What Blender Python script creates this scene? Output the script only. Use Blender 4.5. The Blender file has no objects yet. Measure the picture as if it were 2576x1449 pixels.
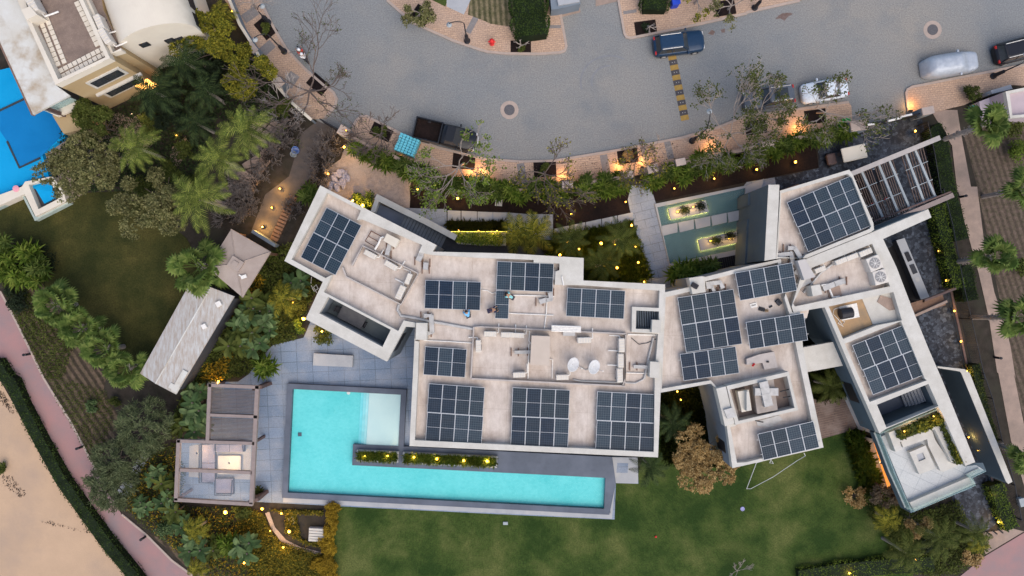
import bpy, bmesh, math, random
import numpy as np
from mathutils import Vector, Matrix
from mathutils.geometry import tessellate_polygon
R = math.radians
random.seed(7); RNG = np.random.default_rng(7)
SC = bpy.context.scene
COL = SC.collection
# ---------------------------------------------------------------- camera, sky, sun, exposure
HC = 64.0                 # height of the drone above the street
G = 0.037                 # metres on the ground per unit of the layout plan
cam = bpy.data.cameras.new('camera'); co = bpy.data.objects.new('camera', cam); COL.objects.link(co)
co.location = (0, 0, HC); co.rotation_euler = (0, 0, 0)
cam.sensor_width = 36; cam.lens = 18 / (1288 * G / HC); cam.clip_end = 1000; cam.clip_start = 0.5
SC.camera = co
SUN_EL, SUN_AZ = 55, 150
w = bpy.data.worlds.new('World'); SC.world = w; w.use_nodes = True
nt = w.node_tree; bg = nt.nodes['Background']
sky = nt.nodes.new('ShaderNodeTexSky'); sky.sky_type = 'NISHITA'; sky.sun_disc = False
sky.sun_elevation = R(SUN_EL); sky.sun_rotation = R(SUN_AZ)
sky.dust_density = 2.0; sky.ozone_density = 2.0; sky.air_density = 1.0
nt.links.new(sky.outputs[0], bg.inputs[0]); bg.inputs[1].default_value = 0.13
sl = bpy.data.lights.new('sun', 'SUN'); sl.energy = 1.5; sl.angle = R(75); sl.color = (1.0, 0.87, 0.70)
so = bpy.data.objects.new('sun', sl); COL.objects.link(so)
_d = Vector((math.sin(R(SUN_AZ)) * math.cos(R(SUN_EL)), math.cos(R(SUN_AZ)) * math.cos(R(SUN_EL)), math.sin(R(SUN_EL))))
so.rotation_euler = _d.to_track_quat('Z', 'Y').to_euler(); so.location = (0, 0, 60)
SC.view_settings.view_transform = 'Standard'; SC.view_settings.look = 'None'
SC.view_settings.exposure = 0.78; SC.view_settings.gamma = 1
# ---------------------------------------------------------------- plan coordinates
def D(q, x, y):
    if q == 'O': return (x, y)
    c, r = q[1], q[0]
    if r == 'C':
        return ({'1': 0, '2': 603.7, '3': 1207.5, '4': 1878.3}[c] + .35177 * x, 939.2 + .35177 * y)
    return ({'1': 0, '2': 603.7, '3': 1207.5, '4': 1878.3}[c] + .3333 * x, (0 if r == 'A' else 469.6) + .33325 * y)
def W(q, x, y, h=0.0):
    a, b = D(q, x, y); s = G * (1 - h / HC)
    return Vector(((a - 1288) * s, (724.5 - b) * s, h))
def PL(h, *segs):
    """polygon from ('B2',(x,y),(x,y)...,'C1',...) at height h"""
    out = []; q = 'O'
    for s in segs:
        if isinstance(s, str): q = s
        else:
            v = W(q, s[0], s[1], h); out.append((v.x, v.y))
    return out
# ---------------------------------------------------------------- mesh builder
class MB:
    def __init__(s): s.V = []; s.F = []; s.MI = []; s.n = 0
    def add(s, vs, fs, mi=0):
        o = s.n; s.V.extend(vs); s.n += len(vs)
        s.F.extend([tuple(i + o for i in f) for f in fs]); s.MI.extend([mi] * len(fs)); return s
    def box(s, c, d, rz=0, mi=0, rx=0, ry=0):
        m = Matrix.Translation(c) @ Matrix.Rotation(rz, 4, 'Z') @ Matrix.Rotation(ry, 4, 'Y') @ Matrix.Rotation(rx, 4, 'X')
        v = [tuple(m @ Vector((a * d[0] / 2, b * d[1] / 2, e * d[2] / 2))) for a in (-1, 1) for b in (-1, 1) for e in (-1, 1)]
        return s.add(v, [(0, 1, 3, 2), (4, 6, 7, 5), (0, 4, 5, 1), (2, 3, 7, 6), (0, 2, 6, 4), (1, 5, 7, 3)], mi)
    def rbox(s, c, d, rz=0, b=.06, mi=0):
        x, y, z = d[0] / 2, d[1] / 2, d[2] / 2; m = Matrix.Translation(c) @ Matrix.Rotation(rz, 4, 'Z')
        rings = []
        for zz, k in ((-z, 0), (z - b, 0), (z - b * .3, b * .3), (z, b)):
            r = []
            for sx, sy in ((1, 1), (-1, 1), (-1, -1), (1, -1)):
                px, py = sx * (x - k), sy * (y - k); q = b * .9
                pr = [(px - sx * q, py), (px, py - sy * q)] if sx * sy < 0 else [(px, py - sy * q), (px - sx * q, py)]
                r += pr
            rings.append([tuple(m @ Vector((p[0], p[1], zz))) for p in r])
        return s.loft(rings, mi=mi)
    def loft(s, rings, cap0=True, cap1=True, mi=0, closed=True):
        n = len(rings[0]); v = [p for r in rings for p in r]; f = []
        for i in range(len(rings) - 1):
            for j in range(n if closed else n - 1):
                k = (j + 1) % n
                f.append((i * n + j, i * n + k, (i + 1) * n + k, (i + 1) * n + j))
        if cap0: f.append(tuple(reversed(range(n))))
        if cap1: f.append(tuple(range((len(rings) - 1) * n, len(rings) * n)))
        return s.add(v, f, mi)
    def tube(s, pts, r, sides=6, mi=0, cap=True):
        pts = [Vector(p) for p in pts]; rs = r if isinstance(r, (list, tuple)) else [r] * len(pts)
        rings = []
        for i, p in enumerate(pts):
            t = (pts[min(i + 1, len(pts) - 1)] - pts[max(i - 1, 0)])
            if t.length < 1e-6: t = Vector((0, 0, 1))
            t.normalize(); a = t.cross(Vector((0, 0, 1)) if abs(t.z) < .9 else Vector((1, 0, 0))).normalized(); b = t.cross(a)
            rings.append([tuple(p + (a * math.cos(2 * math.pi * k / sides) + b * math.sin(2 * math.pi * k / sides)) * rs[i]) for k in range(sides)])
        return s.loft(rings, cap, cap, mi)
    def lathe(s, prof, c=(0, 0, 0), n=16, mi=0, sx=1, sy=1):
        rings = [[(c[0] + r * sx * math.cos(2 * math.pi * k / n), c[1] + r * sy * math.sin(2 * math.pi * k / n), c[2] + z) for k in range(n)] for r, z in prof]
        return s.loft(rings, True, True, mi)
    def prism(s, poly, z0, z1, mi=0):
        a = sum(poly[i][0] * poly[(i + 1) % len(poly)][1] - poly[(i + 1) % len(poly)][0] * poly[i][1] for i in range(len(poly)))
        if a < 0: poly = poly[::-1]
        return s.loft([[(x, y, z0) for x, y in poly], [(x, y, z1) for x, y in poly]], True, True, mi)
    def slab(s, outer, holes, z0, z1, mi=0, bottom=False):
        loops = [outer] + holes
        vl = [[Vector((x, y, 0)) for x, y in l] for l in loops]
        flat = [p for l in loops for p in l]
        tris = tessellate_polygon(vl)
        f = []
        for t in tris:
            a, b, c = [flat[i] for i in t]
            cr = (b[0] - a[0]) * (c[1] - a[1]) - (b[1] - a[1]) * (c[0] - a[0])
            f.append(tuple(t) if cr > 0 else tuple(reversed(t)))
        s.add([(x, y, z1) for x, y in flat], f, mi)
        if bottom: s.add([(x, y, z0) for x, y in flat], [tuple(reversed(t)) for t in f], mi)
        for l in loops:
            n = len(l)
            s.add([(x, y, z0) for x, y in l] + [(x, y, z1) for x, y in l], [(i, (i + 1) % n, n + (i + 1) % n, n + i) for i in range(n)], mi)
        return s
    def sheet(s, poly, z, mi=0): return s.add([(x, y, z) for x, y in poly], [tuple(range(len(poly)))] , mi)
    def strip(s, pts, w, z0, z1, mi=0):
        """a wall / band of width w along a polyline of (x, y)"""
        n = len(pts); L = []; Rr = []
        for i in range(n):
            a = Vector(pts[max(i - 1, 0)]).to_2d(); b = Vector(pts[min(i + 1, n - 1)]).to_2d(); t = (b - a).normalized(); nn = Vector((-t.y, t.x)) * w / 2
            p = Vector(pts[i]).to_2d(); L.append(p + nn); Rr.append(p - nn)
        rings = [[(L[i].x, L[i].y, z0), (Rr[i].x, Rr[i].y, z0), (Rr[i].x, Rr[i].y, z1), (L[i].x, L[i].y, z1)] for i in range(n)]
        return s.loft(rings, True, True, mi)
    def mesh(s, name, mats, smooth=False):
        me = bpy.data.meshes.new(name); me.from_pydata([tuple(v) for v in s.V], [], s.F)
        for m in (mats if isinstance(mats, (list, tuple)) else [mats]): me.materials.append(m)
        if len(me.materials) > 1: me.polygons.foreach_set('material_index', s.MI)
        if smooth: me.polygons.foreach_set('use_smooth', [True] * len(me.polygons))
        me.update()
        return me
    def build(s, name, mats, parent=None, smooth=False, loc=None, normals=False):
        me = s.mesh(name, mats, smooth)
        if normals:
            bm = bmesh.new(); bm.from_mesh(me); bmesh.ops.recalc_face_normals(bm, faces=bm.faces); bm.to_mesh(me); bm.free()
        o = bpy.data.objects.new(name, me); COL.objects.link(o)
        if parent: o.parent = parent
        if loc: o.location = loc
        return o
def tag(o, label=None, cat=None, group=None, kind=None):
    if label: o['label'] = label
    if cat: o['category'] = cat
    if group: o['group'] = group
    if kind: o['kind'] = kind
    return o
def thing(name, label, cat, loc=(0, 0, 0), rz=0, group=None, scale=None):
    o = bpy.data.objects.new(name, None); COL.objects.link(o); o.empty_display_size = .2
    o.location = loc; o.rotation_euler = (0, 0, rz)
    if scale: o.scale = (scale,) * 3 if not isinstance(scale, tuple) else scale
    return tag(o, label, cat, group)
def ctree(o, parent=None, **kw):
    c = o.copy(); COL.objects.link(c); c.parent = parent
    for ch in [x for x in o.children]: ctree(ch, c)
    return c
def dup(o, loc, rz=0, label=None, scale=1, group=None):
    c = ctree(o); c.location = loc; c.rotation_euler = (0, 0, rz); c.scale = (scale,) * 3 if not isinstance(scale, tuple) else scale
    if label: c['label'] = label
    if group: c['group'] = group
    return c
def struct(name, mb, m): return tag(mb.build(name, m), kind='structure', label=None)
class Proto:
    """first use places the original, later uses place copies"""
    def __init__(s, o): s.o = o; s.used = False
    def put(s, loc, rz=0, label=None, scale=1, group=None):
        if not s.used:
            s.used = True; o = s.o; o.location = loc; o.rotation_euler = (0, 0, rz); o.scale = (scale,) * 3 if not isinstance(scale, tuple) else scale
            if label: o['label'] = label
            if group: o['group'] = group
            return o
        return dup(s.o, loc, rz, label, scale, group)
# ---------------------------------------------------------------- materials
def newmat(name):
    m = bpy.data.materials.new(name); m.use_nodes = True; n = m.node_tree; n.nodes['Principled BSDF'].inputs['Specular IOR Level'].default_value = .2
    return m, n, n.nodes['Principled BSDF']
def N(n, t, **kw):
    x = n.nodes.new(t)
    for k, v in kw.items(): setattr(x, k, v)
    return x
def pos(n, space='world'):
    if space == 'world': return N(n, 'ShaderNodeNewGeometry').outputs['Position']
    return N(n, 'ShaderNodeTexCoord').outputs['Object']
def noise(n, vec, scale, detail=5, rough=.6):
    t = N(n, 'ShaderNodeTexNoise'); t.inputs['Scale'].default_value = scale; t.inputs['Detail'].default_value = detail; t.inputs['Roughness'].default_value = rough
    n.links.new(vec, t.inputs['Vector']); return t.outputs['Fac']
def ramp(n, fac, stops):
    r = N(n, 'ShaderNodeValToRGB'); e = r.color_ramp.elements
    while len(e) < len(stops): e.new(.5)
    for i, (p, c) in enumerate(stops): e[i].position = p; e[i].color = (*c, 1)
    n.links.new(fac, r.inputs[0]); return r.outputs[0]
def mixc(n, a, b, fac, mode='MIX'):
    m = N(n, 'ShaderNodeMix'); m.data_type = 'RGBA'; m.blend_type = mode
    for i, v in ((6, a), (7, b)):
        if isinstance(v, tuple): m.inputs[i].default_value = (*v, 1)
        else: n.links.new(v, m.inputs[i])
    if isinstance(fac, float): m.inputs[0].default_value = fac
    else: n.links.new(fac, m.inputs[0])
    return m.outputs[2]
def bump(n, b, h, strength=.3, dist=.02):
    u = N(n, 'ShaderNodeBump'); u.inputs['Strength'].default_value = strength; u.inputs['Distance'].default_value = dist
    n.links.new(h, u.inputs['Height']); n.links.new(u.outputs[0], b.inputs['Normal'])
def mapping(n, vec, rz=0, sc=(1, 1, 1)):
    m = N(n, 'ShaderNodeMapping'); m.inputs['Rotation'].default_value = (0, 0, rz); m.inputs['Scale'].default_value = sc
    n.links.new(vec, m.inputs['Vector']); return m.outputs[0]
def MAT(name, c1, c2=None, scale=2.0, rough=.85, c3=None, s3=.25, metal=0, bm=0, bs=20, fine=0.0, lo=.35, hi=.65, space='world'):
    m, n, b = newmat(name); b.inputs['Roughness'].default_value = rough; b.inputs['Metallic'].default_value = metal; b.inputs['Specular IOR Level'].default_value = .2
    if c2 is None: c2 = tuple(x * .85 for x in c1)
    v = pos(n, space)
    col = ramp(n, noise(n, v, scale), [(lo, c1), (hi, c2)])
    if c3: col = mixc(n, col, c3, ramp(n, noise(n, v, s3, 6), [(.48, (0, 0, 0)), (.68, (1, 1, 1))]))
    if fine: col = mixc(n, col, ramp(n, noise(n, v, 26, 2), [(.3, (1 - fine,) * 3), (.7, (1 + fine,) * 3)]), 1.0, 'MULTIPLY')
    n.links.new(col, b.inputs['Base Color'])
    if bm: bump(n, b, noise(n, v, bs, 3), bm)
    return m
def BRICK(name, c1, c2, mort, bw, bh, ms=.02, rz=0, rough=.85, blot=None, s3=.3, off=.5, c4=None, fine=.08):
    m, n, b = newmat(name); b.inputs['Roughness'].default_value = rough
    v0 = pos(n); v = mapping(n, v0, rz)
    t = N(n, 'ShaderNodeTexBrick'); n.links.new(v, t.inputs['Vector']); t.offset = off
    t.inputs['Scale'].default_value = 1; t.inputs['Brick Width'].default_value = bw; t.inputs['Row Height'].default_value = bh
    t.inputs['Mortar Size'].default_value = ms; t.inputs['Mortar Smooth'].default_value = .2
    t.inputs['Color1'].default_value = (*c1, 1); t.inputs['Color2'].default_value = (*c2, 1); t.inputs['Mortar'].default_value = (*mort, 1)
    col = t.outputs[0]
    if blot: col = mixc(n, col, blot, ramp(n, noise(n, v0, s3, 6), [(.42, (0, 0, 0)), (.7, (.75,) * 3)]))
    if c4: col = mixc(n, col, c4, ramp(n, noise(n, v0, s3 * 3.1, 5), [(.5, (0, 0, 0)), (.72, (.7,) * 3)]))
    col = mixc(n, col, ramp(n, noise(n, v0, 9, 4), [(.3, (1 - fine * 1.6,) * 3), (.7, (1 + fine,) * 3)]), 1.0, 'MULTIPLY')
    n.links.new(col, b.inputs['Base Color']); return m
def BRICKP(name, c1, c2, s, c3, s3, fine):
    m = MAT(name, c1, c2, s, c3=c3, s3=s3, fine=fine, hi=.7, lo=.3); n = m.node_tree; b = n.nodes['Principled BSDF']; l = b.inputs['Base Color'].links[0].from_socket; v = pos(n)
    t = N(n, 'ShaderNodeTexVoronoi'); t.feature = 'SMOOTH_F1'; t.inputs['Scale'].default_value = 3.2; n.links.new(mapping(n, v, .6, (1, 1.5, 1)), t.inputs['Vector'])
    n.links.new(mixc(n, l, ramp(n, t.outputs['Distance'], [(.1, (.93, .97, .97)), (.55, (1.1, 1.03, 1.03))]), 1.0, 'MULTIPLY'), b.inputs['Base Color']); return m
def COBBLE(name, c1, c2, scale, joint, rough=.7):
    m, n, b = newmat(name); b.inputs['Roughness'].default_value = rough
    v = pos(n); vo = N(n, 'ShaderNodeTexVoronoi'); vo.inputs['Scale'].default_value = scale; n.links.new(v, vo.inputs['Vector'])
    sep = N(n, 'ShaderNodeSeparateColor'); n.links.new(vo.outputs['Color'], sep.inputs[0])
    col = ramp(n, sep.outputs[0], [(0.1, c1), (.75, c2), (1.0, tuple(x * 1.6 for x in c2))])
    v2 = N(n, 'ShaderNodeTexVoronoi'); v2.feature = 'DISTANCE_TO_EDGE'; v2.inputs['Scale'].default_value = scale; n.links.new(v, v2.inputs['Vector'])
    col = mixc(n, col, joint, ramp(n, v2.outputs[0], [(.0, (.8,) * 3), (.07, (0, 0, 0))]))
    col = mixc(n, col, ramp(n, noise(n, v, .6, 5), [(.35, (.75,) * 3), (.65, (1.3,) * 3)]), 1.0, 'MULTIPLY')
    n.links.new(col, b.inputs['Base Color']); return m
def LEAF(name, a, b_, c, rough=.6, s=.8):
    m, n, b = newmat(name); b.inputs['Roughness'].default_value = .75; b.inputs['Specular IOR Level'].default_value = .12; a, b_, c = [tuple(x * .55 for x in q) for q in (a, b_, c)]
    g = N(n, 'ShaderNodeNewGeometry'); col = ramp(n, g.outputs['Random Per Island'], [(0, a), (.5, b_), (1, c)])
    col = mixc(n, col, ramp(n, noise(n, g.outputs['Position'], s, 3), [(.3, (.62,) * 3), (.7, (1.35,) * 3)]), 1.0, 'MULTIPLY')
    n.links.new(col, b.inputs['Base Color'])
    # thin leaves let some light through
    tr = N(n, 'ShaderNodeBsdfTranslucent'); n.links.new(col, tr.inputs[0]); mx = N(n, 'ShaderNodeMixShader'); mx.inputs[0].default_value = .22
    out = n.nodes['Material Output']; n.links.new(b.outputs[0], mx.inputs[1]); n.links.new(tr.outputs[0], mx.inputs[2]); n.links.new(mx.outputs[0], out.inputs[0])
    return m
def EMIT(name, c, s):
    m, n, b = newmat(name); b.inputs['Base Color'].default_value = (*c, 1); b.inputs['Emission Color'].default_value = (*c, 1); b.inputs['Emission Strength'].default_value = s; return m
def PLAIN(name, c, rough=.5, metal=0, coat=0):
    m, n, b = newmat(name); b.inputs['Base Color'].default_value = (*c, 1); b.inputs['Roughness'].default_value = rough; b.inputs['Metallic'].default_value = metal; b.inputs['Specular IOR Level'].default_value = .3 if rough < .35 else .2
    b.inputs['Coat Weight'].default_value = coat; b.inputs['Coat Roughness'].default_value = .08
    v = pos(n, 'o'); col = mixc(n, c, ramp(n, noise(n, v, 6, 4), [(.3, (.86,) * 3), (.7, (1.1,) * 3)]), 1.0, 'MULTIPLY'); 
    mm = n.nodes[-1]; n.links.new(col, b.inputs['Base Color']); return m
def GLASS(name, tint, fac=.35, rough=.03, tr_c=None):
    m, n, b = newmat(name); b.inputs['Base Color'].default_value = (*tint, 1); b.inputs['Roughness'].default_value = rough
    tr = N(n, 'ShaderNodeBsdfTransparent'); tr.inputs[0].default_value = (*(tr_c or [min(1, .75 + .25 * t) for t in tint]), 1)
    mx = N(n, 'ShaderNodeMixShader'); mx.inputs[0].default_value = fac; out = n.nodes['Material Output']
    n.links.new(tr.outputs[0], mx.inputs[1]); n.links.new(b.outputs[0], mx.inputs[2]); n.links.new(mx.outputs[0], out.inputs[0]); return m
def ROOFM(name, c1, c2, s, **k):
    m = MAT(name, c1, c2, s, **k); n = m.node_tree; b = n.nodes['Principled BSDF']; l = b.inputs['Base Color'].links[0].from_socket; v = pos(n)
    col = mixc(n, l, ramp(n, noise(n, mapping(n, v, R(-3), (1, .35, 1)), 2.6, 8, .75), [(.35, (.86, .84, .82)), (.62, (1.06, 1.06, 1.06))]), 1.0, 'MULTIPLY')
    vo = N(n, 'ShaderNodeTexBrick'); vo.offset = 0; n.links.new(mapping(n, v, R(2.5)), vo.inputs['Vector']); vo.inputs['Scale'].default_value = 1; vo.inputs['Brick Width'].default_value = 3.4; vo.inputs['Row Height'].default_value = 3.4; vo.inputs['Mortar Size'].default_value = .02
    vo.inputs['Color1'].default_value = vo.inputs['Color2'].default_value = (1, 1, 1, 1); vo.inputs['Mortar'].default_value = (.86, .84, .82, 1)
    col = mixc(n, col, vo.outputs[0], 1.0, 'MULTIPLY'); n.links.new(col, b.inputs['Base Color']); return m
m_road = BRICK('road_pavers', (.20, .207, .209), (.22, .225, .222), (.18, .186, .187), .22, .11, .012, R(20), blot=(.285, .255, .215), s3=.06, c4=(.145, .163, .178), fine=.2)
m_tan = BRICK('tan_brick_paving', (.50, .34, .235), (.42, .285, .20), (.30, .21, .155), .4, .2, .02, R(-6), blot=(.40, .29, .225), s3=.35, fine=.22)
m_tan2 = MAT('tan_path_paving', (.34, .25, .20), (.28, .21, .17), 1.5, fine=.12, c3=(.22, .17, .14), s3=.4)
m_kerb = MAT('kerb_stone', (.40, .31, .26), (.33, .27, .23), 3)
m_soil = MAT('garden_soil', (.022, .018, .013), (.042, .033, .026), 1.4, c3=(.035, .032, .022), s3=.5, fine=.2, bm=.5, bs=8)
m_mulch = MAT('dark_mulch', (.007, .0035, .003), (.016, .008, .0065), 6, c3=(.004, .002, .002), s3=.9, fine=.3, bm=.6, bs=14)
m_gravel = MAT('gravel', (.34, .275, .24), (.24, .195, .175), 3, fine=.35, c3=(.38, .31, .265), s3=.3, bm=.6, bs=24)
m_sand = MAT('sand', (.48, .33, .215), (.42, .29, .19), .35, c3=(.37, .265, .19), s3=.16, fine=.13, lo=.3, hi=.7)
m_yellowsand = MAT('roof_sand', (.42, .27, .14), (.34, .22, .12), 1.5, c3=(.26, .19, .12), s3=.8, fine=.1)
m_pink = MAT('pink_path', (.33, .185, .175), (.27, .18, .175), .5, c3=(.235, .18, .185), s3=.28, fine=.10)
m_field = None
m_cob = COBBLE('dark_cobbles', (.018, .022, .031), (.05, .06, .078), 3.8, (.012, .012, .016))
m_deck = BRICK('blue_grey_deck_tiles', (.185, .24, .325), (.15, .20, .275), (.10, .135, .18), 1.45, 1.0, .03, R(-2.5), rough=.6, blot=(.29, .31, .35), s3=.5, off=0, fine=.12)
m_walk = BRICK('grey_walk_slabs', (.27, .30, .35), (.225, .255, .305), (.15, .165, .19), 1.5, .8, .03, R(-14), rough=.65, blot=(.33, .345, .375), s3=.7, fine=.12)
m_slab = MAT('concrete_slab', (.36, .365, .375), (.30, .31, .325), 1.2, c3=(.42, .41, .40), s3=.6, fine=.08)
m_slate = MAT('slate_coping', (.095, .112, .145), (.08, .094, .122), 1.0, c3=(.115, .132, .17), s3=.35, fine=.05, rough=.55)
m_white = MAT('parapet_paint', (.51, .483, .43), (.455, .43, .38), 1.1, c3=(.545, .52, .47), s3=.7, fine=.09)
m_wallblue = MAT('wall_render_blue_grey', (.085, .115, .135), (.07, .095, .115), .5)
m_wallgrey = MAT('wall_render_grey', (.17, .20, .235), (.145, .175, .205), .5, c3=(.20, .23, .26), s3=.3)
m_roof = ROOFM('roof_screed', (.49, .42, .365), (.56, .495, .44), .55, c3=(.42, .35, .30), s3=.5, fine=.09, lo=.38, hi=.62)
m_pinktile = MAT('pink_roof_tiles', (.33, .27, .235), (.29, .235, .205), .8, c3=(.37, .31, .275), s3=.3, fine=.1)
m_metal = MAT('galvanised_duct', (.44, .43, .415), (.35, .34, .325), 2.5, .5, metal=.15)
m_acw = MAT('ac_white', (.60, .56, .505), (.52, .48, .43), 3, rough=.5)
m_pvc = PLAIN('white_pipe', (.70, .67, .62), .4)
m_rust = MAT('rusty_steel', (.22, .13, .09), (.15, .10, .08), 8)
m_black = PLAIN('unlit_black', (.010, .010, .012), .6)  # flat black that stands in for unlit depth
m_blackm = PLAIN('black_metal', (.025, .025, .03), .45, .3)
m_brownm = MAT('taupe_metal', (.30, .235, .215), (.26, .205, .19), 3, rough=.55)
m_brown = MAT('brown_side', (.13, .085, .075), (.10, .065, .06), 3, rough=.55)
m_wood = MAT('wood', (.22, .13, .085), (.16, .095, .065), 5)
m_cush = MAT('mauve_cushion', (.27, .245, .29), (.23, .21, .25), 3, .9)
m_dark = MAT('charcoal', (.05, .052, .06), (.04, .042, .05), 4)
m_bark = MAT('bark', (.085, .065, .058), (.14, .11, .095), 9, fine=.2)
m_barkp = MAT('pale_bark', (.32, .275, .24), (.24, .20, .175), 7)
m_tile_blue = BRICKP('pool_tile_turquoise', (.13, .60, .60), (.155, .64, .64), .6, c3=(.10, .56, .565), s3=.25, fine=.05)
m_tile_white = MAT('pool_shelf_tile', (.55, .70, .68), (.51, .67, .66), .8)
m_tile_deep = MAT('deep_blue_pool_tile', (.002, .17, .44), (.004, .19, .48), .5, fine=.05)
m_tile_mid = MAT('mid_blue_pool_tile', (.0, .29, .60), (.005, .32, .64), .5, fine=.05)
m_water = GLASS('pool_water', (.01, .06, .07), .07, .02, (.97, 1, 1))
m_glass = GLASS('green_glass', (.55, .72, .68), .3)
m_win = PLAIN('window_glass', (.03, .035, .04), .08, 0, .5)
m_sat = PLAIN('dish_white', (.52, .52, .52), .5)
m_red = PLAIN('red_paint', (.6, .03, .03), .4)
m_cream = MAT('cream_plaster', (.40, .29, .155), (.36, .26, .14), .8, c3=(.43, .33, .19), s3=.4)
m_creamw = MAT('cream_white_plaster', (.64, .58, .48), (.60, .54, .45), .6, c3=(.55, .49, .40), s3=.35)
m_warm = EMIT('warm_bulb', (1.0, .50, .07), 2.6)
m_warm2 = EMIT('amber_strip', (1.0, .45, .10), 2.2)
# ---------------------------------------------------------------- lawn and planted-field materials
def lawn_mat(name, a, b_, c, s=.35):
    m, n, b = newmat(name); b.inputs['Roughness'].default_value = .95; v = pos(n)
    col = ramp(n, noise(n, v, s, 6, .65), [(.38, a), (.5, b_), (.64, c)])
    col = mixc(n, col, ramp(n, noise(n, v, 7, 6, .8), [(.3, (.45,) * 3), (.7, (1.6,) * 3)]), 1.0, 'MULTIPLY')
    n.links.new(col, b.inputs['Base Color']); bump(n, b, noise(n, v, 30, 2), .8, .05); return m
def rows_mat(name, c1, c2, rz, per):
    m, n, b = newmat(name); b.inputs['Roughness'].default_value = .95; v0 = pos(n)
    wv = N(n, 'ShaderNodeTexWave'); wv.inputs['Scale'].default_value = 1 / per / 3.1416 * 1.0; wv.inputs['Distortion'].default_value = 1.2; wv.inputs['Detail'].default_value = 3
    wv.inputs['Detail Scale'].default_value = 1.5
    n.links.new(mapping(n, v0, rz), wv.inputs['Vector'])
    col = ramp(n, wv.outputs['Fac'], [(.2, c1), (.8, c2)])
    col = mixc(n, col, ramp(n, noise(n, v0, 3, 6, .75), [(.35, (.5, .6, .4)), (.65, (1.25, 1.2, 1.15))]), 1.0, 'MULTIPLY')
    n.links.new(col, b.inputs['Base Color']); return m
m_lawn = lawn_mat('lawn_grass', (.018, .040, .006), (.040, .065, .012), (.088, .102, .028), .22)
m_lawn2 = lawn_mat('dry_lawn', (.024, .028, .006), (.038, .039, .009), (.062, .055, .014), .3)
m_rows1 = rows_mat('ploughed_bed', (.11, .078, .06), (.045, .033, .026), R(-34), .62)
m_rows2 = rows_mat('dry_rows', (.18, .145, .095), (.085, .075, .045), R(-4), .5)
# ---------------------------------------------------------------- ground sheets
def ground(name, poly, z, m, base=None):
    mb = MB()
    if base is None: mb.sheet(poly, z)
    else: mb.prism(poly, base, z)
    o = mb.build(name, m); o['kind'] = 'structure'
    if base is None and o.data.polygons[0].normal.z < 0: o.data.flip_normals()
    return o
ground('ground', [(-140, -110), (140, -110), (140, 110), (-140, 110)], -.03, m_soil)
road_pl = PL(0, 'O', (590, -300), (560, 0), 'A2', (150, 0), (250, 200), (350, 370), (480, 510), (640, 650), (715, 700), (730, 760), (700, 830), (640, 890), (560, 900), (830, 1020), (1300, 1180), (1700, 1280), 'A3', (0, 1300), (560, 1300), (1100, 1250), (1600, 1150), 'A4', (0, 1000), (700, 900), (800, 950), (1340, 860), (1500, 700), (2093, 560), 'O', (2900, 60), (2900, -300))
ground('road', road_pl, 0.0, m_road)
# pavements (raised prisms with a kerb on the road side)
left_pv = PL(.12, 'O', (500, -200), 'A2', (0, -200), (150, 0), (250, 200), (350, 370), (480, 510), (640, 650), (705, 695), (730, 745), (720, 790), (695, 830), (640, 890), (540, 900), (380, 760), (250, 600), (100, 330), (0, 170), 'O', (565, 0))
ground('pavement', left_pv, .12, m_tan, -.1)
kerb_l = PL(.13, 'A2', (150, 0), (250, 200), (350, 370), (480, 510), (640, 650), (705, 695), (730, 745), (720, 790), (695, 830), (640, 890))
south_pv = PL(.12, 'A2', (815, 1015), (850, 960), (880, 905), (910, 880), (955, 875), (1040, 920), (1240, 1020), (1500, 1115), (1830, 1197), 'A3', (80, 1203), (300, 1220), (560, 1213), (1000, 1140), (1520, 1040), (1800, 960), 'A4', (0, 870), (200, 850), (560, 800), (770, 770), (790, 800), (800, 945), (600, 1000), (400, 1030), (90, 1100), 'A3', (1700, 1190), (1530, 1225), (1340, 1285), (1150, 1330), (900, 1360), (620, 1420), (300, 1430), (0, 1400), 'A2', (1700, 1395), (1400, 1310), (1160, 1175))
ground('pavement', south_pv, .12, m_tan, -.1)
kerb_s = PL(.13, 'A2', (850, 960), (880, 905), (910, 880), (955, 875), (1040, 920), (1240, 1020), (1500, 1115), (1830, 1197), 'A3', (80, 1203), (300, 1220), (560, 1213), (1000, 1140), (1520, 1040), (1800, 960), 'A4', (0, 870), (200, 850), (560, 800), (770, 770))
isl1 = PL(.12, 'A2', (1060, -150), (1110, 0), (1200, 80), (1300, 165), (1400, 212), (1600, 302), (1800, 370), 'A3', (60, 390), (200, 403), (450, 405), (600, 395), (640, 380), (652, 350), (600, 60), (590, -200), 'O', (1300, -150))
ground('pavement', isl1, .12, m_tan, -.1)
kerb_i = PL(.13, 'A2', (1110, 0), (1200, 80), (1300, 165), (1400, 212), (1600, 302), (1800, 370), 'A3', (60, 390), (200, 403), (450, 405), (600, 395), (640, 380), (652, 350), (625, 200), (600, 60))
isl2 = PL(.12, 'A3', (1040, -200), (1045, 0), (1090, 250), (1105, 278), (1135, 286), (1500, 215), (2013, 100), 'A4', (0, 92), (400, 2), (900, -150))
ground('pavement', isl2, .12, m_tan, -.1)
kerb_i2 = PL(.13, 'A3', (1045, 0), (1090, 250), (1105, 278), (1135, 286), (1500, 215), (2013, 100), 'A4', (0, 92), (400, 2))
east_pv = PL(.12, 'A4', (1330, 852), (1225, 850), (1205, 700), (1215, 675), (1250, 655), (2093, 490), (2400, 430), (2400, 560), (2093, 645), (1990, 640), (1850, 690), (1650, 790), (1400, 850))
ground('pavement', east_pv, .12, m_tan, -.1)
kerb_e = PL(.13, 'A4', (1225, 850), (1205, 700), (1215, 675), (1250, 655), (2093, 490), (2400, 430))
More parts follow.
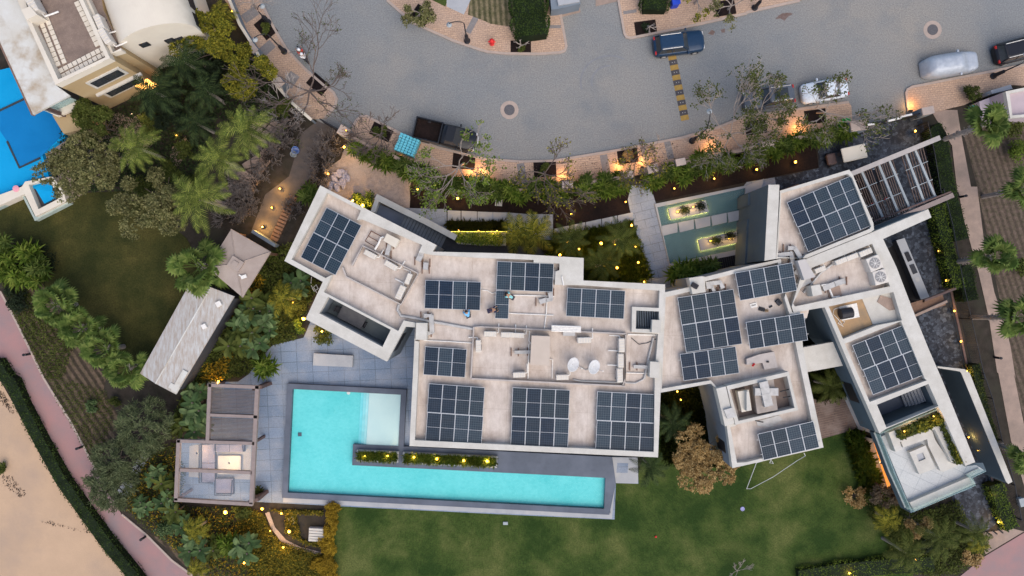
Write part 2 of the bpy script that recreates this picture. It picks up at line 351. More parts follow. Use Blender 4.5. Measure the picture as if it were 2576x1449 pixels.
for k in (kerb_l, kerb_s, kerb_i, kerb_i2, kerb_e):
    o = MB().strip(k, .22, -.1, .14).build('kerb', m_kerb, normals=True); o['kind'] = 'structure'
# darker soldier-course bands crossing the pavements
m_band = MAT('grey_paver_band', (.22, .20, .19), (.18, .165, .16), 6, fine=.2)
for a, b_, wd in ((('A3', 305, 1235), ('A3', 330, 1400), 1.0 * .7), (('A3', 930, 1170), ('A3', 960, 1330), .7), (('A3', 1230, 1110), ('A3', 1260, 1290), .5), (('A3', 1410, 1070), ('A3', 1440, 1200), .6), (('A2', 1790, 120), ('A2', 1720, 250), .55), (('A2', 420, 560), ('A2', 360, 650), 1.0), (('A2', 130, 80), ('A2', 30, 150), .9), (('A2', 250, 330), ('A2', 170, 400), .9), (('A3', 500, 205), ('A3', 610, 205), .3), (('A3', 1080, 100), ('A3', 1180, 85), .3)):
    p, q = W(*a), W(*b_); o = MB().strip([(p.x, p.y), (q.x, q.y)], wd, .1, .126).build('paving_band', m_band, normals=True); o['kind'] = 'structure'
# gardens north of the road
ground('field', PL(.13, 'A2', (1735, -150), (1735, 0), (1720, 110), (1850, 160), 'A3', (80, 180), (200, 197), (290, 195), (270, -150)), .132, m_rows2)
ground('path', PL(.13, 'A2', (1560, -150), (1560, 50), (1690, 110), (1740, 0), (1740, -150)), .137, m_slab)
ground('grass', PL(.13, 'A2', (1440, -150), (1450, 0), (1550, 50), (1568, 0), (1568, -150)), .134, m_lawn)
ground('yard', PL(.13, 'A3', (870, -200), (875, 45), (1045, 5), (1040, -200)), .05, m_tan2)
ground('path', PL(.12, 'A3', (590, 60), (600, 130), (760, 90), (750, 30), (550, 60), (530, 0), (590, 0)), .02, m_tan2)
# villa grounds
ground('lawn', PL(0, 'O', (830, 1270), (1600, 1210), (1640, 1080), (1760, 1050), (2140, 1050), (2300, 1290), (2290, 1900), (830, 1900)), -.008, m_lawn)
ground('lawn', PL(0, 'O', (-80, 480), (90, 490), (330, 480), (470, 600), (540, 740), (360, 960), (310, 950), (130, 740), (0, 640), (-80, 600)), -.01, m_lawn2)
ground('gravel_bed', PL(0, 'A2', (800, 1090), (930, 1150), (1050, 1220), (1240, 1300), (1290, 1380), 'B2', (1280, 20), (1290, 160), (1100, 160), (800, 120), (600, 30), 'A2', (620, 1300), (760, 1200)), -.006, m_gravel)
mulch1 = PL(0, 'A2', (1260, 1330), (1400, 1400), 'B2', (1290, 0), (1280, 160), (1540, 200), 'B3', (0, 190), (545, 208), (555, 325), (1140, 205), (1120, 20), (1150, -50), 'A3', (600, 1430), (0, 1410), 'A2', (1700, 1400))
ground('mulch_bed', mulch1, -.004, m_mulch)
ground('mulch_bed', PL(0, 'A3', (1270, 1290), (1700, 1180), 'A4', (0, 1120), (400, 1040), (525, 1130), (545, 1265), (0, 1375), 'B3', (1310, 115), (1290, 60)), -.003, m_mulch)
ground('walkway', PL(0, 'B3', (1140, -10), (1270, -10), (1310, 70), (1335, 155), (1440, 610), (1470, 780), (1400, 900), (1330, 900), (1250, 720), (1190, 380), (1130, 170), (1115, 100)), .02, m_walk, -.03)
ground('path', PL(0, 'B2', (1230, 160), (1560, 170), (1560, 330), (1480, 300), (1300, 210)), .012, m_walk)
for x0, x1, y0, y1 in ((1567, 1665, 178, 260), (1672, 1788, 182, 265), (1793, 1905, 188, 268), (1912, 2010, 192, 270)):
    ground('stepping_slab', PL(.03, 'B2', (x0, y0), (x1, y0 + 5), (x1, y1), (x0, y1 - 4)), .03, m_slab, -.02)
ground('path', PL(0, 'B3', (5, 190), (205, 195), (330, 205), (550, 210), (552, 400), (440, 400), (200, 350), (0, 265)), .006, m_walk)
for i in range(5):
    x0 = 560 + i * 120; y = 318 - i * 25
    ground('stepping_slab', PL(.03, 'B3', (x0, y), (x0 + 114, y - 25), (x0 + 118, y + 35), (x0 + 4, y + 60)), .03, m_slab, -.02)
# driveway, yards
yard = PL(0, 'A4', (540, 1140), (590, 1050), (800, 970), (1320, 880), (1400, 1300), 'B4', (1400, 200), (1450, 400), (1600, 1050), (1680, 1449), 'C4', (1610, 100), (1810, 1060), (1710, 1130), (1560, 1150), (1470, 900), (1300, 0), 'B4', (600, 600), (240, 250), (0, 200), 'A4', (0, 1400), (0, 1385), (545, 1270))
ground('yard', yard, .004, m_cob)
ground('path', PL(0, 'A4', (0, 1375), (210, 1340), (230, 1449), (0, 1449), (-60, 1449)), .012, m_walk)
ground('path', PL(0, 'A4', (1400, 850), (1480, 830), (1590, 830), (1620, 1020), (1700, 1449), (1590, 1449), (1550, 1100)) , .01, m_tan2)
ground('path', PL(0, 'B4', (1590, 0), (1740, 0), (1790, 400), (1870, 800), (1940, 1000), (1990, 1200), (2030, 1449), 'C4', (1910, 0), (1990, 400), (2100, 800), (2000, 860), (1890, 480), (1800, 0), 'B4', (1890, 1400), (1830, 1000), (1750, 650), (1640, 250)), .006, m_tan2)
# neighbour strip on the far right : ploughed soil
ground('field', PL(0, 'A4', (1640, 1020), (1860, 900), 'O', (2700, 250), (2700, 1300), 'C4', (2080, 700), (1995, 400), (1910, 0), 'B4', (2030, 1449), (1930, 950), (1740, 0)), -.012, rows_mat('brown_rows', (.115, .085, .072), (.075, .055, .047), R(-18), .55))
# left / bottom left
pinkp = PL(0, 'B1', (-60, 700), (0, 790), (60, 900), (200, 1180), (330, 1449), 'C1', (400, 180), (500, 340), (690, 700), (870, 1010), (1040, 1150), (1230, 1340), (1380, 1449), (1500, 1600), (1180, 1600), (1010, 1449), (850, 1250), (600, 900), (300, 440), (70, 0), 'B1', (0, 1280), (-60, 1150))
ground('footpath', pinkp, .004, m_pink)
ground('footpath', PL(0, 'C4', (1430, 1560), (1530, 1449), (1700, 1310), (1983, 1140), (2300, 980), (2300, 1500)), .004, m_pink)
ground('path', PL(0, 'C4', (1690, 1140), (1900, 1110), (1985, 1130), (1700, 1300)), .002, m_tan2)
ground('sand', PL(0, 'O', (-300, 700), (-20, 860), 'C1', (0, 50), (120, 260), (300, 560), (540, 960), (900, 1449), (1050, 1700), 'O', (-300, 1600)), -.006, m_sand)
ground('ploughed_bed', PL(0, 'B1', (60, 900), (300, 700), (500, 1040), (800, 1449), 'C1', (740, 120), (860, 330), (740, 690), (690, 700), (400, 180)), -.007, m_rows1)
ground('ploughed_bed', PL(0, 'C1', (1040, 1130), (1180, 1240), (1400, 1449), (1700, 1449), (1400, 1300)), -.0075, m_rows1)
# kerb along the pink path
for pts in (PL(.05, 'B1', (0, 790), (60, 900), (200, 1180), (330, 1449), 'C1', (400, 180), (500, 340), (690, 700)), PL(.05, 'C1', (870, 1010), (1040, 1150), (1230, 1340), (1380, 1449))):
    o = MB().strip(pts, .18, -.05, .06).build('kerb', m_kerb, normals=True); o['kind'] = 'structure'
# pool deck
deck = PL(0, 'B2', (240, 1200), (480, 1140), (540, 1000), (700, 1000), (1320, 1060), 'C2', (1240, 0), (1215, 560), 'C3', (945, 590), (1128, 600), (1133, 790), (972, 785), (962, 1045), 'C2', (1900, 1010), (700, 950), (130, 920), 'C1', (1240, 910), (1290, 470), (1470, 470), (1480, 60), (1700, 60), 'B2', (60, 1420))
pool_w = PL(0, 'C2', (375, 112), (1150, 153), (1133, 522), (808, 508), (802, 657), (1905, 712), 'C3', (897, 748), (888, 970), 'C2', (340, 853))
cop = PL(0, 'C2', (338, 73), (1190, 117), (1170, 523), 'C3', (60, 553), (946, 598), (972, 785), (925, 1012), 'C2', (1905, 973), (299, 890))
ground('pool_deck', deck, -.002, m_deck)
# the deck sheet and the lawn sheet lie under a basin cut by the pool walls
# ---------------------------------------------------------------- swimming pool of the villa (built as a raised tank, water 0.42 m above the deck sheet's level)
pool = thing('swimming_pool', 'long turquoise L-shaped pool with dark slate edge beside the villa', 'swimming pool', W('O', 1000, 1180, 0))
def obj(name, mb, m, parent, **k):
    o = mb.build(name, m, **k)
    o.parent = parent
    if parent: o.matrix_parent_inverse = Matrix.Translation(-parent.location) if parent.rotation_euler.z == 0 and parent.type == 'EMPTY' else Matrix()
    return o
def sc_poly(p, dz): return p
POOLZ = .45
pw = [(x * (1 - POOLZ / HC), y * (1 - POOLZ / HC)) for x, y in pool_w]
cp = [(x * (1 - POOLZ / HC), y * (1 - POOLZ / HC)) for x, y in cop]
obj('coping', MB().slab(cp, [pw], -.02, POOLZ), m_slate, pool)
shelf = PL(.4, 'C2', (925, 150), (1150, 157), (1133, 520), (903, 511))
deep = [(x, y) for x, y in pw]
obj('basin', MB().sheet(pw, .012), m_tile_blue, pool).data.polygons[0].normal
b = pool.children[-1]
if b.data.polygons[0].normal.z < 0: b.data.flip_normals()
obj('shelf', MB().prism(PL(.33, 'C2', (925, 140), (1152, 150), (1135, 524), (903, 513)), .0, .33), m_tile_white, pool)
m_step = [MAT('pool_step_tile', tuple(.13 + (.50 - .13) * k if i == 0 else (.70 + .09 * k if i == 1 else .76 + .03 * k) for i in range(3)), scale=1) for k in (.25, .5, .75)]
for i in range(3):
    x = 862 + i * 21; z = .08 + i * .08
    obj('step', MB().prism(PL(.3, 'C2', (x, 137), (x + 21, 138), (x + 1, 512), (x - 20, 511)), .0, z), m_step[i], pool)
obj('water', MB().sheet(pw, POOLZ - .04), m_water, pool)
obj('drain', MB().box(W('C2', 428, 437, .05), (.33, .33, .05)), m_slate, pool)
obj('skimmer_light', MB().lathe([(.16, 0), (.16, .03), (.08, .05)], W('C2', 776, 139, .3)), m_pvc, pool)
# light outer lip on the south and east
lip = MB().strip(PL(.5, 'C2', (300, 908), (1000, 945), (1905, 990), 'C3', (942, 1028), (950, 785)), .55, -.02, .16)
obj('outer_lip', lip, m_slab, pool)
# seat pad at the east end
obj('corner_deck', MB().prism(PL(.3, 'C3', (946, 600), (1128, 602), (1130, 788), (972, 785)), -.02, .3), m_slab, pool)
obj('inset', MB().prism(PL(.3, 'C3', (982, 640), (1060, 643), (1055, 712), (975, 710)), .25, .305), m_deck, pool)
# planter boxes in the pool's slate edge
def ringbox(poly_o, th, z0, z1, mb):
    c = Vector((sum(p[0] for p in poly_o) / len(poly_o), sum(p[1] for p in poly_o) / len(poly_o)))
    inn = []
    n = len(poly_o)
    for i in range(n):
        p = Vector(poly_o[i]); a = (Vector(poly_o[i - 1]) - p).normalized(); b = (Vector(poly_o[(i + 1) % n]) - p).normalized()
        inn.append(tuple(p + (a + b) * th))
    mb.slab(poly_o, [inn], z0, z1); return inn
# ---------------------------------------------------------------- leaves and plants (numpy)
def rand_unit(n):
    v = RNG.normal(size=(n, 3)); return v / np.linalg.norm(v, axis=1)[:, None]
def leaf_quads(mb, P, L, Wd, up=.6, mi=0, droop=.0):
    """P (n,3) leaf base points; diamond leaves facing roughly up"""
    n = len(P); d = rand_unit(n); d[:, 2] *= (1 - up); d[:, 2] -= droop; d /= np.linalg.norm(d, axis=1)[:, None]
    s = np.cross(d, np.array([0, 0, 1.0]) + .5 * rand_unit(n)); s /= np.linalg.norm(s, axis=1)[:, None] + 1e-9
    l = L * (.7 + .6 * RNG.random(n))[:, None]; w_ = Wd * (.7 + .6 * RNG.random(n))[:, None]
    a = P; b = P + d * l * .5 + s * w_ * .5; c = P + d * l; e = P + d * l * .5 - s * w_ * .5
    v = np.stack([a, b, c, e], 1).reshape(-1, 3)
    mb.add([tuple(x) for x in v.tolist()], [(4 * i, 4 * i + 1, 4 * i + 2, 4 * i + 3) for i in range(n)], mi)
def blob_pts(c, r, n, shell=.55):
    d = rand_unit(n); rr = (shell + (1 - shell) * RNG.random(n))[:, None]; return np.array(c) + d * rr * np.array(r)
def poly_pts(poly, n, z0, z1):
    xs = [p[0] for p in poly]; ys = [p[1] for p in poly]; out = []
    P = np.array(poly); m = len(P)
    while len(out) < n:
        q = np.column_stack([RNG.uniform(min(xs), max(xs), n), RNG.uniform(min(ys), max(ys), n)])
        ins = np.zeros(len(q), bool); j = m - 1
        for i in range(m):
            cond = ((P[i, 1] > q[:, 1]) != (P[j, 1] > q[:, 1])) & (q[:, 0] < (P[j, 0] - P[i, 0]) * (q[:, 1] - P[i, 1]) / (P[j, 1] - P[i, 1] + 1e-12) + P[i, 0])
            ins ^= cond; j = i
        out.extend(q[ins].tolist())
    out = np.array(out[:n]); return np.column_stack([out, RNG.uniform(z0, z1, n)])
l_dark = LEAF('leaf_dark', (.014, .024, .012), (.024, .040, .018), (.040, .058, .026))
l_mid = LEAF('leaf_mid', (.06, .085, .014), (.105, .135, .026), (.17, .19, .045))
l_green = LEAF('leaf_bright', (.08, .15, .018), (.20, .31, .04), (.38, .46, .09))
l_yel = LEAF('leaf_yellow_green', (.06, .085, .012), (.26, .25, .025), (.50, .43, .05))
l_gold = LEAF('leaf_gold', (.32, .19, .06), (.58, .37, .14), (.82, .60, .28))
l_grey = LEAF('leaf_grey_green', (.10, .11, .035), (.22, .215, .08), (.42, .39, .17))
l_blue = LEAF('leaf_blue_green', (.05, .10, .035), (.12, .20, .07), (.28, .37, .16))
l_orange = LEAF('leaf_amber', (.22, .14, .010), (.42, .27, .018), (.60, .40, .04))
l_fan = LEAF('leaf_fan_palm', (.08, .14, .025), (.16, .24, .05), (.28, .35, .09), .5)
l_palm = LEAF('leaf_feather_palm', (.11, .155, .03), (.22, .28, .05), (.38, .42, .09), .5)
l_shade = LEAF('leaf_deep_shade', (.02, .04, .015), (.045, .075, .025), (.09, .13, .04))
l_hedge = LEAF('leaf_hedge', (.028, .055, .010), (.06, .10, .020), (.10, .155, .035))
l_limeh = LEAF('leaf_lime_hedge', (.09, .15, .018), (.16, .24, .03), (.26, .34, .05))
def crown(mb, c, r, clumps, per, L, Wd, cr=.34, flat=.55):
    big = []
    for i in range(max(8, clumps // 3)):
        a = RNG.random() * 2 * math.pi; q = math.sqrt(RNG.random()) * r * .84; big.append((c[0] + q * math.cos(a), c[1] + q * math.sin(a), c[2] + r * flat * (RNG.random() * .5 - .1) * (1 - (q / r) ** 2 * .6), r * (.16 + .2 * RNG.random())))
    for (x, y, z, k) in big:
        nt_ = int(per * clumps / len(big) / 11); T = blob_pts((x, y, z), (k, k, k * .6), nt_, .7); T = T[T[:, 2] > z - k * .35]
        P = np.repeat(T, 13, 0) + RNG.normal(size=(len(T) * 13, 3)) * .07; leaf_quads(mb, P, L * .9, Wd * 1.05, .5)
    return mb
def crown_old(mb, c, r, clumps, per, L, Wd, cr=.34, flat=.55):
    for i in range(clumps):
        a = RNG.random() * 2 * math.pi; q = math.sqrt(RNG.random()) * r * .85
        cc = (c[0] + q * math.cos(a), c[1] + q * math.sin(a), c[2] + r * flat * (RNG.random() * .8 - .25) * (1 - (q / r) ** 2 * .6))
        k = cr * r * (.55 + .7 * RNG.random())
        leaf_quads(mb, blob_pts(cc, (k, k, k * .6), per), L, Wd)
    return mb
def limbs(mb, base, h, r, n, r0, reach=.8, sides=5):
    base = Vector(base); top = base + Vector((random.uniform(-.1, .1) * r, random.uniform(-.1, .1) * r, h * .45))
    mb.tube([base, base.lerp(top, .5) + Vector((.05, 0, 0)), top], [r0, r0 * .8, r0 * .65], 7)
    for i in range(n):
        a = 2 * math.pi * (i + random.random() * .6) / n; q = r * reach * random.uniform(.5, 1)
        e = Vector((base.x + q * math.cos(a), base.y + q * math.sin(a), h * random.uniform(.75, 1.0)))
        m = top.lerp(e, .5) + Vector((0, 0, h * .06)); mb.tube([top, m, e], [r0 * .5, r0 * .3, r0 * .1], sides)
def tree(name, label, q, R_, h, leaf, clumps=40, per=70, L=.34, Wd=.2, cat='tree', group=None, bark=None, cr=.34, trunk0=None):
    """q = plan position of the crown's middle as the photo shows it"""
    c = W(*q, h * .8); t = thing(name, label, cat, (c.x, c.y, 0), group=group)
    r = R_ * G * (1 - h * .8 / HC)
    tm = MB(); limbs(tm, (0, 0, 0), h * .8, r, 7, max(.07, r * .045)); tm.build('trunk', bark or m_bark, t)
    crown(MB_ := MB(), (0, 0, h * .8), r, clumps, per, L, Wd, cr); MB_.build('crown', leaf, t)
    return t
def frond(mb, L, lift, droop, n, ll, w0, az, z0=0, lw=.05, curl=0):
    ca, sa = math.cos(az), math.sin(az); pts = []
    for i in range(n + 1):
        s = i / n; x = L * (s - .12 * s * s); z = z0 + lift * L * s - droop * L * s * s; y = curl * L * s * s
        pts.append(Vector((ca * x - sa * y, sa * x + ca * y, z)))
    V = []; F = []
    side = Vector((-sa, ca, 0))
    for i, p in enumerate(pts[:-1]):                                # rachis as a thin strip
        o = len(V); q = pts[i + 1]; V += [p - side * w0, p + side * w0, q + side * w0 * .8, q - side * w0 * .8]; F.append((o, o + 1, o + 2, o + 3))
    for i in range(1, n + 1):
        s = i / n; p = pts[i]; t = (pts[i] - pts[i - 1]).normalized(); l = ll * (math.sin(math.pi * min(1, s * .86 + .14)) ** .6 + .15)
        for sg in (-1, 1):
            d = (side * sg * (1 - .25 * s) + t * (.55 + .5 * s) + Vector((0, 0, -.30 + random.uniform(-.2, .12)))).normalized()
            e = p + d * l; mm = p + d * l * .4 + Vector((0, 0, .02)); o = len(V)
            V += [p - t * lw * .5, p + t * lw * .5, mm + t * lw, mm - t * lw * .8, e + Vector((0, 0, -.12 * l))]; F += [(o, o + 1, o + 2, o + 3), (o + 3, o + 2, o + 4)]
    mb.add([tuple(v) for v in V], F)
def feather_proto(leaf, label, n=12, L=2.6, ll=.5, h=5.0, name='feather_palm', lw=.05, seg=20, group=None, dro=.55):
    t = thing(name, label, 'palm', group=group)
    MB().tube([(0, 0, 0), (.05, .02, h * .5), (0, 0, h)], [.17, .13, .10], 8).build('trunk', m_barkp, t)
    mb = MB()
    for i in range(n):
        az = 2 * math.pi * i / n * 1.0 + random.uniform(-.2, .2); k = random.random()
        frond(mb, L * random.uniform(.8, 1.08), .30 + .45 * k, dro + .2 * k, seg, ll, .022, az, h, lw, random.uniform(-.12, .12))
    for i in range(3): frond(mb, L * .55, .9, .3, 14, ll * .5, .02, random.uniform(0, 6.28), h, lw * .8)
    mb.build('fronds', leaf, t); return t
def fan_leaf(mb, o, az, el, pet, r, k=17):
    ca, sa = math.cos(az), math.sin(az); d = Vector((ca * math.cos(el), sa * math.cos(el), math.sin(el))); s = Vector((-sa, ca, 0)); u = s.cross(d)
    c = Vector(o) + d * pet; V = []; F = []
    V += [tuple(Vector(o) - s * .02), tuple(Vector(o) + s * .02), tuple(c + s * .015), tuple(c - s * .015)]; F.append((0, 1, 2, 3)); mb.add(V, F); V = []; F = []
    for i in range(k):
        a = R(-135 + 270 * i / (k - 1)); t = d * math.cos(a) + s * math.sin(a); l = r * (1 - .28 * abs(a) / 2.36) * random.uniform(.9, 1.05); n_ = t.cross(u).normalized() * r * .105
        m = c + t * l * .6 - u * .04 * r; e = c + t * l + Vector((0, 0, -.28 * r)); V += [tuple(c), tuple(m + n_), tuple(e), tuple(m - n_)]
        F.append((4 * i, 4 * i + 1, 4 * i + 2, 4 * i + 3))
    mb.add(V, F)
def fan_proto(leaf, label, n=26, h=2.2, pet=.9, r=.62, name='fan_palm', lean=(0, 0), tr=.16, group=None):
    t = thing(name, label, 'palm', group=group)
    mb = MB(); mb.tube([(0, 0, 0), (lean[0] * .5, lean[1] * .5, h * .5), (lean[0], lean[1], h)], [tr, tr * .9, tr * .8], 8)
    for k in range(60):
        s = random.uniform(.3, 1); a = random.uniform(0, 6.28); p = Vector((lean[0] * s, lean[1] * s, h * s)); d = Vector((math.cos(a), math.sin(a), .5)) * (tr * 1.7); mb.tube([p, p + d], [.05, .02], 3)
    mb.build('trunk', m_barkp, t); mb = MB()
    for i in range(n):
        el = R(random.uniform(-15, 75)); fan_leaf(mb, (lean[0], lean[1], h), 2.4 * i + random.uniform(-.3, .3), el, pet * random.uniform(.7, 1.1), r * random.uniform(.8, 1.1))
    mb.build('fronds', leaf, t); return t
def paddle(mb, o, az, L, wd, lift, n=6, droop=.6):
    ca, sa = math.cos(az), math.sin(az); side = Vector((-sa, ca, 0)); V = []; F = []
    for i in range(n + 1):
        s = i / n; p = Vector(o) + Vector((ca, sa, 0)) * L * s * (1 - .2 * s) + Vector((0, 0, lift * L * s - droop * L * s * s)); hw = wd * math.sin(math.pi * min(.97, .10 + .87 * s)) ** .6 / 2
        V += [tuple(p + side * hw + Vector((0, 0, hw * .35))), tuple(p), tuple(p - side * hw + Vector((0, 0, hw * .35)))]
        if i: q = 3 * (i - 1); F += [(q, q + 1, q + 4, q + 3), (q + 1, q + 2, q + 5, q + 4)]
    mb.add(V, F)
def banana_proto(leaf, label, n=13, L=1.3, wd=.42, h=1.8, name='strelitzia', cat='plant', group=None, stems=3):
    t = thing(name, label, cat, group=group); st = MB(); mb = MB()
    for k in range(stems):
        a = k * 2.1; bx, by = (.45 * math.cos(a), .45 * math.sin(a)) if stems > 1 else (0, 0); hh = h * random.uniform(.7, 1.1)
        st.tube([(bx * .6, by * .6, 0), (bx, by, hh)], [.09, .06], 6)
        for i in range(max(4, n // stems)):
            paddle(mb, (bx, by, hh - .2), 2.4 * i + k + random.uniform(-.3, .3), L * random.uniform(.75, 1.15), wd * random.uniform(.8, 1.1), random.uniform(.35, 1.0), 6, random.uniform(.5, .8))
    st.build('stem', m_bark, t); mb.build('leaves', leaf, t); return t
def rosette(mb, o, n, L, wd, up=.5):
    for i in range(n):
        az = 2.4 * i + random.uniform(-.2, .2); el = R(62 - 62 * (i / n)) + random.uniform(-.1, .1)
        ca, sa = math.cos(az), math.sin(az); side = Vector((-sa, ca, 0)); O = Vector(o); l = L * random.uniform(.8, 1.1)
        p1 = O + Vector((ca * math.cos(el), sa * math.cos(el), math.sin(el))) * l * .55; p2 = O + Vector((ca * math.cos(el) * 1.05, sa * math.cos(el) * 1.05, math.sin(el) * .75 - .12)) * l
        mb.add([tuple(O - side * wd * .3), tuple(O + side * wd * .3), tuple(p1 + side * wd * .5), tuple(p2), tuple(p1 - side * wd * .5)], [(0, 1, 2, 3, 4)])
def dracaena_proto(leaf, label, heads=5, L=.55, spread=.45, h=1.1, nl=26, name='dracaena_shrub', cat='shrub', group=None, wd=.12):
    t = thing(name, label, cat, group=group); st = MB(); mb = MB()
    for k in range(heads):
        a = 2.4 * k + random.random() * .5; q = spread * math.sqrt((k + .3) / heads); z = h * random.uniform(.6, 1.05)
        st.tube([(0, 0, 0), (q * .6 * math.cos(a), q * .6 * math.sin(a), z * .5), (q * math.cos(a), q * math.sin(a), z)], [.05, .04, .03], 5)
        rosette(mb, (q * math.cos(a), q * math.sin(a), z), nl, L, wd)
    st.build('stem', m_bark, t); mb.build('leaves', leaf, t); return t
def bush(name, label, q, R_, h, leaf, n=900, L=.2, Wd=.12, cat='shrub', group=None, clumps=9):
    c = W(*q, h * .6); t = thing(name, label, cat, (c.x, c.y, 0), group=group); r = R_ * G; mb = MB(); st = MB()
    for k in range(clumps):
        a = random.uniform(0, 6.28); s = math.sqrt(random.random()) * r * .7; cc = (s * math.cos(a), s * math.sin(a), h * random.uniform(.45, .8)); kk = r * random.uniform(.25, .45)
        leaf_quads(mb, blob_pts(cc, (kk, kk, min(kk, h * .4)), n // clumps, .4), L, Wd); st.tube([(0, 0, 0), cc], [.04, .015], 4)
    st.build('stem', m_bark, t); mb.build('leaves', leaf, t); return t
def branch(mb, p, d, l, r, depth, spread=.55, tips=None, up=.1):
    r = max(r, .02)
    e = p + d * l; mid = p + d * l * .5 + Vector((random.uniform(-1, 1), random.uniform(-1, 1), random.uniform(-.5, .8))) * l * .08
    mb.tube([p, mid, e], [r, r * .85, r * .68], 6 if depth > 3 else (4 if depth > 1 else 3), cap=False)
    if depth == 0:
        if tips is not None: tips.append(e)
        return
    for k in range(random.choice((2, 3, 3)) if depth > 1 else 2):
        nd = (d + Vector((random.uniform(-1, 1), random.uniform(-1, 1), random.uniform(-.6, .7))) * spread + Vector((0, 0, up))).normalized()
        branch(mb, e if k else p.lerp(e, .8), nd, l * random.uniform(.58, .92), r * .66, depth - 1, spread, tips, up)
def bare_tree(label, base, R_, h, bark, leaf=None, per=10, depth=6, lean=(0, 0), group='thin street trees', L=.2, Wd=.12, cr=.3, r0=.09, name='street_tree', n0=5):
    """base = plan position of the foot; R_ = radius of the crown in plan units"""
    b = W(*base, .1); t = thing(name, label, 'tree', (b.x, b.y, .1), group=group); mb = MB(); tips = []
    r = R_ * G; top = Vector((lean[0] * G * .3, lean[1] * G * .3, h * .3))
    tr = MB(); tr.tube([(0, 0, -.1), top * .5, top], [r0 * 1.2, r0, r0 * .9], 7); tr.build('trunk', bark, t)
    for k in range(n0 + (1 if depth > 4 else 0)):
        a = 2 * math.pi * k / (n0 + 1) + random.random() * .5; d = Vector((math.cos(a) + lean[0] * G / max(r, .1) * .9, math.sin(a) + lean[1] * G / max(r, .1) * .9, h / r * .32)).normalized()
        branch(mb, top, d, r * random.uniform(.32, .5), r0 * .62, depth - 1, .62, tips)
    mb.build('branches', bark, t)
    if leaf is not None and per:
        lm = MB()
        for q in tips[::2] if len(tips) > 150 else tips: leaf_quads(lm, blob_pts(q, (cr, cr, cr * .6), per, .2), L, Wd)
        lm.build('crown', leaf, t)
    return t
def hedge(label, pts, wd, h, leaf, dens=120, group=None, name='hedge', L=.13, Wd=.09):
    c = Vector((sum(p[0] for p in pts) / len(pts), sum(p[1] for p in pts) / len(pts), 0)); loc = [(p[0] - c.x, p[1] - c.y) for p in pts]
    t = thing(name, label, 'hedge', c, group=group)
    MB().strip(loc, wd * .86, 0, h * .92).build('inner_growth', l_dark, t, normals=True); mb = MB()
    for i in range(len(loc) - 1):
        a, b = np.array(loc[i]), np.array(loc[i + 1]); l = np.linalg.norm(b - a); n = int(l * (wd + h) * dens); tt = (b - a) / l; nn = np.array([-tt[1], tt[0]])
        u = RNG.random(n); vv = RNG.uniform(-.5, .5, n); z = np.full(n, h) + RNG.normal(size=n) * .05; sd = RNG.random(n) < h / (wd + h)
        vv = np.where(sd, np.sign(vv) * .5, vv); z = np.where(sd, RNG.random(n) * h, z); wob = 1 + .12 * np.sin(u * l * 2.1 + i)
        P = a + u[:, None] * (b - a) + (vv * wd * wob)[:, None] * nn; leaf_quads(mb, np.column_stack([P, z - .06]), L, Wd, .3)
    mb.build('leaves', leaf, t); return t
def cover(label, poly, n, leaf, z0=0, z1=.25, L=.16, Wd=.1, cat='ground cover', name='ground_cover'):
    mb = MB(); leaf_quads(mb, poly_pts(poly, n, z0, z1), L, Wd, .35); o = mb.build(name, leaf); return tag(o, label, cat, kind='stuff')
def grassy(label, poly, n, leaf, h=.35, wd=.03, cat='plants', name='ground_cover'):
    P = poly_pts(poly, n, 0.0, .05); a = RNG.random(n) * 6.28; t = RNG.random(n) * .8; d = np.column_stack([np.cos(a) * t, np.sin(a) * t, np.full(n, 1.0)]); s = np.column_stack([-np.sin(a), np.cos(a), np.zeros(n)]) * wd
    hh = h * (.6 + .8 * RNG.random(n))[:, None]; e = P + d * hh; e2 = e + np.column_stack([np.cos(a), np.sin(a), -np.full(n, .3)]) * hh * .4
    v = np.stack([P - s, P + s, e + s, e2, e - s], 1).reshape(-1, 3); mb = MB(); mb.add([tuple(x) for x in v.tolist()], [tuple(range(5 * i, 5 * i + 5)) for i in range(n)])
    return tag(mb.build(name, leaf), label, cat, kind='stuff')
# ---------------------------------------------------------------- the villa
HP, HF = 6.9, 6.25
villa = thing('villa', 'large modern white villa of joined flat-roofed wings covered in solar arrays', 'house', (0, 0, 0))
outer1 = PL(HP, 'B2', (605, -10), (1482, 440), (1455, 490), (2013, 503), 'B3', (783, 538), (780, 708), (1397, 737), 'C3', (1273, 601), 'C2', (1212, 520), 'B2', (1322, 1062), (1248, 1057), (1107, 1320), (495, 1000), (625, 718), (335, 560))
inner1 = PL(HP, 'B2', (655, 45), (912, 180), (882, 250), (918, 245), (1375, 440), (1350, 495), (1450, 515), 'B3', (0, 537), (405, 552), (405, 572), (600, 580), (600, 630), (570, 640), (565, 740), (780, 745), (1355, 785), (1350, 916), (1148, 906), (1145, 1097), (1345, 1112), (1325, 1340), 'C3', (1250, 40), (1243, 562), 'C2', (1250, 478), (1272, 5), 'B2', (1350, 1168), (1322, 1163), (1325, 1028), (1235, 1010), (1195, 1090), (632, 795), (692, 665), (645, 690), (388, 548))
rec1 = PL(HP, 'B2', (665, 832), (1138, 1080), (1075, 1210), (598, 955))
wellA = PL(HP, 'B3', (1180, 935), (1352, 942), (1348, 1078), (1176, 1074))       # louvred skylight
obj('parapet', MB().slab(outer1, [inner1, rec1, wellA], HF, HP), m_white, villa)
obj('wall', MB().slab(outer1, [rec1, wellA], 0, HF), m_wallgrey, villa)
obj('roof', MB().sheet(inner1, HF + .012), m_roof, villa)
obj('terrace_floor', MB().sheet(rec1, 4.1), MAT('recess_tiles', (.17, .20, .215), (.14, .17, .185), 1), villa)
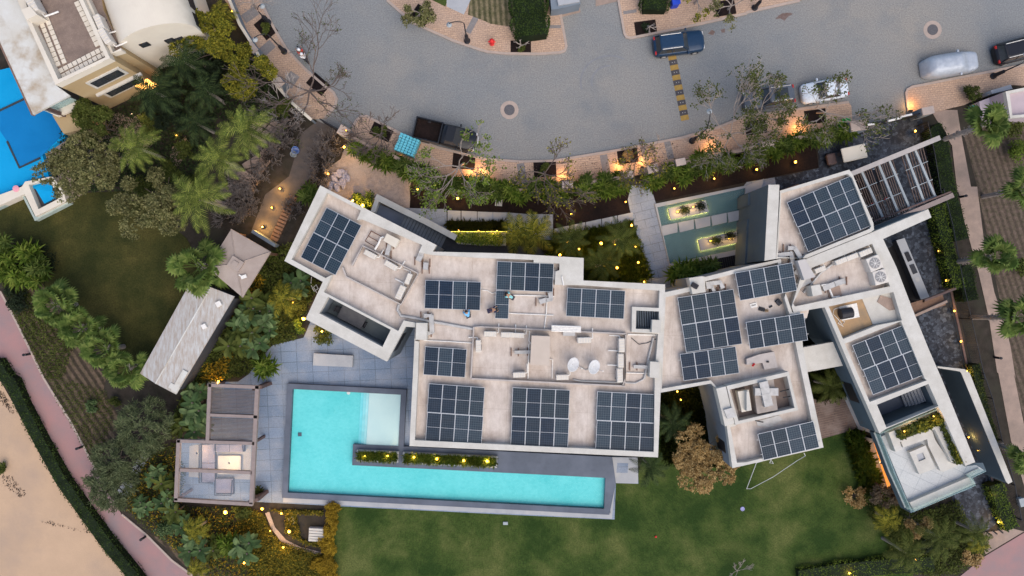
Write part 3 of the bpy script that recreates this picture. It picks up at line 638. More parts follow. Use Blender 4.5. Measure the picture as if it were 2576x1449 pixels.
for o in villa.children:
    if o.name.startswith(('roof', 'terrace')) and o.data.polygons[0].normal.z < 0: o.data.flip_normals()
# second block and the east wing
HQ = 6.9; HG = 6.25
outer2 = PL(HQ, 'B3', (1397, 737), (1397, 797), (1590, 757), (1585, 695), (1690, 678), (1700, 682), (2013, 602), 'B4', (260, 545), (262, 590), (345, 600), (360, 770), (290, 790), (345, 950), (405, 945), (425, 1210), 'C4', (437, 0), (550, 530), (0, 655), 'C3', (1805, 678), (1765, 378), (1700, 120), (1655, 72), (1293, 138))
outer2[0] = tuple(Vector(outer1[6]) + Vector((.004, 0)))
inner2 = PL(HQ, 'B3', (1402, 835), (1590, 790), (1700, 765), (1700, 715), (2013, 632), 'B4', (235, 572), (300, 780), (285, 840), (335, 1000), (375, 1210), 'C4', (395, 0), (500, 510), (0, 635), 'C3', (1838, 640), (1790, 385), (1830, 375), (1790, 140), (1720, 130), (1650, 50), (1300, 110))
pit2 = PL(HQ, 'O', (1838, 990), (1992, 945), (2010, 1027), (1860, 1060))
inner2b = inner2
obj('parapet', MB().slab(outer2, [inner2b], HG, HQ), m_white, villa)
obj('wall', MB().slab([(x + (.004 if i == 0 else 0), y) for i, (x, y) in enumerate(outer2)], [], 0, HG), m_wallgrey, villa)
o = obj('roof', MB().sheet(inner2b, HG + .012), m_roof, villa)
if o.data.polygons[0].normal.z < 0: o.data.flip_normals()
# equipment pit wall ring on the second block
pr = PL(HQ + .4, 'O', (1828, 971), (1984, 935), (2008, 1032), (1850, 1069)); pi_ = PL(HQ + .4, 'O', (1835, 980), (1980, 946), (1999, 1026), (1858, 1059))
obj('raised_roof', MB().prism(PL(HQ + .6, 'O', (1804, 979), (1828, 973), (1850, 1066), (1826, 1074)), HG + .02, HQ + .38), m_white, villa)
obj('roof', MB().prism(PL(HG, 'O', (1958, 655), (1990, 640), (2050, 640), (2060, 690), (2030, 800), (1985, 800)), 3.8, HG - .02), m_roof, villa)
obj('enclosure_floor', MB().prism(PL(HG, 'O', (1840, 980), (1985, 945), (2002, 1024), (1862, 1057)), HG + .015, HG + .05), MAT('enclosure_floor', (.22, .17, .145), (.17, .13, .11), 1.5), villa)
obj('plant_enclosure', MB().slab(pr, [pi_], HG + .02, HQ + .4), m_white, villa)
# east wing parts
beam = PL(HQ, 'B4', (450, 545), (935, 350), (1370, 170), (1395, 232), (1030, 395), (1130, 605), (1270, 970), (1380, 1240), (1472, 1449), 'C4', (1635, 635), (1565, 662), (1400, 290), (1368, 240), (1000, 395), (950, 430), (760, 0), 'B4', (590, 910), (355, 950), (340, 905))
h_ac = PL(HQ, 'B4', (492, 612), (948, 430), (1083, 752), (365, 905), (350, 880))
h_sand = PL(HQ, 'B4', (620, 905), (1108, 795), (1172, 1010), (980, 1048), (728, 1150))
h_arr = PL(HQ, 'B4', (740, 1185), (1165, 1015), (1345, 1449), 'C4', (1290, 50), (880, 205))
h_void = PL(HQ, 'C4', (932, 225), (1300, 75), (1372, 235), (1000, 388))
obj('parapet', MB().slab(beam, [h_ac, h_sand, h_arr, h_void], HG, HQ), m_white, villa)
wing_out = beam
obj('wall', MB().slab(wing_out, [h_void], 3.7, HG, bottom=True), m_wallblue, villa)
core = PL(HQ - .01, 'B4', (455, 550), (935, 355), (1365, 175), (1388, 230), (1025, 395), (1128, 605), (1268, 970), (1378, 1240), (1470, 1449), 'C4', (1560, 655)) + PL(0, 'C4', (1430, 740), (1080, 850), (1010, 850), (900, 480), (840, 250), (780, 120)) + PL(HQ - .01, 'B4', (725, 1180), (594, 914), (360, 946), (344, 905))
obj('ground_floor_wall', MB().slab(core, [], 0, 3.695), m_wallblue, villa)
for nm, pl, m, z in (('roof', h_ac, m_roof, HG + .012), ('roof', h_arr, m_roof, HG + .014)):
    o = obj(nm, MB().sheet(pl, z), m, villa)
    if o.data.polygons[0].normal.z < 0: o.data.flip_normals()
o = obj('sand_bed', MB().prism(PL(HQ, 'B4', (622, 907), (893, 842), (975, 1045), (728, 1148)), HG + .01, HG + .1), m_yellowsand, villa)
o = obj('tiled_roof', MB().prism(PL(HQ, 'B4', (897, 842), (1108, 796), (1172, 1010), (980, 1043)), HG + .01, HG + .06), m_white, villa)
o = obj('courtyard_floor', MB().sheet(h_void, 4.0), m_slate, villa)
if o.data.polygons[0].normal.z < 0: o.data.flip_normals()
# NE roof block
ne = PL(HQ, 'A4', (250, 1440), (775, 1280), (800, 1318), 'B4', (955, 270), (962, 325), (935, 345), (450, 540), (262, 540), (222, 545), 'O', (1962, 500))
nei = PL(HQ, 'A4', (262, 1449 + 10), (765, 1312), (795, 1340), 'B4', (940, 300), (930, 318), (445, 515), (425, 540), (235, 530))
obj('parapet', MB().slab(ne, [nei], HG, HQ), m_white, villa)
obj('wall', MB().slab(ne, [], 0, HG), m_wallgrey, villa)
o = obj('roof', MB().sheet(nei, HG + .013), m_roof, villa)
if o.data.polygons[0].normal.z < 0: o.data.flip_normals()
blade = PL(7.3, 'A4', (163, 1395), (245, 1395), 'B4', (240, 120), (218, 545), (133, 560))
obj('entrance_wall', MB().prism(blade, 0, 7.3), [m_wallblue], villa)
obj('wall_coping', MB().prism(blade, 7.303, 7.36), m_white, villa)
# joining bridge roof and rooms between block and wing
obj('bridge_roof', MB().prism(PL(5.6, 'B4', (418, 1215), (690, 1165), (760, 1345), (455, 1400)), 5.1, 5.6), m_white, villa)
obj('side_terrace', MB().prism(PL(.22, 'C4', (690, 160), (800, 130), (900, 430), (800, 400)), -.02, .22), m_slab, villa)
for q in (((1882, 488), (1933, 469), (1930, 500), (1905, 507), (1882, 517)), ((1880, 552), (1907, 538), (1930, 530), (1925, 655), (1874, 665))): obj('recess_shade_block', MB().prism(PL(3.0, 'O', *q), 0, 3.0), m_wallblue, villa)  # dark blocks stand in for the shaded recesses of the entrance wall
tp = thing('timber_pile', 'small pile of planks behind the wall beside the biggest solar block', 'timber', W('O', 1990, 478))
for i in range(4): c = W('O', 1986 + i * 3, 474 + i * 4, .2); obj('plank', MB().box((c.x, c.y, .15 + .05 * i), (1.9, .25, .05), R(20 + i * 6)), m_wood, tp)
# timber deck
deckt = thing('timber_deck', 'brown plank deck between the two garden blocks of the villa', 'deck', W('O', 2090, 1070))
m_plank = BRICK('deck_planks', (.20, .145, .12), (.16, .115, .095), (.07, .05, .045), 3.0, .16, .018, R(10), blot=(.27, .21, .18), s3=.8)
obj('boards', MB().prism(PL(.2, 'C4', (455, 190), (700, 165), (790, 385), (745, 410), (530, 470)), .0, .2), m_plank, deckt)
# windows on the walls that can be seen
def window(q0, q1, h0, h1, hw, out, lit=False):
    a, b = W(*q0, hw), W(*q1, hw); a.z = b.z = 0; d = (b - a); n = Vector((d.y, -d.x, 0)).normalized() * out; rz = math.atan2(d.y, d.x); c = (a + b) / 2 + n * .02
    f = obj('window', MB().box((c.x, c.y, (h0 + h1) / 2), (d.length, .08, h1 - h0), rz), m_blackm, villa)
    c2 = c + n * .045; g = MB().box((c2.x, c2.y, (h0 + h1) / 2), (d.length - .12, .02, h1 - h0 - .12), rz).build('pane', m_warm2 if lit else m_win, f)
window(('B2', 1215, 1115), ('B2', 1140, 1255), 3.9, 6.0, HP, 1)
window(('C4', 800, 90), ('C4', 860, 230), 4.1, 5.7, HQ, -1)
window(('C3', 1775, 430), ('C3', 1795, 600), 3.2, 5.6, HQ, -1)
def winrow(p, q, n, hs, hw, out, fill=.72):
    for i in range(n):
        a = (i + .5 - fill / 2) / n; b = (i + .5 + fill / 2) / n
        for h0, h1 in hs: window(('O', p[0] + (q[0] - p[0]) * a, p[1] + (q[1] - p[1]) * a), ('O', p[0] + (q[0] - p[0]) * b, p[1] + (q[1] - p[1]) * b), h0, h1, hw, out)
HS = ((.5, 2.8), (3.7, 5.7))
winrow((1032, 1122), (1655, 1150), 6, HS, HP, 1); winrow((770, 803), (970, 908), 3, ((.4, 2.7),), HP, 1); winrow((1470, 690), (1185, 640), 3, ((3.8, 5.6),), HP, 1); winrow((720, 658), (804, 470), 2, HS, HP, 1, .5); winrow((1043, 830), (1031, 1110), 3, HS, HP, 1, .5); winrow((1843, 1176), (2070, 1126), 3, HS, HQ, 1); winrow((2040, 960), (2070, 1120), 2, HS, HQ, 1, .5)
# east wing roof terrace
TF = 5.3
ter = PL(TF, 'C4', (948, 440), (1002, 395), (1388, 250), (1480, 440), (1570, 660), (1640, 640), (1690, 640), (1715, 700), (1625, 745), (1175, 1000), (1060, 740))
obj('terrace_slab', MB().prism(ter, 3.702, TF), [m_wallblue], villa)
m_ter = BRICK('terrace_tiles', (.46, .47, .46), (.42, .43, .43), (.28, .30, .31), 1.6, 1.0, .02, R(25), rough=.5, blot=(.50, .50, .48), s3=.8, off=0)
ti = PL(TF, 'C4', (962, 452), (1385, 268), (1555, 665), (1640, 655), (1700, 695), (1612, 735), (1180, 975))
o = obj('terrace_floor', MB().sheet(ti, TF + .02), m_ter, villa)
if o.data.polygons[0].normal.z < 0: o.data.flip_normals()
obj('terrace_bench', MB().prism(PL(TF + .5, 'C4', (1168, 925), (1600, 740), (1640, 790), (1200, 985)), TF, TF + .45), m_white, villa)
seat = thing('corner_sofa', 'white built-in angular sofa around the fire table on the roof terrace', 'sofa', W('C4', 1350, 480, TF + .02))
obj('seat', MB().prism(PL(TF + .4, 'C4', (1100, 480), (1140, 470), (1320, 395), (1350, 480), (1460, 640), (1500, 650), (1530, 650), (1405, 705), (1385, 695), (1300, 520), (1290, 470), (1120, 530)), TF + .02, TF + .42), m_white, seat)
obj('backrest', MB().prism(PL(TF + .8, 'C4', (1015, 425), (1060, 408), (1100, 480), (1330, 390), (1345, 362), (1378, 360), (1488, 625), (1465, 640), (1345, 400), (1330, 405), (1095, 492), (1112, 545), (1065, 562)), TF + .02, TF + .8), m_white, seat)
ft = thing('fire_table', 'low square white fire table with a dark centre on the roof terrace', 'table', W('C4', 1255, 620, TF))
obj('table_top', MB().slab(PL(TF + .5, 'C4', (1165, 565), (1280, 515), (1350, 680), (1235, 722)), [PL(TF + .5, 'C4', (1213, 582), (1262, 565), (1280, 612), (1232, 632))], TF + .02, TF + .5), m_white, ft)
obj('burner', MB().prism(PL(TF + .5, 'C4', (1213, 582), (1262, 565), (1280, 612), (1232, 632)), TF + .02, TF + .38), m_slab, ft)
pb = thing('roof_planter', 'L-shaped planter of leafy shrubs behind the roof terrace sofa', 'planter', W('C4', 1400, 350, TF))
ppoly = PL(TF + .9, 'C4', (1065, 415), (1395, 270), (1440, 380), (1550, 640), (1492, 640), (1380, 365), (1345, 362), (1110, 460), (1080, 460))
obj('box', MB().prism(ppoly, TF + .02, TF + .75), m_white, pb)
mb = MB(); leaf_quads(mb, poly_pts(ppoly, 2600, TF + .75, TF + 1.3), .24, .13, .4); o = obj('shrubs', mb, l_mid, pb)
mb = MB(); leaf_quads(mb, poly_pts(PL(TF + .9, 'C4', (1200, 360), (1395, 280), (1420, 330), (1200, 420)), 500, TF + .9, TF + 1.5), .26, .13, .4); obj('yellow_shrubs', mb, l_yel, pb)
mb = MB(); leaf_quads(mb, poly_pts(PL(TF + .9, 'C4', (1450, 440), (1540, 600), (1540, 640), (1490, 620)), 400, TF + .9, TF + 1.5), .26, .13, .4); obj('yellow_shrubs', mb, l_yel, pb)
def glass_rail(label, pts, z0, h=1.0):
    c = W(*pts[0][:3], z0); t = thing('glass_balustrade', label, 'balustrade', c, group=None)
    P = [W(*p, z0 + h) for p in pts]; obj('pane', MB().strip([(p.x, p.y) for p in P], .05, z0, z0 + h, 0), m_glass, t, normals=True)
    obj('base_rail', MB().strip([(p.x, p.y) for p in P], .12, z0, z0 + .12), m_metal, t, normals=True); return t
glass_rail('long glass rail along the west edge of the roof terrace', [('C4', 955, 440), ('C4', 1062, 720), ('C4', 1180, 985)], TF)
glass_rail('glass rail along the south edge of the roof terrace behind the bench', [('C4', 1190, 992), ('C4', 1640, 800), ('C4', 1615, 745), ('C4', 1712, 700)], TF)
glass_rail('glass rail between the roof terrace planter and the stair void', [('C4', 955, 432), ('C4', 1375, 255)], TF + .3)
# stair inside the void
obj('stair', (lambda mb: [mb.box(W('C4', 1130 + i * 22, 190 - i * 9, 4.2 + i * .17), (.34, 1.5, .16), R(22)) for i in range(9)] and mb)(MB()), m_slab, villa)
# ground floor strip of warm light below the wing's west side
obj('ground_floor_terrace', MB().prism(PL(.3, 'C4', (800, 440), (900, 470), (1080, 850), (985, 850)), -.02, .25), m_slab, villa)
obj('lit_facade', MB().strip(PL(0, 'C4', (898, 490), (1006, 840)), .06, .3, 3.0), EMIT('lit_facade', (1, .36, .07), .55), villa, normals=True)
# equipment boxes / raised blocks that belong to the roof
m_up = MAT('upstand_plaster', (.44, .39, .355), (.37, .33, .30), 2)
def rblock(nm, pts, z0, z1, m=m_white): return obj(nm, MB().prism(PL(z1, *pts), z0, z1), m, villa)
rblock('roof_box', ('B2', (1330, 1028), (1412, 1030), (1408, 1158), (1325, 1155)), HF, HP + .35)
rblock('roof_box', ('B3', (390, 1125), (530, 1130), (525, 1352), (378, 1345)), HF + .02, HP + .9, MAT('box_lid', (.50, .42, .35), (.46, .385, .32), 1))
rblock('roof_box', ('B3', (1300, 1005), (1368, 1008), (1365, 1105), (1295, 1100)), HP + .003, HP + .5)
rblock('roof_box', ('B3', (1285, 1320), (1357, 1325), (1352, 1447), (1280, 1440)), HF + .02, HP + .4)
rblock('roof_box', ('B3', (1578, 690), (1680, 676), (1705, 795), (1605, 812)), HG + .02, HQ + .5)
rblock('roof_box', ('B4', (385, 560), (442, 545), (520, 680), (435, 705)), HG + .02, HQ + .6, MAT('box_lid_grey', (.47, .44, .41), (.43, .40, .38), 1))
rblock('roof_box', ('B4', (485, 750), (553, 738), (572, 812), (500, 828)), HG + .02, HQ + .5)
rblock('roof_box', ('C4', (0, 130), (15, 128), (32, 262), (0, 270)), HG + .02, HQ + .8)
rblock('roof_step', ('B4', (100, 1265), (208, 1245), (235, 1365), (135, 1380), (120, 1330), (0, 1345), (0, 1300)), HG + .02, HG + .5, m_up)
# drainage upstand lines on the main roof (thin low walls of the AC yard)
def lowwall(nm, h, wd, *pts, zt=.45, m=None):
    p = PL(HF + zt, *pts); obj(nm, MB().strip(p, wd, HF + .013, HF + zt), m or m_up, villa, normals=True)
lowwall('upstand', 0, .12, 'B2', (1743, 1449), (1765, 1060), 'B3', (0, 1058), (1105, 1112), 'C3', (1040, 0), (1035, 92), (0, 42), 'C2', (1650, 38))
lowwall('upstand', 0, .12, 'B2', (845, 595), (925, 445), (1345, 655), (1215, 890), (800, 680), (775, 610))
lowwall('upstand', 0, .10, 'B3', (1100, 1112), (1095, 1449), 'C3', (1022, 90))
# skylight louvres
sk = (lambda mb: [mb.box(W('B3', 1184 + i * 13, 1008 - 0, HF + .1), (.045, 1.58, .1), R(-1.5)) for i in range(14)] and mb)(MB())
obj('louvre', sk, m_wallgrey, villa)
o = obj('unlit_gap_sheet', MB().sheet(wellA, HF - 1.6), m_black, villa)
# tall garden wall on the east side
gw = thing('blade_wall', 'tall freestanding white-topped wall running beside the roof terrace', 'wall', W('O', 2450, 1080))
bw = PL(3.0, 'B4', (1440, 1355), (1645, 1378), 'C4', (1595, 0), (1900, 775), (1870, 790), (1853, 772), (1535, 0), 'B4', (1610, 1395), (1440, 1368))
obj('wall', MB().prism(bw, 0, 2.95), m_wallblue, gw); obj('coping', MB().prism(bw, 2.953, 3.02), m_white, gw)
m_slab2 = MAT('stair_stone', (.15, .17, .20), (.12, .14, .165), 2)
# entrance stair on the north side
st = thing('entrance_stair', 'dark outdoor stair descending along the north wall under the slanted parapet', 'stairs', W('B2', 1300, 300))
A_ = W('B2', 1210, 235); B_ = W('B2', 1560, 410); dv = (B_ - A_).normalized(); pn = Vector((-dv.y, dv.x, 0)); Ls = (B_ - A_).length
mb = MB()
for i in range(16): c = A_ + dv * (Ls * i / 16) - pn * .2; mb.box((c.x, c.y, .9 - i * .055), (Ls / 16 - .03, 2.1, .12), math.atan2(dv.y, dv.x))
obj('tread', mb, m_slab2, st)
obj('landing', MB().prism(PL(1.0, 'B2', (1040, 125), (1250, 215), (1200, 310), (985, 200)), .0, 1.0), m_slate, st)
obj('lower_floor', MB().prism(PL(.05, 'B2', (1480, 420), (1560, 370), (1640, 400), (2013, 445), 'B3', (440, 455), (500, 520), (0, 510), 'B2', (1460, 500)), -.02, .05), m_dark, st)
sw = thing('parapet_wall', 'slanted white wall with peeling paint beside the dark stair', 'wall', W('B2', 1300, 230))
wp = PL(1.6, 'B2', (1025, 75), (1200, 165), (1400, 262), (1630, 385))
obj('wall', MB().strip(wp, .5, 0, 1.58), m_wallgrey, sw, normals=True); obj('coping', MB().strip(wp, .54, 1.583, 1.65), m_white, sw, normals=True)
wp2 = PL(1.6, 'B2', (1040, 85), (1003, 190)); o = obj('coping', MB().strip(wp2, .4, .0, 1.62), m_white, sw, normals=True)
# ---------------------------------------------------------------- solar arrays
def panel_mats():
    m, n, b = newmat('solar_cells'); b.inputs['Roughness'].default_value = .22; b.inputs['Coat Weight'].default_value = .0; b.inputs['Specular IOR Level'].default_value = .12
    v = pos(n, 'o'); t = N(n, 'ShaderNodeTexBrick'); t.offset = 0; n.links.new(v, t.inputs['Vector']); t.inputs['Scale'].default_value = 1
    t.inputs['Brick Width'].default_value = .182; t.inputs['Row Height'].default_value = .182; t.inputs['Mortar Size'].default_value = .010; t.inputs['Mortar Smooth'].default_value = 0
    t.inputs['Color1'].default_value = (.009, .018, .029, 1); t.inputs['Color2'].default_value = (.012, .023, .035, 1); t.inputs['Mortar'].default_value = (.048, .066, .08, 1)
    oi = N(n, 'ShaderNodeObjectInfo'); col = mixc(n, t.outputs[0], ramp(n, oi.outputs['Random'], [(0, (.6, .75, 1.0)), (.5, (1.3, 1.25, 1.2)), (1, (1.9, 1.8, 1.75))]), 1.0, 'MULTIPLY')
    col = mixc(n, col, (.045, .05, .06), ramp(n, noise(n, pos(n), 1.6, 4), [(.45, (0, 0, 0)), (.8, (.3,) * 3)])); n.links.new(col, b.inputs['Base Color']); return m
m_cell = panel_mats(); m_frame = PLAIN('panel_frame', (.50, .52, .55), .4, .2)
PWd, PLn = 1.134, 2.278
def frame_mesh():
    mb = MB(); x, y, f = PWd / 2, PLn / 2, .036
    f = .024; o = [(-x, -y), (x, -y), (x, y), (-x, y)]
    mb.slab(o, [[(-x + f, -y + f), (x - f, -y + f), (x - f, y - f), (-x + f, y - f)]], 0, .04); mb.box((0, 0, .034), (PWd - .06, .02, .006)); return mb.mesh('panel_frame', m_frame)
me_cell = MB().box((0, 0, .018), (PWd - .05, PLn - .05, .024)).mesh('solar_panel', m_cell); me_frame = frame_mesh()
def array(label, tl, tr, br, bl, nx, ny, h=HF + .45, grp='solar arrays on the villa roofs'):
    P = [W(*p, h) for p in (tl, tr, br, bl)]; c = sum(P, Vector()) / 4
    u = ((P[1] - P[0]) + (P[2] - P[3])) / 2; v = ((P[0] - P[3]) + (P[1] - P[2])) / 2; rz = math.atan2(u.y, u.x)
    t = thing('solar_array', label, 'solar array', c - Vector((0, 0, h - HF - .02)), rz, grp); dz = h - HF - .02
    uw, vl = u.length / nx, v.length / ny
    sk_ = u.normalized().dot(v.normalized())
    for j in range(ny):
        for i in range(nx):
            o = bpy.data.objects.new('panel', me_cell); COL.objects.link(o); o.parent = t; y = (j + .5 - ny / 2) * vl; o.location = ((i + .5 - nx / 2) * uw + y * sk_, y, dz); o.scale = ((uw - .015) / PWd, (vl - .015) / PLn, 1)
            f = bpy.data.objects.new('panel_frame', me_frame); COL.objects.link(f); f.parent = o
    for s in ([-.28, .28] if ny == 1 else [-.38, -.12, .12, .38]):
        MB().box((s * v.length * sk_, s * v.length, dz - .05), (u.length + .3, .05, .05)).build('rail', m_metal, t)
    lg = MB()
    for a in (-.45, 0, .45):
        for s in (-.4, .4): lg.box((a * u.length + s * v.length * sk_, s * v.length, (dz - .07) / 2), (.06, .06, dz - .07))
    lg.build('support', m_metal, t); return t
b2 = lambda x, y: ('B2', x, y)
b3 = lambda x, y: ('B3', x, y)
b4 = lambda x, y: ('B4', x, y)
c2 = lambda x, y: ('C2', x, y)
c3 = lambda x, y: ('C3', x, y)
c4 = lambda x, y: ('C4', x, y)
array('slanted block of six solar panels on the north-west wing beside its plant yard', b2(655, 158), b2(920, 292), b2(720, 670), b2(457, 532), 3, 2)
array('row of four solar panels nearest the man in light blue kneeling on the roof', b2(1400, 705), b2(1820, 718), b2(1812, 935), b2(1392, 918), 4, 1)
array('row of four solar panels above the single panel being fitted by two workers', b3(132, 563), b3(558, 580), b3(548, 797), b3(120, 777), 4, 1)
array('single solar panel being fitted by two crouching workers', b3(120, 781), b3(221, 786), b3(215, 998), b3(112, 995), 1, 1)
array('row of four solar panels next to the black louvred skylight', b3(658, 762), b3(1097, 785), b3(1085, 1000), b3(650, 977), 4, 1)
array('smallest block of three solar panels left of the sunken plant yard', b2(1395, 1207), b2(1712, 1225), b2(1700, 1443), b2(1387, 1418), 3, 1)
array('block of eight solar panels nearest the white shelf of the pool', c2(1350, 73), c2(1750, 98), c2(1728, 515), c2(1328, 482), 4, 2)
array('middle one of the three blocks of eight solar panels along the pool side', c3(232, 100), c3(642, 118), c3(630, 533), c3(220, 512), 4, 2)
array('block of eight solar panels at the roof corner beside the dark palm garden', c3(836, 130), c3(1253, 148), c3(1247, 565), c3(828, 540), 4, 2)
array('large tilted block of eight glossy panels west on the second block', b3(1488, 838), b3(1910, 772), b3(1980, 1187), b3(1555, 1252), 4, 2)
array('row of four glossy panels directly below the large tilted block', b3(1500, 1268), b3(1920, 1203), b3(1965, 1408), b3(1545, 1462), 4, 1)
array('darkest row of four panels beside the bent ducts of the second block', ('O', 1848, 686), ('O', 1990, 661), ('O', 2007, 730), ('O', 1862, 757), 4, 1, h=7.1)
array('row of four panels below the tools left lying on the roof', ('O', 1876, 811), ('O', 2020, 787), ('O', 2033, 856), ('O', 1886, 878), 4, 1, h=7.1)
array('row of four panels on the edge roof above the white hose and lawn', c4(75, 435), c4(472, 340), c4(525, 530), c4(122, 620), 4, 1, h=7.0)
array('biggest block of ten solar panels beside the car port pergola', b4(300, 125), ('O', 2143.6, 439), b4(960, 290), b4(465, 487), 5, 2)
array('block of eight solar panels on the narrow east wing above the stair void', b4(790, 1200), b4(1190, 1040), ('O', 2329.7, 941), ('O', 2196.7, 992.7), 4, 2)
# ---------------------------------------------------------------- neighbour's house (upper left)
H7 = 7.6
nh = thing('neighbour_house', 'cream two-storey neighbour house with vaulted wing and gravel roof terrace', 'house', W('A1', 600, 300))
o1 = PL(H7, 'A1', (60, -160), (130, 0), (195, 145), (418, 640), (830, 438), (600, -60), (560, -160))
f1 = PL(H7, 'A1', (170, -130), (195, 20), (230, 150), (440, 600), (795, 432), (590, -10), (540, -130))
obj('wall', MB().slab(o1, [], 0, H7 - .8), m_cream, nh); obj('parapet', MB().slab(o1, [f1], H7 - .8, H7), m_creamw, nh)
m_rgrav = MAT('roof_gravel', (.235, .175, .14), (.19, .14, .115), 2, fine=.25, c3=(.16, .12, .10), s3=.6)
def sh(nm, pl, z, m, par):
    o = obj(nm, MB().sheet(pl, z), m, par)
    if o.data.polygons[0].normal.z < 0: o.data.flip_normals()
    return o
sh('gravel_roof', f1, H7 - .78, m_rgrav, nh)
pav = MB()
def slabs(p, q, n, w2=.62, d=None):
    a, b = W('A1', *p, H7 - .72), W('A1', *q, H7 - .72); rz = math.atan2((b - a).y, (b - a).x)
    for i in range(n): c = a.lerp(b, (i + .5) / n); pav.box(tuple(c), ((b - a).length / n - .06, (b - a).length / n - .06, .06), rz)
slabs((300, 140), (445, 500), 10); slabs((345, 120), (490, 480), 10); slabs((445, 540), (790, 360), 10) ; slabs((465, 580), (800, 400), 10); slabs((575, 10), (740, 350), 9)
obj('paving_slabs', pav, m_creamw, nh)
obj('roof_block', MB().prism(PL(H7 + .6, 'A1', (160, 75), (225, 45), (280, 110), (200, 148)), H7 - .77, H7 + .6), m_creamw, nh)
# alley with units
al = PL(H7 - .8, 'A1', (600, -60), (640, 0), (760, 250), (830, 405), (910, 375), (760, 60), (740, -60))
obj('wall', MB().prism(al, 0, H7 - 1.2), m_cream, nh); sh('alley_roof', al, H7 - 1.19, m_rgrav, nh)
obj('parapet', MB().strip(PL(H7 - .5, 'A1', (640, -40), (845, 400), (915, 372)), .2, H7 - 1.2, H7 - .5), m_creamw, nh, normals=True)
# barrel vault wing : ridge runs up-left to down-right, semi-elliptic section
a0 = W('A1', 700, -200, 6); a1 = W('A1', 915, 385, 5.5); b1 = W('A1', 1362, 430, 4.2); ax = Vector((a1 - a0)); ax.z = 0; L_ = ax.length; ax.normalize(); pr_ = Vector((ax.y, -ax.x, 0)); 
wd_ = 6.6; mb = MB(); rings = []
base = a1.copy(); base.z = 0
pr_ = -pr_ if pr_.x < 0 else pr_
for s in (-L_ * 1.1, 0):
    r = [tuple(base + ax * s)]
    for k in range(0, 49):
        a = math.pi * k / 48; r.append(tuple(base + ax * s + pr_ * (wd_ / 2 - wd_ / 2 * math.cos(a)) + Vector((0, 0, 5.2 + 2.6 * math.sin(a)))))
    r.append(tuple(base + ax * s + pr_ * wd_)); rings.append(r)
mb.loft(rings); obj('vaulted_wing', mb, m_creamw, nh, normals=True, smooth=False)
rz = math.atan2(pr_.y, pr_.x); fc = base + ax * .03
for k, (u, z) in enumerate(((2.0, 5.3), (3.9, 4.6), (4.6, 4.3))):
    c = fc + pr_ * u; f = obj('window', MB().box((c.x, c.y, z), (.75, .1, .7), rz), m_blackm, nh); MB().box(tuple(c + ax * .06 + Vector((0, 0, z))), (.55, .04, .5), rz).build('pane', m_win, f)
c = base + ax * -3.0 + pr_ * (wd_ + .0); 
for k in range(4): cc = base + ax * (-6 + k * 1.7) + pr_ * (wd_ + .02); obj('window', MB().box((cc.x, cc.y, 4.4), (.1, 1.2, 1.2), rz), m_blackm, nh)
# facade below the terrace
A = W('A1', 418, 640, H7); B = W('A1', 830, 438, H7); A.z = B.z = 0; d = (B - A).normalized(); n_ = Vector((d.y, -d.x, 0)); frz = math.atan2(d.y, d.x)
def fwin(u, z, w_, h_, lit=False):
    c = A.lerp(B, u) + n_ * .03; f = obj('window', MB().box((c.x, c.y, z), (w_ + .5, .12, h_ + .5), frz), m_white, nh)
    c = c + n_ * .07; g = MB().box((c.x, c.y, z), (w_, .06, h_), frz).build('frame', m_blackm, f)
    for s in (-.25, .25):
        c2_ = c + d * s * w_ + n_ * .04; MB().box((c2_.x, c2_.y, z), (w_ * .46, .04, h_ - .16), frz).build('pane', m_win, f)
fwin(.62, 5.1, 2.6, 1.1); fwin(.60, 2.6, 2.9, 1.0)
obj('string_course', MB().box(tuple(A.lerp(B, .62) + n_ * .12 + Vector((0, 0, 3.4))), (4.4, .24, .22), frz), m_white, nh)
cc = A.lerp(B, .88) + n_ * .04; obj('lit_door', MB().box((cc.x, cc.y, 1.0), (1.3, .1, 1.9), frz), m_warm2, nh)
# the pale sloping slab roof over the pool terrace
sl_ = PL(6.4, 'A1', (-200, -250), (20, -250), (130, 0), (200, 150), (418, 640), (525, 720), (245, 868), (0, 330), (-60, 150))
m_stain = MAT('stained_white_roof', (.56, .56, .53), (.50, .475, .42), .5, c3=(.36, .29, .21), s3=.55, fine=.06)
cr = thing('canopy_roof', 'stained white slab roof beside the gravel terrace above the blue pool', 'roof', W('A1', 200, 400))
obj('slab', MB().prism(sl_, 6.2, 6.42), m_stain, cr); obj('edge_trim', MB().strip(PL(6.4, 'A1', (-60, 150), (0, 330), (245, 868)), .12, 6.1, 6.47), m_rust, cr, normals=True)
for p in ((('A1', 260, 830, 6.2)), (('A1', 40, 380, 6.2))): q = W(*p); obj('post', MB().box((q.x + .3, q.y + .4, 3.1), (.3, .3, 6.2)), m_brown, cr)
obj('balcony', MB().prism(PL(3.4, 'A1', (330, 830), (520, 730), (660, 790), (430, 880)), 3.1, 3.4), m_creamw, nh)
obj('balcony_rail', MB().strip(PL(4.2, 'A1', (330, 835), (540, 740)), .06, 3.4, 4.3), m_glass, nh, normals=True)
obj('lower_wall', MB().prism(PL(2.8, 'A1', (395, 870), (650, 790), (700, 960), (480, 1010)), 0, 2.8), m_cream, nh)
obj('eave_block', MB().prism(PL(6.5, 'A1', (1150, -80), (1200, 60), (1245, 78), (1330, 40), (1310, -80)), 5.6, 6.5), m_creamw, nh)
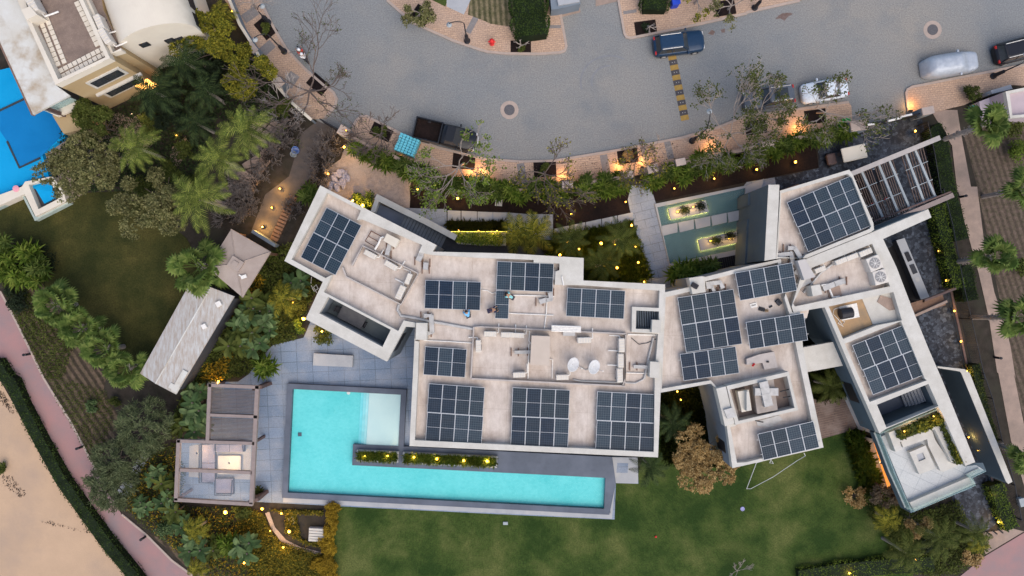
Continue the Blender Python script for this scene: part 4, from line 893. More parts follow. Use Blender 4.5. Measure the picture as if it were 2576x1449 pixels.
# neighbour's pool
np_ = thing('neighbour_pool', 'deep blue angular swimming pool beside the cream neighbour house', 'swimming pool', W('A1', 150, 1000))
nw = PL(.9, 'A1', (-120, 480), (-50, 470), (130, 430), (480, 850), (500, 1030), (300, 1180), (300, 1160), (370, 1449), 'B1', (-130, 0 + 75), (-130, -300))
nw = PL(.9, 'A1', (-200, 560), (90, 490), (200, 470), (430, 850), (470, 1030), (292, 1150), (385, 1449), 'B1', (180, 0), (165, -30), (0, 50), (-200, 130))
obj('basin_wall', MB().prism(nw, -.02, .5), m_tile_mid, np_)
obj('deep_end', MB().prism(PL(.56, 'A1', (-200, 900), (0, 835), (195, 745), (300, 700), (430, 880), (462, 1020), (300, 1190), (145, 1265), (52, 1065), (-60, 900)), .5, .55), m_tile_deep, np_)
obj('dark_line', MB().strip(PL(.6, 'A1', (-80, 865), (0, 832), (190, 742)), .18, .5, .6), m_dark, np_, normals=True)
obj('dark_line', MB().strip(PL(.6, 'A1', (52, 1065), (145, 1265), (300, 1192)), .18, .5, .6), m_dark, np_, normals=True)
obj('dark_line', MB().strip(PL(.6, 'A1', (250, 1370), (335, 1335)), .12, .5, .6), m_dark, np_, normals=True)
obj('water', MB().sheet(nw, .75), m_water, np_)
obj('spa_wall', MB().slab(PL(1.0, 'A1', (190, 1370), (250, 1360), (395, 1330), (480, 1449), 'B1', (500, 110), (268, 225), (185, 55), (0, 140), (-200, 220), (-200, 130), (0, 60), (165, 0)), [PL(1.0, 'B1', (215, -15), (375, -55), (440, 92), (290, 170))], 0, 1.0), m_creamw, np_)
obj('spa_lining', MB().sheet(PL(1.0, 'B1', (200, -20), (380, -60), (442, 92), (288, 172)), .45), m_dark, np_)
obj('spa_water', MB().prism(PL(.8, 'B1', (248, 0), (370, -40), (408, 85), (322, 125)), .46, .6), m_tile_mid, np_)
obj('tiled_skirt', MB().prism(PL(.5, 'B1', (-200, 225), (0, 140), (185, 58), (268, 225), (505, 115), (530, 125), (268, 258), (175, 75), (0, 160), (-200, 250)), -.02, .6), MAT('pale_green_tile', (.36, .42, .38), (.30, .36, .33), 2), np_)
ground('path', PL(0, 'A1', (470, 1030), (600, 850), (900, 850), (1000, 900), (1200, 1050), (900, 1300), (600, 1449), 'B1', (620, 60), (530, 120), (430, -100), 'A1', (300, 1150)), -.001, m_tan2)
# stepping grids in the neighbour garden
def slabgrid(label_poly, nx, ny, z=.05, gap=.12, m=m_tan2, name='stepping_slab', base=-.02):
    P = [W(*p, 0) for p in label_poly]
    for i in range(nx):
        for j in range(ny):
            def bl(u, v): return P[0].lerp(P[1], u).lerp(P[3].lerp(P[2], u), v)
            a, b, c, d_ = bl(i / nx, j / ny), bl((i + 1) / nx, j / ny), bl((i + 1) / nx, (j + 1) / ny), bl(i / nx, (j + 1) / ny); m_ = (a + b + c + d_) / 4; k = 1 - gap / max(.3, (b - a).length)
            pl = [tuple((m_ + (q - m_) * k).to_2d()) for q in (a, b, c, d_)]; o = MB().prism(pl, base, z).build(name, m); o['kind'] = 'structure'
slabgrid((('A1', 960, 900), ('A1', 1060, 850), ('A1', 1200, 1020), ('A1', 1080, 1100)), 3, 4)
slabgrid((('A2', 60, 960), ('A2', 160, 850), ('A2', 340, 950), ('A2', 250, 1060)), 3, 4)
slabgrid((('A2', 150, 1150), ('A2', 250, 1060), ('A2', 340, 1070), ('A2', 130, 1360)), 2, 5)
slabgrid((('A2', 10, 1240), ('A2', 150, 1150), ('A2', 130, 1360), ('A2', 60, 1320)), 2, 2)
slabgrid((('C1', 1035, 530), ('C1', 1095, 560), ('C1', 890, 910), ('C1', 830, 850)), 2, 9, m=m_slab)
ground('path', PL(0, 'A1', (1300, 1110), (1400, 1030), (1440, 1100), (1350, 1250), (1260, 1300)), 0, m_tan2)
ground('path', PL(0, 'A2', (470, 1000), (600, 900), (740, 1000), (650, 1120), (560, 1300), 'B2', (400, 80), (262, 440), (85, 335), (190, 60), 'A2', (370, 1330)), -.0005, MAT('alley_ground', (.095, .08, .072), (.07, .06, .057), 1.4, c3=(.12, .09, .07), s3=.5, fine=.15))
# lit brick steps in the alley
br = thing('stepping_ramp', 'lit strip of terracotta steps in the alley beside the villa', 'steps', W('B2', 330, 250))
mb = MB(); a = W('B2', 400, 90, .1); b = W('B2', 262, 390, .1)
for i in range(13): c = a.lerp(b, i / 12); mb.box((c.x, c.y, .08), (.75, .42, .2), math.atan2((b - a).y, (b - a).x) + R(90))
mb.build('tread', m_wood, br).matrix_parent_inverse = Matrix.Translation(-br.location)
aw = thing('alley_wall', 'low concrete wall closing the lower end of the lit alley', 'wall', W('B2', 180, 390)); obj('wall', MB().strip(PL(1, 'B2', (90, 335), (265, 445)), .3, 0, 1.0), m_wallgrey, aw, normals=True)
# sheds
s1 = thing('long_shed', 'long low shed with peeling white and tan weathered roof', 'shed', W('B1', 1400, 1080)); hs = 3.0
P = [W('B1', 1520, 690, hs), W('B1', 1765, 825, hs), W('B1', 1378, 1490, hs), W('B1', 1055, 1405, hs)]
P[0] = W('B1', 1450, 700, hs); P[3] = W('B1', 1056, 1410, hs); P[2] = W('C1', 1258, 150, hs); P[1] = W('B1', 1768, 828, hs)
md0 = P[0].lerp(P[1], .47); md1 = P[3].lerp(P[2], .47); up = Vector((0, 0, .22))
mb = MB(); th = Vector((0, 0, -.16)); V = [P[0], md0 + up, P[1], P[2], md1 + up, P[3]]
mb.add([tuple(v) for v in V] + [tuple(v + th) for v in V], [(0, 1, 4, 5), (1, 2, 3, 4), (6, 11, 10, 7), (7, 10, 9, 8), (0, 6, 7, 1), (1, 7, 8, 2), (2, 8, 9, 3), (3, 9, 10, 4), (4, 10, 11, 5), (5, 11, 6, 0)])
m, n, b = newmat('peeling_roof'); v = mapping(n, pos(n), math.atan2((P[3] - P[0]).y, (P[3] - P[0]).x), (1, 1, 1)); b.inputs['Roughness'].default_value = .85
rz_ = math.atan2((P[3] - P[0]).y, (P[3] - P[0]).x); v = mapping(n, pos(n), -rz_, (2.6, .55, 1))
c_ = ramp(n, noise(n, v, 1.6, 8, .75), [(.38, (.44, .44, .43)), (.52, (.37, .335, .30)), (.64, (.31, .26, .215))]); n.links.new(c_, b.inputs['Base Color'])
obj('roof', mb, m, s1, normals=True)
ins = [tuple((p + ((P[0] + P[2]) / 2 - p) * .06).to_2d()) for p in P]; obj('wall', MB().prism(ins, 0, hs - .17), m_dark, s1)
obj('ridge_cap', MB().strip([tuple(md0.to_2d()), tuple(md1.to_2d())], .1, hs + .2, hs + .26), m_stain, s1, normals=True)
for q, s in ((('B1', 1650, 885), .45), (('B1', 1540, 1055), .4)): c = W(*q, hs + .3); obj('roof_vent', MB().box((c.x, c.y, hs + .24), (s, s, .25), R(30)), m_pvc, s1)
mb = MB(); c = W('C1', 1280, 60, hs + .2); mb.box((c.x, c.y, hs + .12), (.5, 2.2, .1), R(-30)); c = W('C1', 1250, 100, hs); mb.box((c.x, c.y, hs + .1), (.9, .5, .12), R(-30)); obj('folded_sheet', mb, m_stain, s1)
s2 = thing('square_gazebo', 'square pavilion with hipped pinkish tiled roof and small cap', 'gazebo', W('B1', 1780, 580)); hg = 2.9
Q = [W('B1', 1745, 320, hg), W('B2', 232, 492, hg), W('B1', 1830, 836, hg), W('B1', 1565, 610, hg)]; ap = W('B1', 1782, 582, hg + .3)
mb = MB(); mb.add([tuple(q) for q in Q] + [tuple(ap)] + [tuple(q + Vector((0, 0, -.2))) for q in Q], [(0, 1, 4), (1, 2, 4), (2, 3, 4), (3, 0, 4), (0, 5, 6, 1), (1, 6, 7, 2), (2, 7, 8, 3), (3, 8, 5, 0), (5, 8, 7, 6)])
obj('roof', mb, m_pinktile, s2, normals=True); obj('roof_cap', MB().box((ap.x, ap.y, hg + .36), (1.15, 1.0, .22), R(-32)).box((ap.x, ap.y, hg + .5), (.5, .45, .12), R(-32)), m_pinktile, s2)
for q in Q: c = q.lerp(ap, .12); obj('post', MB().box((c.x, c.y, hg / 2 - .1), (.22, .22, hg - .2)), m_wood, s2)
obj('skylight_debris', MB().box(W('B1', 1840, 680, hg + .3), (.5, .3, .08), R(20)).box(W('B1', 1815, 672, hg + .3), (.3, .12, .06), R(-30)), m_pvc, s2)
for i in range(4):
    a = Q[i]; mb = MB().tube([a + Vector((0, 0, .03)), ap + Vector((0, 0, .03))], .05, 4); obj('hip_ridge', mb, m_pinktile, s2)
# low curved beige slabs in the bare thicket
for k, (q, s, rz) in enumerate(((('A2', 10, 1330), (3.0, 1.4), -35), (('B1', 1660, 130), (1.2, .7), -20), (('B1', 1740, 20), (2.0, 1.0), 30))):
    c = W(*q, .5); t = thing('garden_wall', ('large', 'small', 'middle-sized')[k] + ' pinkish concrete slab under the bare thicket next to the palms', 'wall', (c.x, c.y, 0), R(rz)); MB().rbox((0, 0, .25), (s[0], s[1], .5), b=.12).build('slab', m_tan2, t)
# ---------------------------------------------------------------- louvred pergola with the sofa set
pg = thing('lounge_pergola', 'taupe pergola half louvred and half open over the lounge by the pool', 'pergola', W('C1', 1560, 500)); hp = 2.9
def beamq(t, nm, a, b, w_, z, h_, m):
    p, q = W(*a, z), W(*b, z); c = (p + q) / 2; d = q - p; return obj(nm, MB().box((c.x, c.y, z - h_ / 2), (d.length + w_ * .0, w_, h_), math.atan2(d.y, d.x)), m, t)
bt = MAT('taupe_beam', (.27, .215, .195), (.23, .185, .17), 3)
m_louv = MAT('louvre_metal', (.13, .105, .10), (.10, .085, .08), 3)
for a, b, w_ in (((1490, 85), (1850, 100), .30), ((1500, 298), (1838, 312), .26), ((1265, 484), (1818, 502), .28), ((1285, 692), (1800, 712), .28), ((1245, 905), (1805, 938), .30), ((1498, 75), (1482, 480), .30), ((1838, 90), (1795, 935), .34), ((1275, 476), (1256, 910), .32)):
    beamq(pg, 'beam', ('C1', *a), ('C1', *b), w_, hp, .34 if w_ != .34 else .341, bt)
for i in range(18):
    for (y0, y1) in ((112, 290), (318, 488)):
        y = y0 + (y1 - y0) * (i + .5) / 18; x0 = 1512 - (y - 100) * .035; x1 = 1828 - (y - 100) * .04
        p, q = W('C1', x0, y, hp - .08), W('C1', x1, y + 8, hp - .08); c = (p + q) / 2; d = q - p
        obj('louvre', MB().box((c.x, c.y, hp - .16), (d.length, .07, .02), math.atan2(d.y, d.x), rx=R(20)), m_louv, pg)
for q in (('C1', 1505, 95), ('C1', 1275, 490), ('C1', 1262, 900), ('C1', 1835, 100), ('C1', 1795, 925), ('C1', 1806, 500)):
    c = W(*q, hp); obj('post', MB().box((c.x, c.y, (hp - .35) / 2), (.22, .22, hp - .35)), m_brown, pg)
for q, l in ((('C1', 1875, 92), 1.3), (('C1', 1850, 880), 1.3)): c = W(*q, 1.3); obj('screen', MB().box((c.x, c.y, 1.3), (.9, .3, 2.6), R(14)), m_brown, pg)
for q in (((1285, 500), (1808, 516), (1802, 695), (1280, 680)), ((1278, 708), (1796, 726), (1790, 920), (1272, 890))): obj('glass_pane', MB().prism(PL(hp, 'C1', *q), hp - .2, hp - .18), GLASS('pergola_glass', (.42, .50, .60), .11, .1, (1, 1, 1)), pg)
def sofa(label, q, w_, d_, rz, n=2):
    c = W(*q, .4); t = thing('outdoor_sofa', label, 'sofa', (c.x, c.y, 0), R(rz), 'mauve outdoor seats under the pergola')
    MB().rbox((0, 0, .2), (w_, d_, .3), b=.04).build('base', m_dark, t)
    for i in range(n): MB().rbox((-w_ / 2 + (i + .5) * w_ / n, -.08, .42), (w_ / n - .03, d_ - .2, .16), b=.05).build('cushion', m_cush, t)
    mb = MB(); mb.tube([(-w_ / 2, -d_ / 2 + .1, .6), (-w_ / 2 + .05, d_ / 2 - .05, .75), (w_ / 2 - .05, d_ / 2 - .05, .75), (w_ / 2, -d_ / 2 + .1, .6)], .06, 8); mb.build('back_rail', m_dark, t); return t
ground('rug', PL(0, 'C1', (1355, 520), (1480, 495), (1800, 510), (1790, 760), (1350, 740)), .014, MAT('pale_rug', (.40, .38, .36), (.35, .33, .32), 2))
sofa('two-seat mauve sofa left of the square table', ('C1', 1485, 640), 3.6, 1.35, 90, 2); sofa('mauve sofa above the square table', ('C1', 1645, 528), 2.6, .9, 0, 2); sofa('single mauve armchair below the square table', ('C1', 1605, 810), 1.6, 1.5, 180, 1)
tb = thing('low_table', 'low square cream table glowing between the mauve sofas', 'table', W('C1', 1640, 655)); c = W('C1', 1640, 655, .4); mb = MB().rbox((c.x, c.y, .36), (2.1, 1.7, .1), b=.03); obj('table_top', mb, m_creamw, tb); obj('base', MB().box((c.x, c.y, .16), (1.6, 1.2, .3)), m_dark, tb)
# pool-side concrete bench
bn = thing('stone_bench', 'long pale blue-grey stone bench slab on the pool terrace', 'bench', W('B2', 700, 1310)); obj('seat', MB().prism(PL(.45, 'B2', (556, 1258), (852, 1276), (848, 1362), (550, 1350)), .12, .45), m_slab, bn); obj('plinth', MB().prism(PL(.1, 'B2', (566, 1268), (840, 1284), (838, 1352), (560, 1340)), 0, .12), m_dark, bn)
# dining set on the recessed terrace
dt = thing('dining_table', 'dark rectangular dining table in the sunken roof terrace', 'table', W('B2', 845, 985, 4.1)); c = W('B2', 845, 985, 4.85); obj('table_top', MB().box((c.x, c.y, 4.85), (2.3, 1.15, .06), R(-27)), MAT('grey_table', (.13, .13, .135), (.10, .10, .11), 3), dt); obj('base', MB().box((c.x, c.y, 4.45), (1.4, .4, .72), R(-27)), m_dark, dt)
def chair(label, q, rz):
    c = W(*q, 4.5); t = thing('dining_chair', label, 'chair', (c.x, c.y, 4.1), R(rz), 'dark chairs round the sunken terrace table')
    MB().rbox((0, 0, .43), (.5, .5, .08), b=.03).build('seat', m_dark, t); MB().box((0, .26, .68), (.5, .06, .48)).build('backrest', m_dark, t)
    for sx in (-1, 1):
        for sy in (-1, 1): MB().box((sx * .21, sy * .21, .2), (.04, .04, .4)).build('leg', m_blackm, t)
for l, q, rz in (('chair at the left head of the dark dining table', ('B2', 745, 930), 63), ('chair at the right head of the dark dining table', ('B2', 930, 1035), -117), ('lower left side chair at the dark dining table', ('B2', 775, 1005), 153), ('lower right side chair at the dark dining table', ('B2', 850, 1045), 153), ('upper left side chair at the dark dining table', ('B2', 850, 925), -27), ('upper right side chair at the dark dining table', ('B2', 900, 950), -27)): chair(l, q, rz)
# ---------------------------------------------------------------- reflecting pool in the front court
rp = thing('reflecting_pool', 'dark teal reflecting pool with stepping slabs and lit planters', 'pond', W('B3', 1650, 350))
ro = PL(.2, 'B3', (1318, 130), (2013, -10), 'B4', (130, -60), 'B4', (60, 250), 'B3', (2000, 540), (1440, 620)); ri = PL(.2, 'B3', (1338, 155), (2003, 10), (1980, 465), (1432, 582))
m_teal = MAT('teal_basin', (.060, .115, .125), (.05, .095, .105), 1.2, c3=(.08, .14, .14), s3=.5, rough=.35)
obj('rim', MB().slab(ro, [ri], -.02, .2), m_slab, rp); obj('basin', MB().sheet(ri, .03), m_teal, rp)
obj('water', MB().sheet(ri, .12), GLASS('pond_water', (.3, .5, .5), .18, .03), rp)
for x in range(5): a = 1372 + x * 124; y = 296 - x * 25; obj('stepping_slab', MB().prism(PL(.22, 'B3', (a, y), (a + 118, y - 24), (a + 121 - 2, y + 48), (a + 12, y + 74)), .03, .22), m_slab, rp)
def rplanter(label, corners):
    c = W('B3', sum(p[0] for p in corners) / 4, sum(p[1] for p in corners) / 4, .4); t = thing('pond_planter', label, 'planter', (c.x, c.y, 0), group='lit planters in the reflecting pool')
    P = PL(.5, 'B3', *corners); obj('box', MB().prism(P, .16, .5), m_slab, t); loc = [(x - c.x, y - c.y) for x, y in P]
    led = MB().prism([(x * .985, y * .95) for x, y in loc], .125, .155).build('led_skirt', EMIT('led_skirt', (1, .55, .15), 26.0), t)
    return t, c
for lb, cs, pp in (('slim white planter with a warm glow in the upper half of the teal pool', ((1423, 165), (1703, 103), (1727, 188), (1440, 248)), ((1540, 180), (1660, 150))), ('slim white planter with a warm glow in the lower half of the teal pool', ((1648, 398), (1935, 335), (1953, 420), (1668, 485)), ((1775, 405), (1880, 370)))):
    rplanter(lb, cs)
    for i, q in enumerate(pp):
        c = W('B3', *q, .7); t = thing('olive_shrub', ('left' if i == 0 else 'right') + ' dark olive shrub in the ' + ('upper' if 'upper' in lb else 'lower') + ' glowing pond planter', 'shrub', (c.x, c.y, .5)); mb = MB(); leaf_quads(mb, blob_pts((0, 0, .5), (.62, .5, .42), 260, .2), .22, .06, .2); mb.build('leaves', l_dark if i else l_mid, t); st_ = MB()
        for k in range(6): a = k * 1.05; st_.tube([(0, 0, 0), (.45 * math.cos(a), .4 * math.sin(a), .6)], [.04, .015], 4)
        st_.build('stem', m_bark, t)
gr = thing('louvre_grate', 'black slatted grate in the paving beside the reflecting pool', 'grate', W('B3', 1875, 580)); mb = MB(); mb2 = MB(); c = W('B3', 1875, 580, .22)
mb2.box((c.x, c.y, .1), (2.4, 1.3, .24), R(11)); obj('well', mb2, m_black, gr)
for i in range(12): mb.box(tuple(c + Matrix.Rotation(R(11), 3, 'Z') @ Vector(((i - 5.5) * .2, 0, .02))), (.05, 1.3, .06), R(11))
obj('slat', mb, m_blackm, gr)
dg = thing('drain_cover', 'grey square drain cover in the dark mulch bed', 'drain cover', W('B3', 142, 120)); obj('plate', MB().prism(PL(0, 'B3', (118, 92), (170, 96), (166, 148), (112, 144)), .0, .08), m_slab, dg)
# lit planter box with hedge near the entrance stair
lp = thing('lit_planter', 'long white planter box with a lit hedge beside the entrance stair', 'planter', W('B3', 100, 390))
obj('box', MB().prism(PL(1.0, 'B2', (1575, 345), (2013, 345), 'B3', (197, 350), (195, 443), (0, 440), 'B2', (1640, 430), (1620, 395)), 0, .9), m_white, lp)
mb = MB(); leaf_quads(mb, poly_pts(PL(1.1, 'B2', (1590, 350), (1960, 350), 'B3', (165, 360), (165, 440), (0, 436), 'B2', (1640, 420)), 2600, .85, 1.25), .2, .09, .3); obj('hedge', mb, l_green, lp)
obj('led_strip', MB().strip(PL(.95, 'B2', (1590, 338), (2013, 338), 'B3', (190, 345)), .05, .7, .74), EMIT('led_strip', (.9, .8, .12), 1.2), lp, normals=True)
# outdoor kitchen
ok = thing('kitchen_counter', 'long pale outdoor kitchen counter with hob and sink on dark cobbles', 'counter', W('B4', 1250, 620))
cc = PL(.95, 'B4', (1130, 405), (1192, 388), (1382, 838), (1320, 862)); obj('worktop', MB().prism(cc, .86, .95), m_slab, ok); obj('cabinet', MB().prism([(x * 1.0, y) for x, y in PL(.9, 'B4', (1136, 412), (1186, 398), (1374, 832), (1324, 852))], .0, .86), m_dark, ok)
obj('hob', MB().prism(PL(1.0, 'B4', (1190, 500), (1220, 490), (1250, 555), (1220, 568)), .951, 1.02), m_blackm, ok); obj('grill', MB().prism(PL(1.0, 'B4', (1228, 592), (1262, 582), (1292, 648), (1258, 662)), .951, 1.0), m_dark, ok); obj('sink', MB().prism(PL(1.0, 'B4', (1272, 690), (1298, 680), (1312, 712), (1285, 722)), .951, .97), m_metal, ok)
o = ground('unlit_gap_sheet', PL(0, 'B4', (1060, 470), (1125, 430), (1320, 862), (1340, 900), (1235, 920), (1120, 640)), .016, m_black)  # flat black sheet paints the deep shade of the gap beside the counter
ls = thing('brown_screen', 'rusty brown steel lintel frame crossing the dark cobbled side yard', 'screen', W('B4', 1400, 860)); obj('lintel', MB().strip(PL(2.4, 'B4', (1270, 975), (1515, 865)), .22, 2.1, 2.4), m_tan2, ls, normals=True); obj('panel', MB().strip(PL(2.3, 'B4', (1262, 925), (1500, 850)), 1.1, 1.9, 2.1), m_wood, ls, normals=True); obj('lintel', MB().strip(PL(2.4, 'B4', (1345, 860), (1582, 768)), .18, 2.1, 2.4), m_brown, ls, normals=True)
for q in (('B4', 1505, 868), ('B4', 1575, 772), ('B4', 1340, 868)): c = W(*q, 2.2); obj('post', MB().box((c.x, c.y, 1.05), (.16, .16, 2.1)), m_brown, ls)
# ---------------------------------------------------------------- car port pergola
cpg = thing('carport_pergola', 'grey car port pergola with white beams and groups of thin brown slats', 'pergola', W('A4', 1150, 1350)); hh = 3.3
beamq(cpg, 'beam', ('A4', 785, 1315), ('A4', 1462, 1038), .42, hh + .12, .32, MAT('beam_grey', (.42, .38, .355), (.36, .33, .31), 3))
beamq(cpg, 'beam', ('B4', 965, 318), ('B4', 1562, 62), .42, hh + .12, .32, bt)
beamq(cpg, 'beam', ('B4', 960, 262), ('B4', 1545, 38), .14, hh + .05, .2, m_brown)
m_bluem = MAT('pale_blue_metal', (.33, .36, .37), (.28, .31, .325), 3)
m_brown2 = MAT('slat_brown', (.17, .125, .105), (.14, .10, .085), 3)
xs = [(872, 1285, 1035, 255), (1070, 1215, 1140, 225), (985, 1240, 1240, 175)]
for a, b in (((868, 1290), (1035, 245)), ((1000, 1245), (1152, 210)), ((1080, 1215), (1235, 170)), ((1205, 1165), (1345, 125)), ((1275, 1135), (1432, 92))):
    beamq(cpg, 'white_beam', ('A4', *a), ('B4', *b), .2, hh - .22, .2, m_bluem)
def bil(u, s): # u along the beams 0..1, s across 0..1
    p = W('A4', 800 + (1462 - 800) * u, 1310 - (1310 - 1038) * u, hh); q = W('B4', 962 + (1562 - 962) * u, 318 - (318 - 62) * u, hh); return p.lerp(q, s)
for g0, g1 in ((.02, .22), (.27, .47), (.58, .82)):
    k = 9
    for i in range(k):
        u = g0 + (g1 - g0) * i / (k - 1); p, q = bil(u, .02), bil(u, .98); c = (p + q) / 2; d = q - p
        obj('slat', MB().box((c.x, c.y, hh - .4), (d.length, .045, .12), math.atan2(d.y, d.x)), m_brown2, cpg)
    for s in (.3, .62, .9):
        p, q = bil(g0 - .01, s), bil(g1 + .01, s); c = (p + q) / 2; d = q - p; obj('cross_bar', MB().box((c.x, c.y, hh - .3), (d.length, .06, .06), math.atan2(d.y, d.x)), m_bluem, cpg)
for u in (.97,):
    for s in (0, 1): p = bil(u, s); obj('post', MB().box((p.x, p.y, 1.5), (.2, .2, 3.0)), m_brown, cpg)
# gate, gate pier, fence
m_kerb2 = MAT('pier_stone', (.48, .38, .32), (.42, .34, .29), 3)
def pier(label, q, sz, h=2.0, rz=0):
    c = W(*q, h); t = thing('gate_pier', label, 'pillar', (c.x, c.y, 0), R(rz)); MB().box((0, 0, h / 2 - .04), (sz[0] * .9, sz[1] * .9, h - .08)).build('shaft', m_wallgrey, t); MB().rbox((0, 0, h), (sz[0] * .9, sz[1] * .9, .14), b=.03).build('cap', m_kerb2, t)
pier('pale gate pillar beside the dark driveway entrance', ('A4', 848, 948), (1.7, 1.0), 2.0, 8); pier('pale gate pillar at the corner of the east pavement', ('A4', 1368, 835), (1.2, .75), 2.0, 12)
pier('pale square pillar beside the small lamp at the alley gate', ('A2', 782, 990), (1.1, .95), 1.8, -30); pier('small pale pillar on the left of the paved entrance walk', ('A3', 1115, 1315), (1.1, .7), 1.8, 5); pier('small pale pillar on the right of the paved entrance walk', ('A3', 1305, 1272), (1.1, .8), 1.8, 15)
pier('pale wall pillar right of the entrance behind the fan-leaved shrubs', ('A3', 1515, 1222), (1.0, .7), 1.7, 12); pier('pale wall pillar in the long shrub row below the bare tree', ('A3', 660, 1392), (1.1, .7), 1.7, 0); pier('pinkish wall pillar behind the glowing pavement under the leafy trees', ('A4', 160, 1082), (1.2, .6), 1.7, 8)
pier('pale round-shouldered pillar in the left pavement wall', ('A2', 290, 615), (1.1, .8), 1.6, -50); pier('pale pillar in the left pavement wall above the yellow tree', ('A2', 95, 360), (1.0, .7), 1.6, -50)
def wallrun(label, pts, h=1.5, wd=.25, m=m_tan2, nm='boundary_wall'):
    c = W(*pts[len(pts) // 2], 0); t = thing(nm, label, 'wall', (c.x, c.y, 0)); P = [tuple(W(*p, h).to_2d()) for p in pts]; obj('wall', MB().strip(P, wd, 0, h), m_wallgrey, t, normals=True); obj('coping', MB().strip(P, wd + .06, h + .002, h + .08), m, t, normals=True); return t
wallrun('low garden wall between the pavement and the row of shrubs, left half', [('A2', 810, 1020), ('A2', 1000, 1115), ('A2', 1160, 1180), ('A2', 1400, 1318), ('A2', 1700, 1402), ('A3', 0, 1408), ('A3', 300, 1438), ('A3', 620, 1425), ('A3', 900, 1368), ('A3', 1090, 1335)], 1.3)
wallrun('low garden wall behind the shrubs right of the entrance walk', [('A3', 1340, 1290), ('A3', 1530, 1232), ('A3', 1700, 1195), ('A4', 90, 1105), ('A4', 400, 1038), ('A4', 600, 1005), ('A4', 790, 955)], 1.3)
wallrun('thin boundary wall along the left pavement', [('A2', -100, -50), ('A2', 0, 185), ('A2', 100, 345), ('A2', 250, 610), ('A2', 380, 765), ('A2', 540, 905)], 1.4, .2, m_creamw)
wallrun('dark wall line beside the cobbled yard and its small lights', [('B4', 1395, 190), ('B4', 1455, 400), ('B4', 1600, 1060), ('B4', 1680, 1449), ('C4', 1700, 500), ('C4', 1815, 1062)], .3, .14, m_brown, 'edge_wall')
gt = thing('sliding_gate', 'dark metal driveway gate between the two pale pillars', 'gate', W('A4', 1100, 900)); obj('gate_frame', MB().strip(PL(1.7, 'A4', (895, 940), (1100, 905), (1330, 850)), .1, .1, 1.7), m_blackm, gt, normals=True)
for a, b in (((895, 943), (968, 936)), ((1068, 914), (1168, 888)), ((1168, 880), (1250, 862))): p = PL(1.8, 'A4', a, b); obj('top_rail', MB().strip(p, .16, 1.6, 1.8), m_pvc, gt, normals=True)
for i in range(4): beamq(gt, 'bar', ('A4', 1268 + i * 4, 885 + i * 12), ('A4', 1345, 862 + i * 11), .05, 1.2, .05, m_blackm)
ag = thing('alley_gate', 'black metal gate closing the alley beside the pale pillar', 'gate', W('A2', 660, 940)); obj('gate_frame', MB().strip(PL(1.8, 'A2', (600, 895), (740, 975)), .1, .1, 1.8), m_blackm, ag, normals=True)
def fence(label, pts, h=1.7):
    P = [W(*p, h) for p in pts]; t = thing('metal_fence', label, 'fence', (P[0].x, P[0].y, 0)); obj('top_rail', MB().strip([(p.x, p.y) for p in P], .04, h - .06, h), m_dark, t, normals=True); obj('bottom_rail', MB().strip([(p.x, p.y) for p in P], .04, .2, .26), m_blackm, t, normals=True)
    L0 = 0; bars = MB()
    for a, b in zip(P[:-1], P[1:]):
        n = int((b - a).length / .16)
        for i in range(n): c = a.lerp(b, i / n); bars.box((c.x, c.y, h / 2 + .05), (.025, .025, h - .2))
    obj('railings', bars, m_blackm, t)
    for a in P: obj('post', MB().box((a.x, a.y, h / 2), (.1, .1, h)), m_blackm, t)
fence('black railing fence beside the car port and dark hedge', [('A4', 1370, 920), ('A4', 1420, 1150), ('A4', 1470, 1449)]); fence('black railing fence along the bright green hedge', [('B4', 1490, 20), ('B4', 1560, 300), ('B4', 1640, 740), ('B4', 1700, 1000), ('B4', 1800, 1449)])
fence('black railing fence outside the blade wall in the lower right', [('C4', 1700, 0), ('C4', 1760, 180), ('C4', 1830, 480), ('C4', 1920, 800), ('C4', 1970, 1050)])
# neighbour corner building at far right and bits at the top
nb = thing('corner_building', 'pale pink flat-roofed building corner at the right edge', 'building', W('A4', 1950, 760)); hb = 3.4
obj('wall', MB().prism(PL(hb, 'A4', (1955, 690), (2300, 620), (2300, 860), (1990, 890)), 0, hb - .4), MAT('pink_render', (.44, .36, .38), (.40, .33, .35), 1), nb); obj('parapet', MB().slab(PL(hb, 'A4', (1955, 690), (2300, 620), (2300, 865), (1990, 892)), [PL(hb, 'A4', (1985, 705), (2290, 645), (2290, 848), (2005, 870))], hb - .4, hb), m_white, nb)
obj('flank_wall', MB().prism(PL(1.4, 'A4', (1760, 765), (1955, 690), (1992, 890), (1785, 900)), 0, 1.3), MAT('pink_render_light', (.46, .38, .40), (.42, .35, .37), 1), nb)
obj('step_block', MB().prism(PL(1.6, 'A4', (1850, 680), (2000, 635), (2013, 668), (1860, 705)), 0, 1.5), m_slab, nb)
nt_ = thing('villa_gatehouse', 'grey metal-topped box building at the top edge between driveways', 'building', W('A3', 640, 10)); obj('wall', MB().prism(PL(1.8, 'A3', (520, -120), (540, 65), (592, 60), (760, 20), (740, -120)), 0, 1.6), m_wallgrey, nt_); obj('roof', MB().prism(PL(1.8, 'A3', (560, -120), (592, 40), (752, 12), (735, -120)), 1.603, 1.8), m_slab, nt_)
for k, rr in ((0, 200), (1, 125)):
    o = MB().strip(PL(0, 'A3', *[(980 + rr * 1.1 * math.cos(R(a)), 620 - rr * math.sin(R(a))) for a in range(60 + k * 30, 200, 8)]), .16, -.02, .003).build('tyre_mark', MAT('tyre_mark', (.165, .17, .18), (.20, .205, .215), 2)); o['kind'] = 'structure'
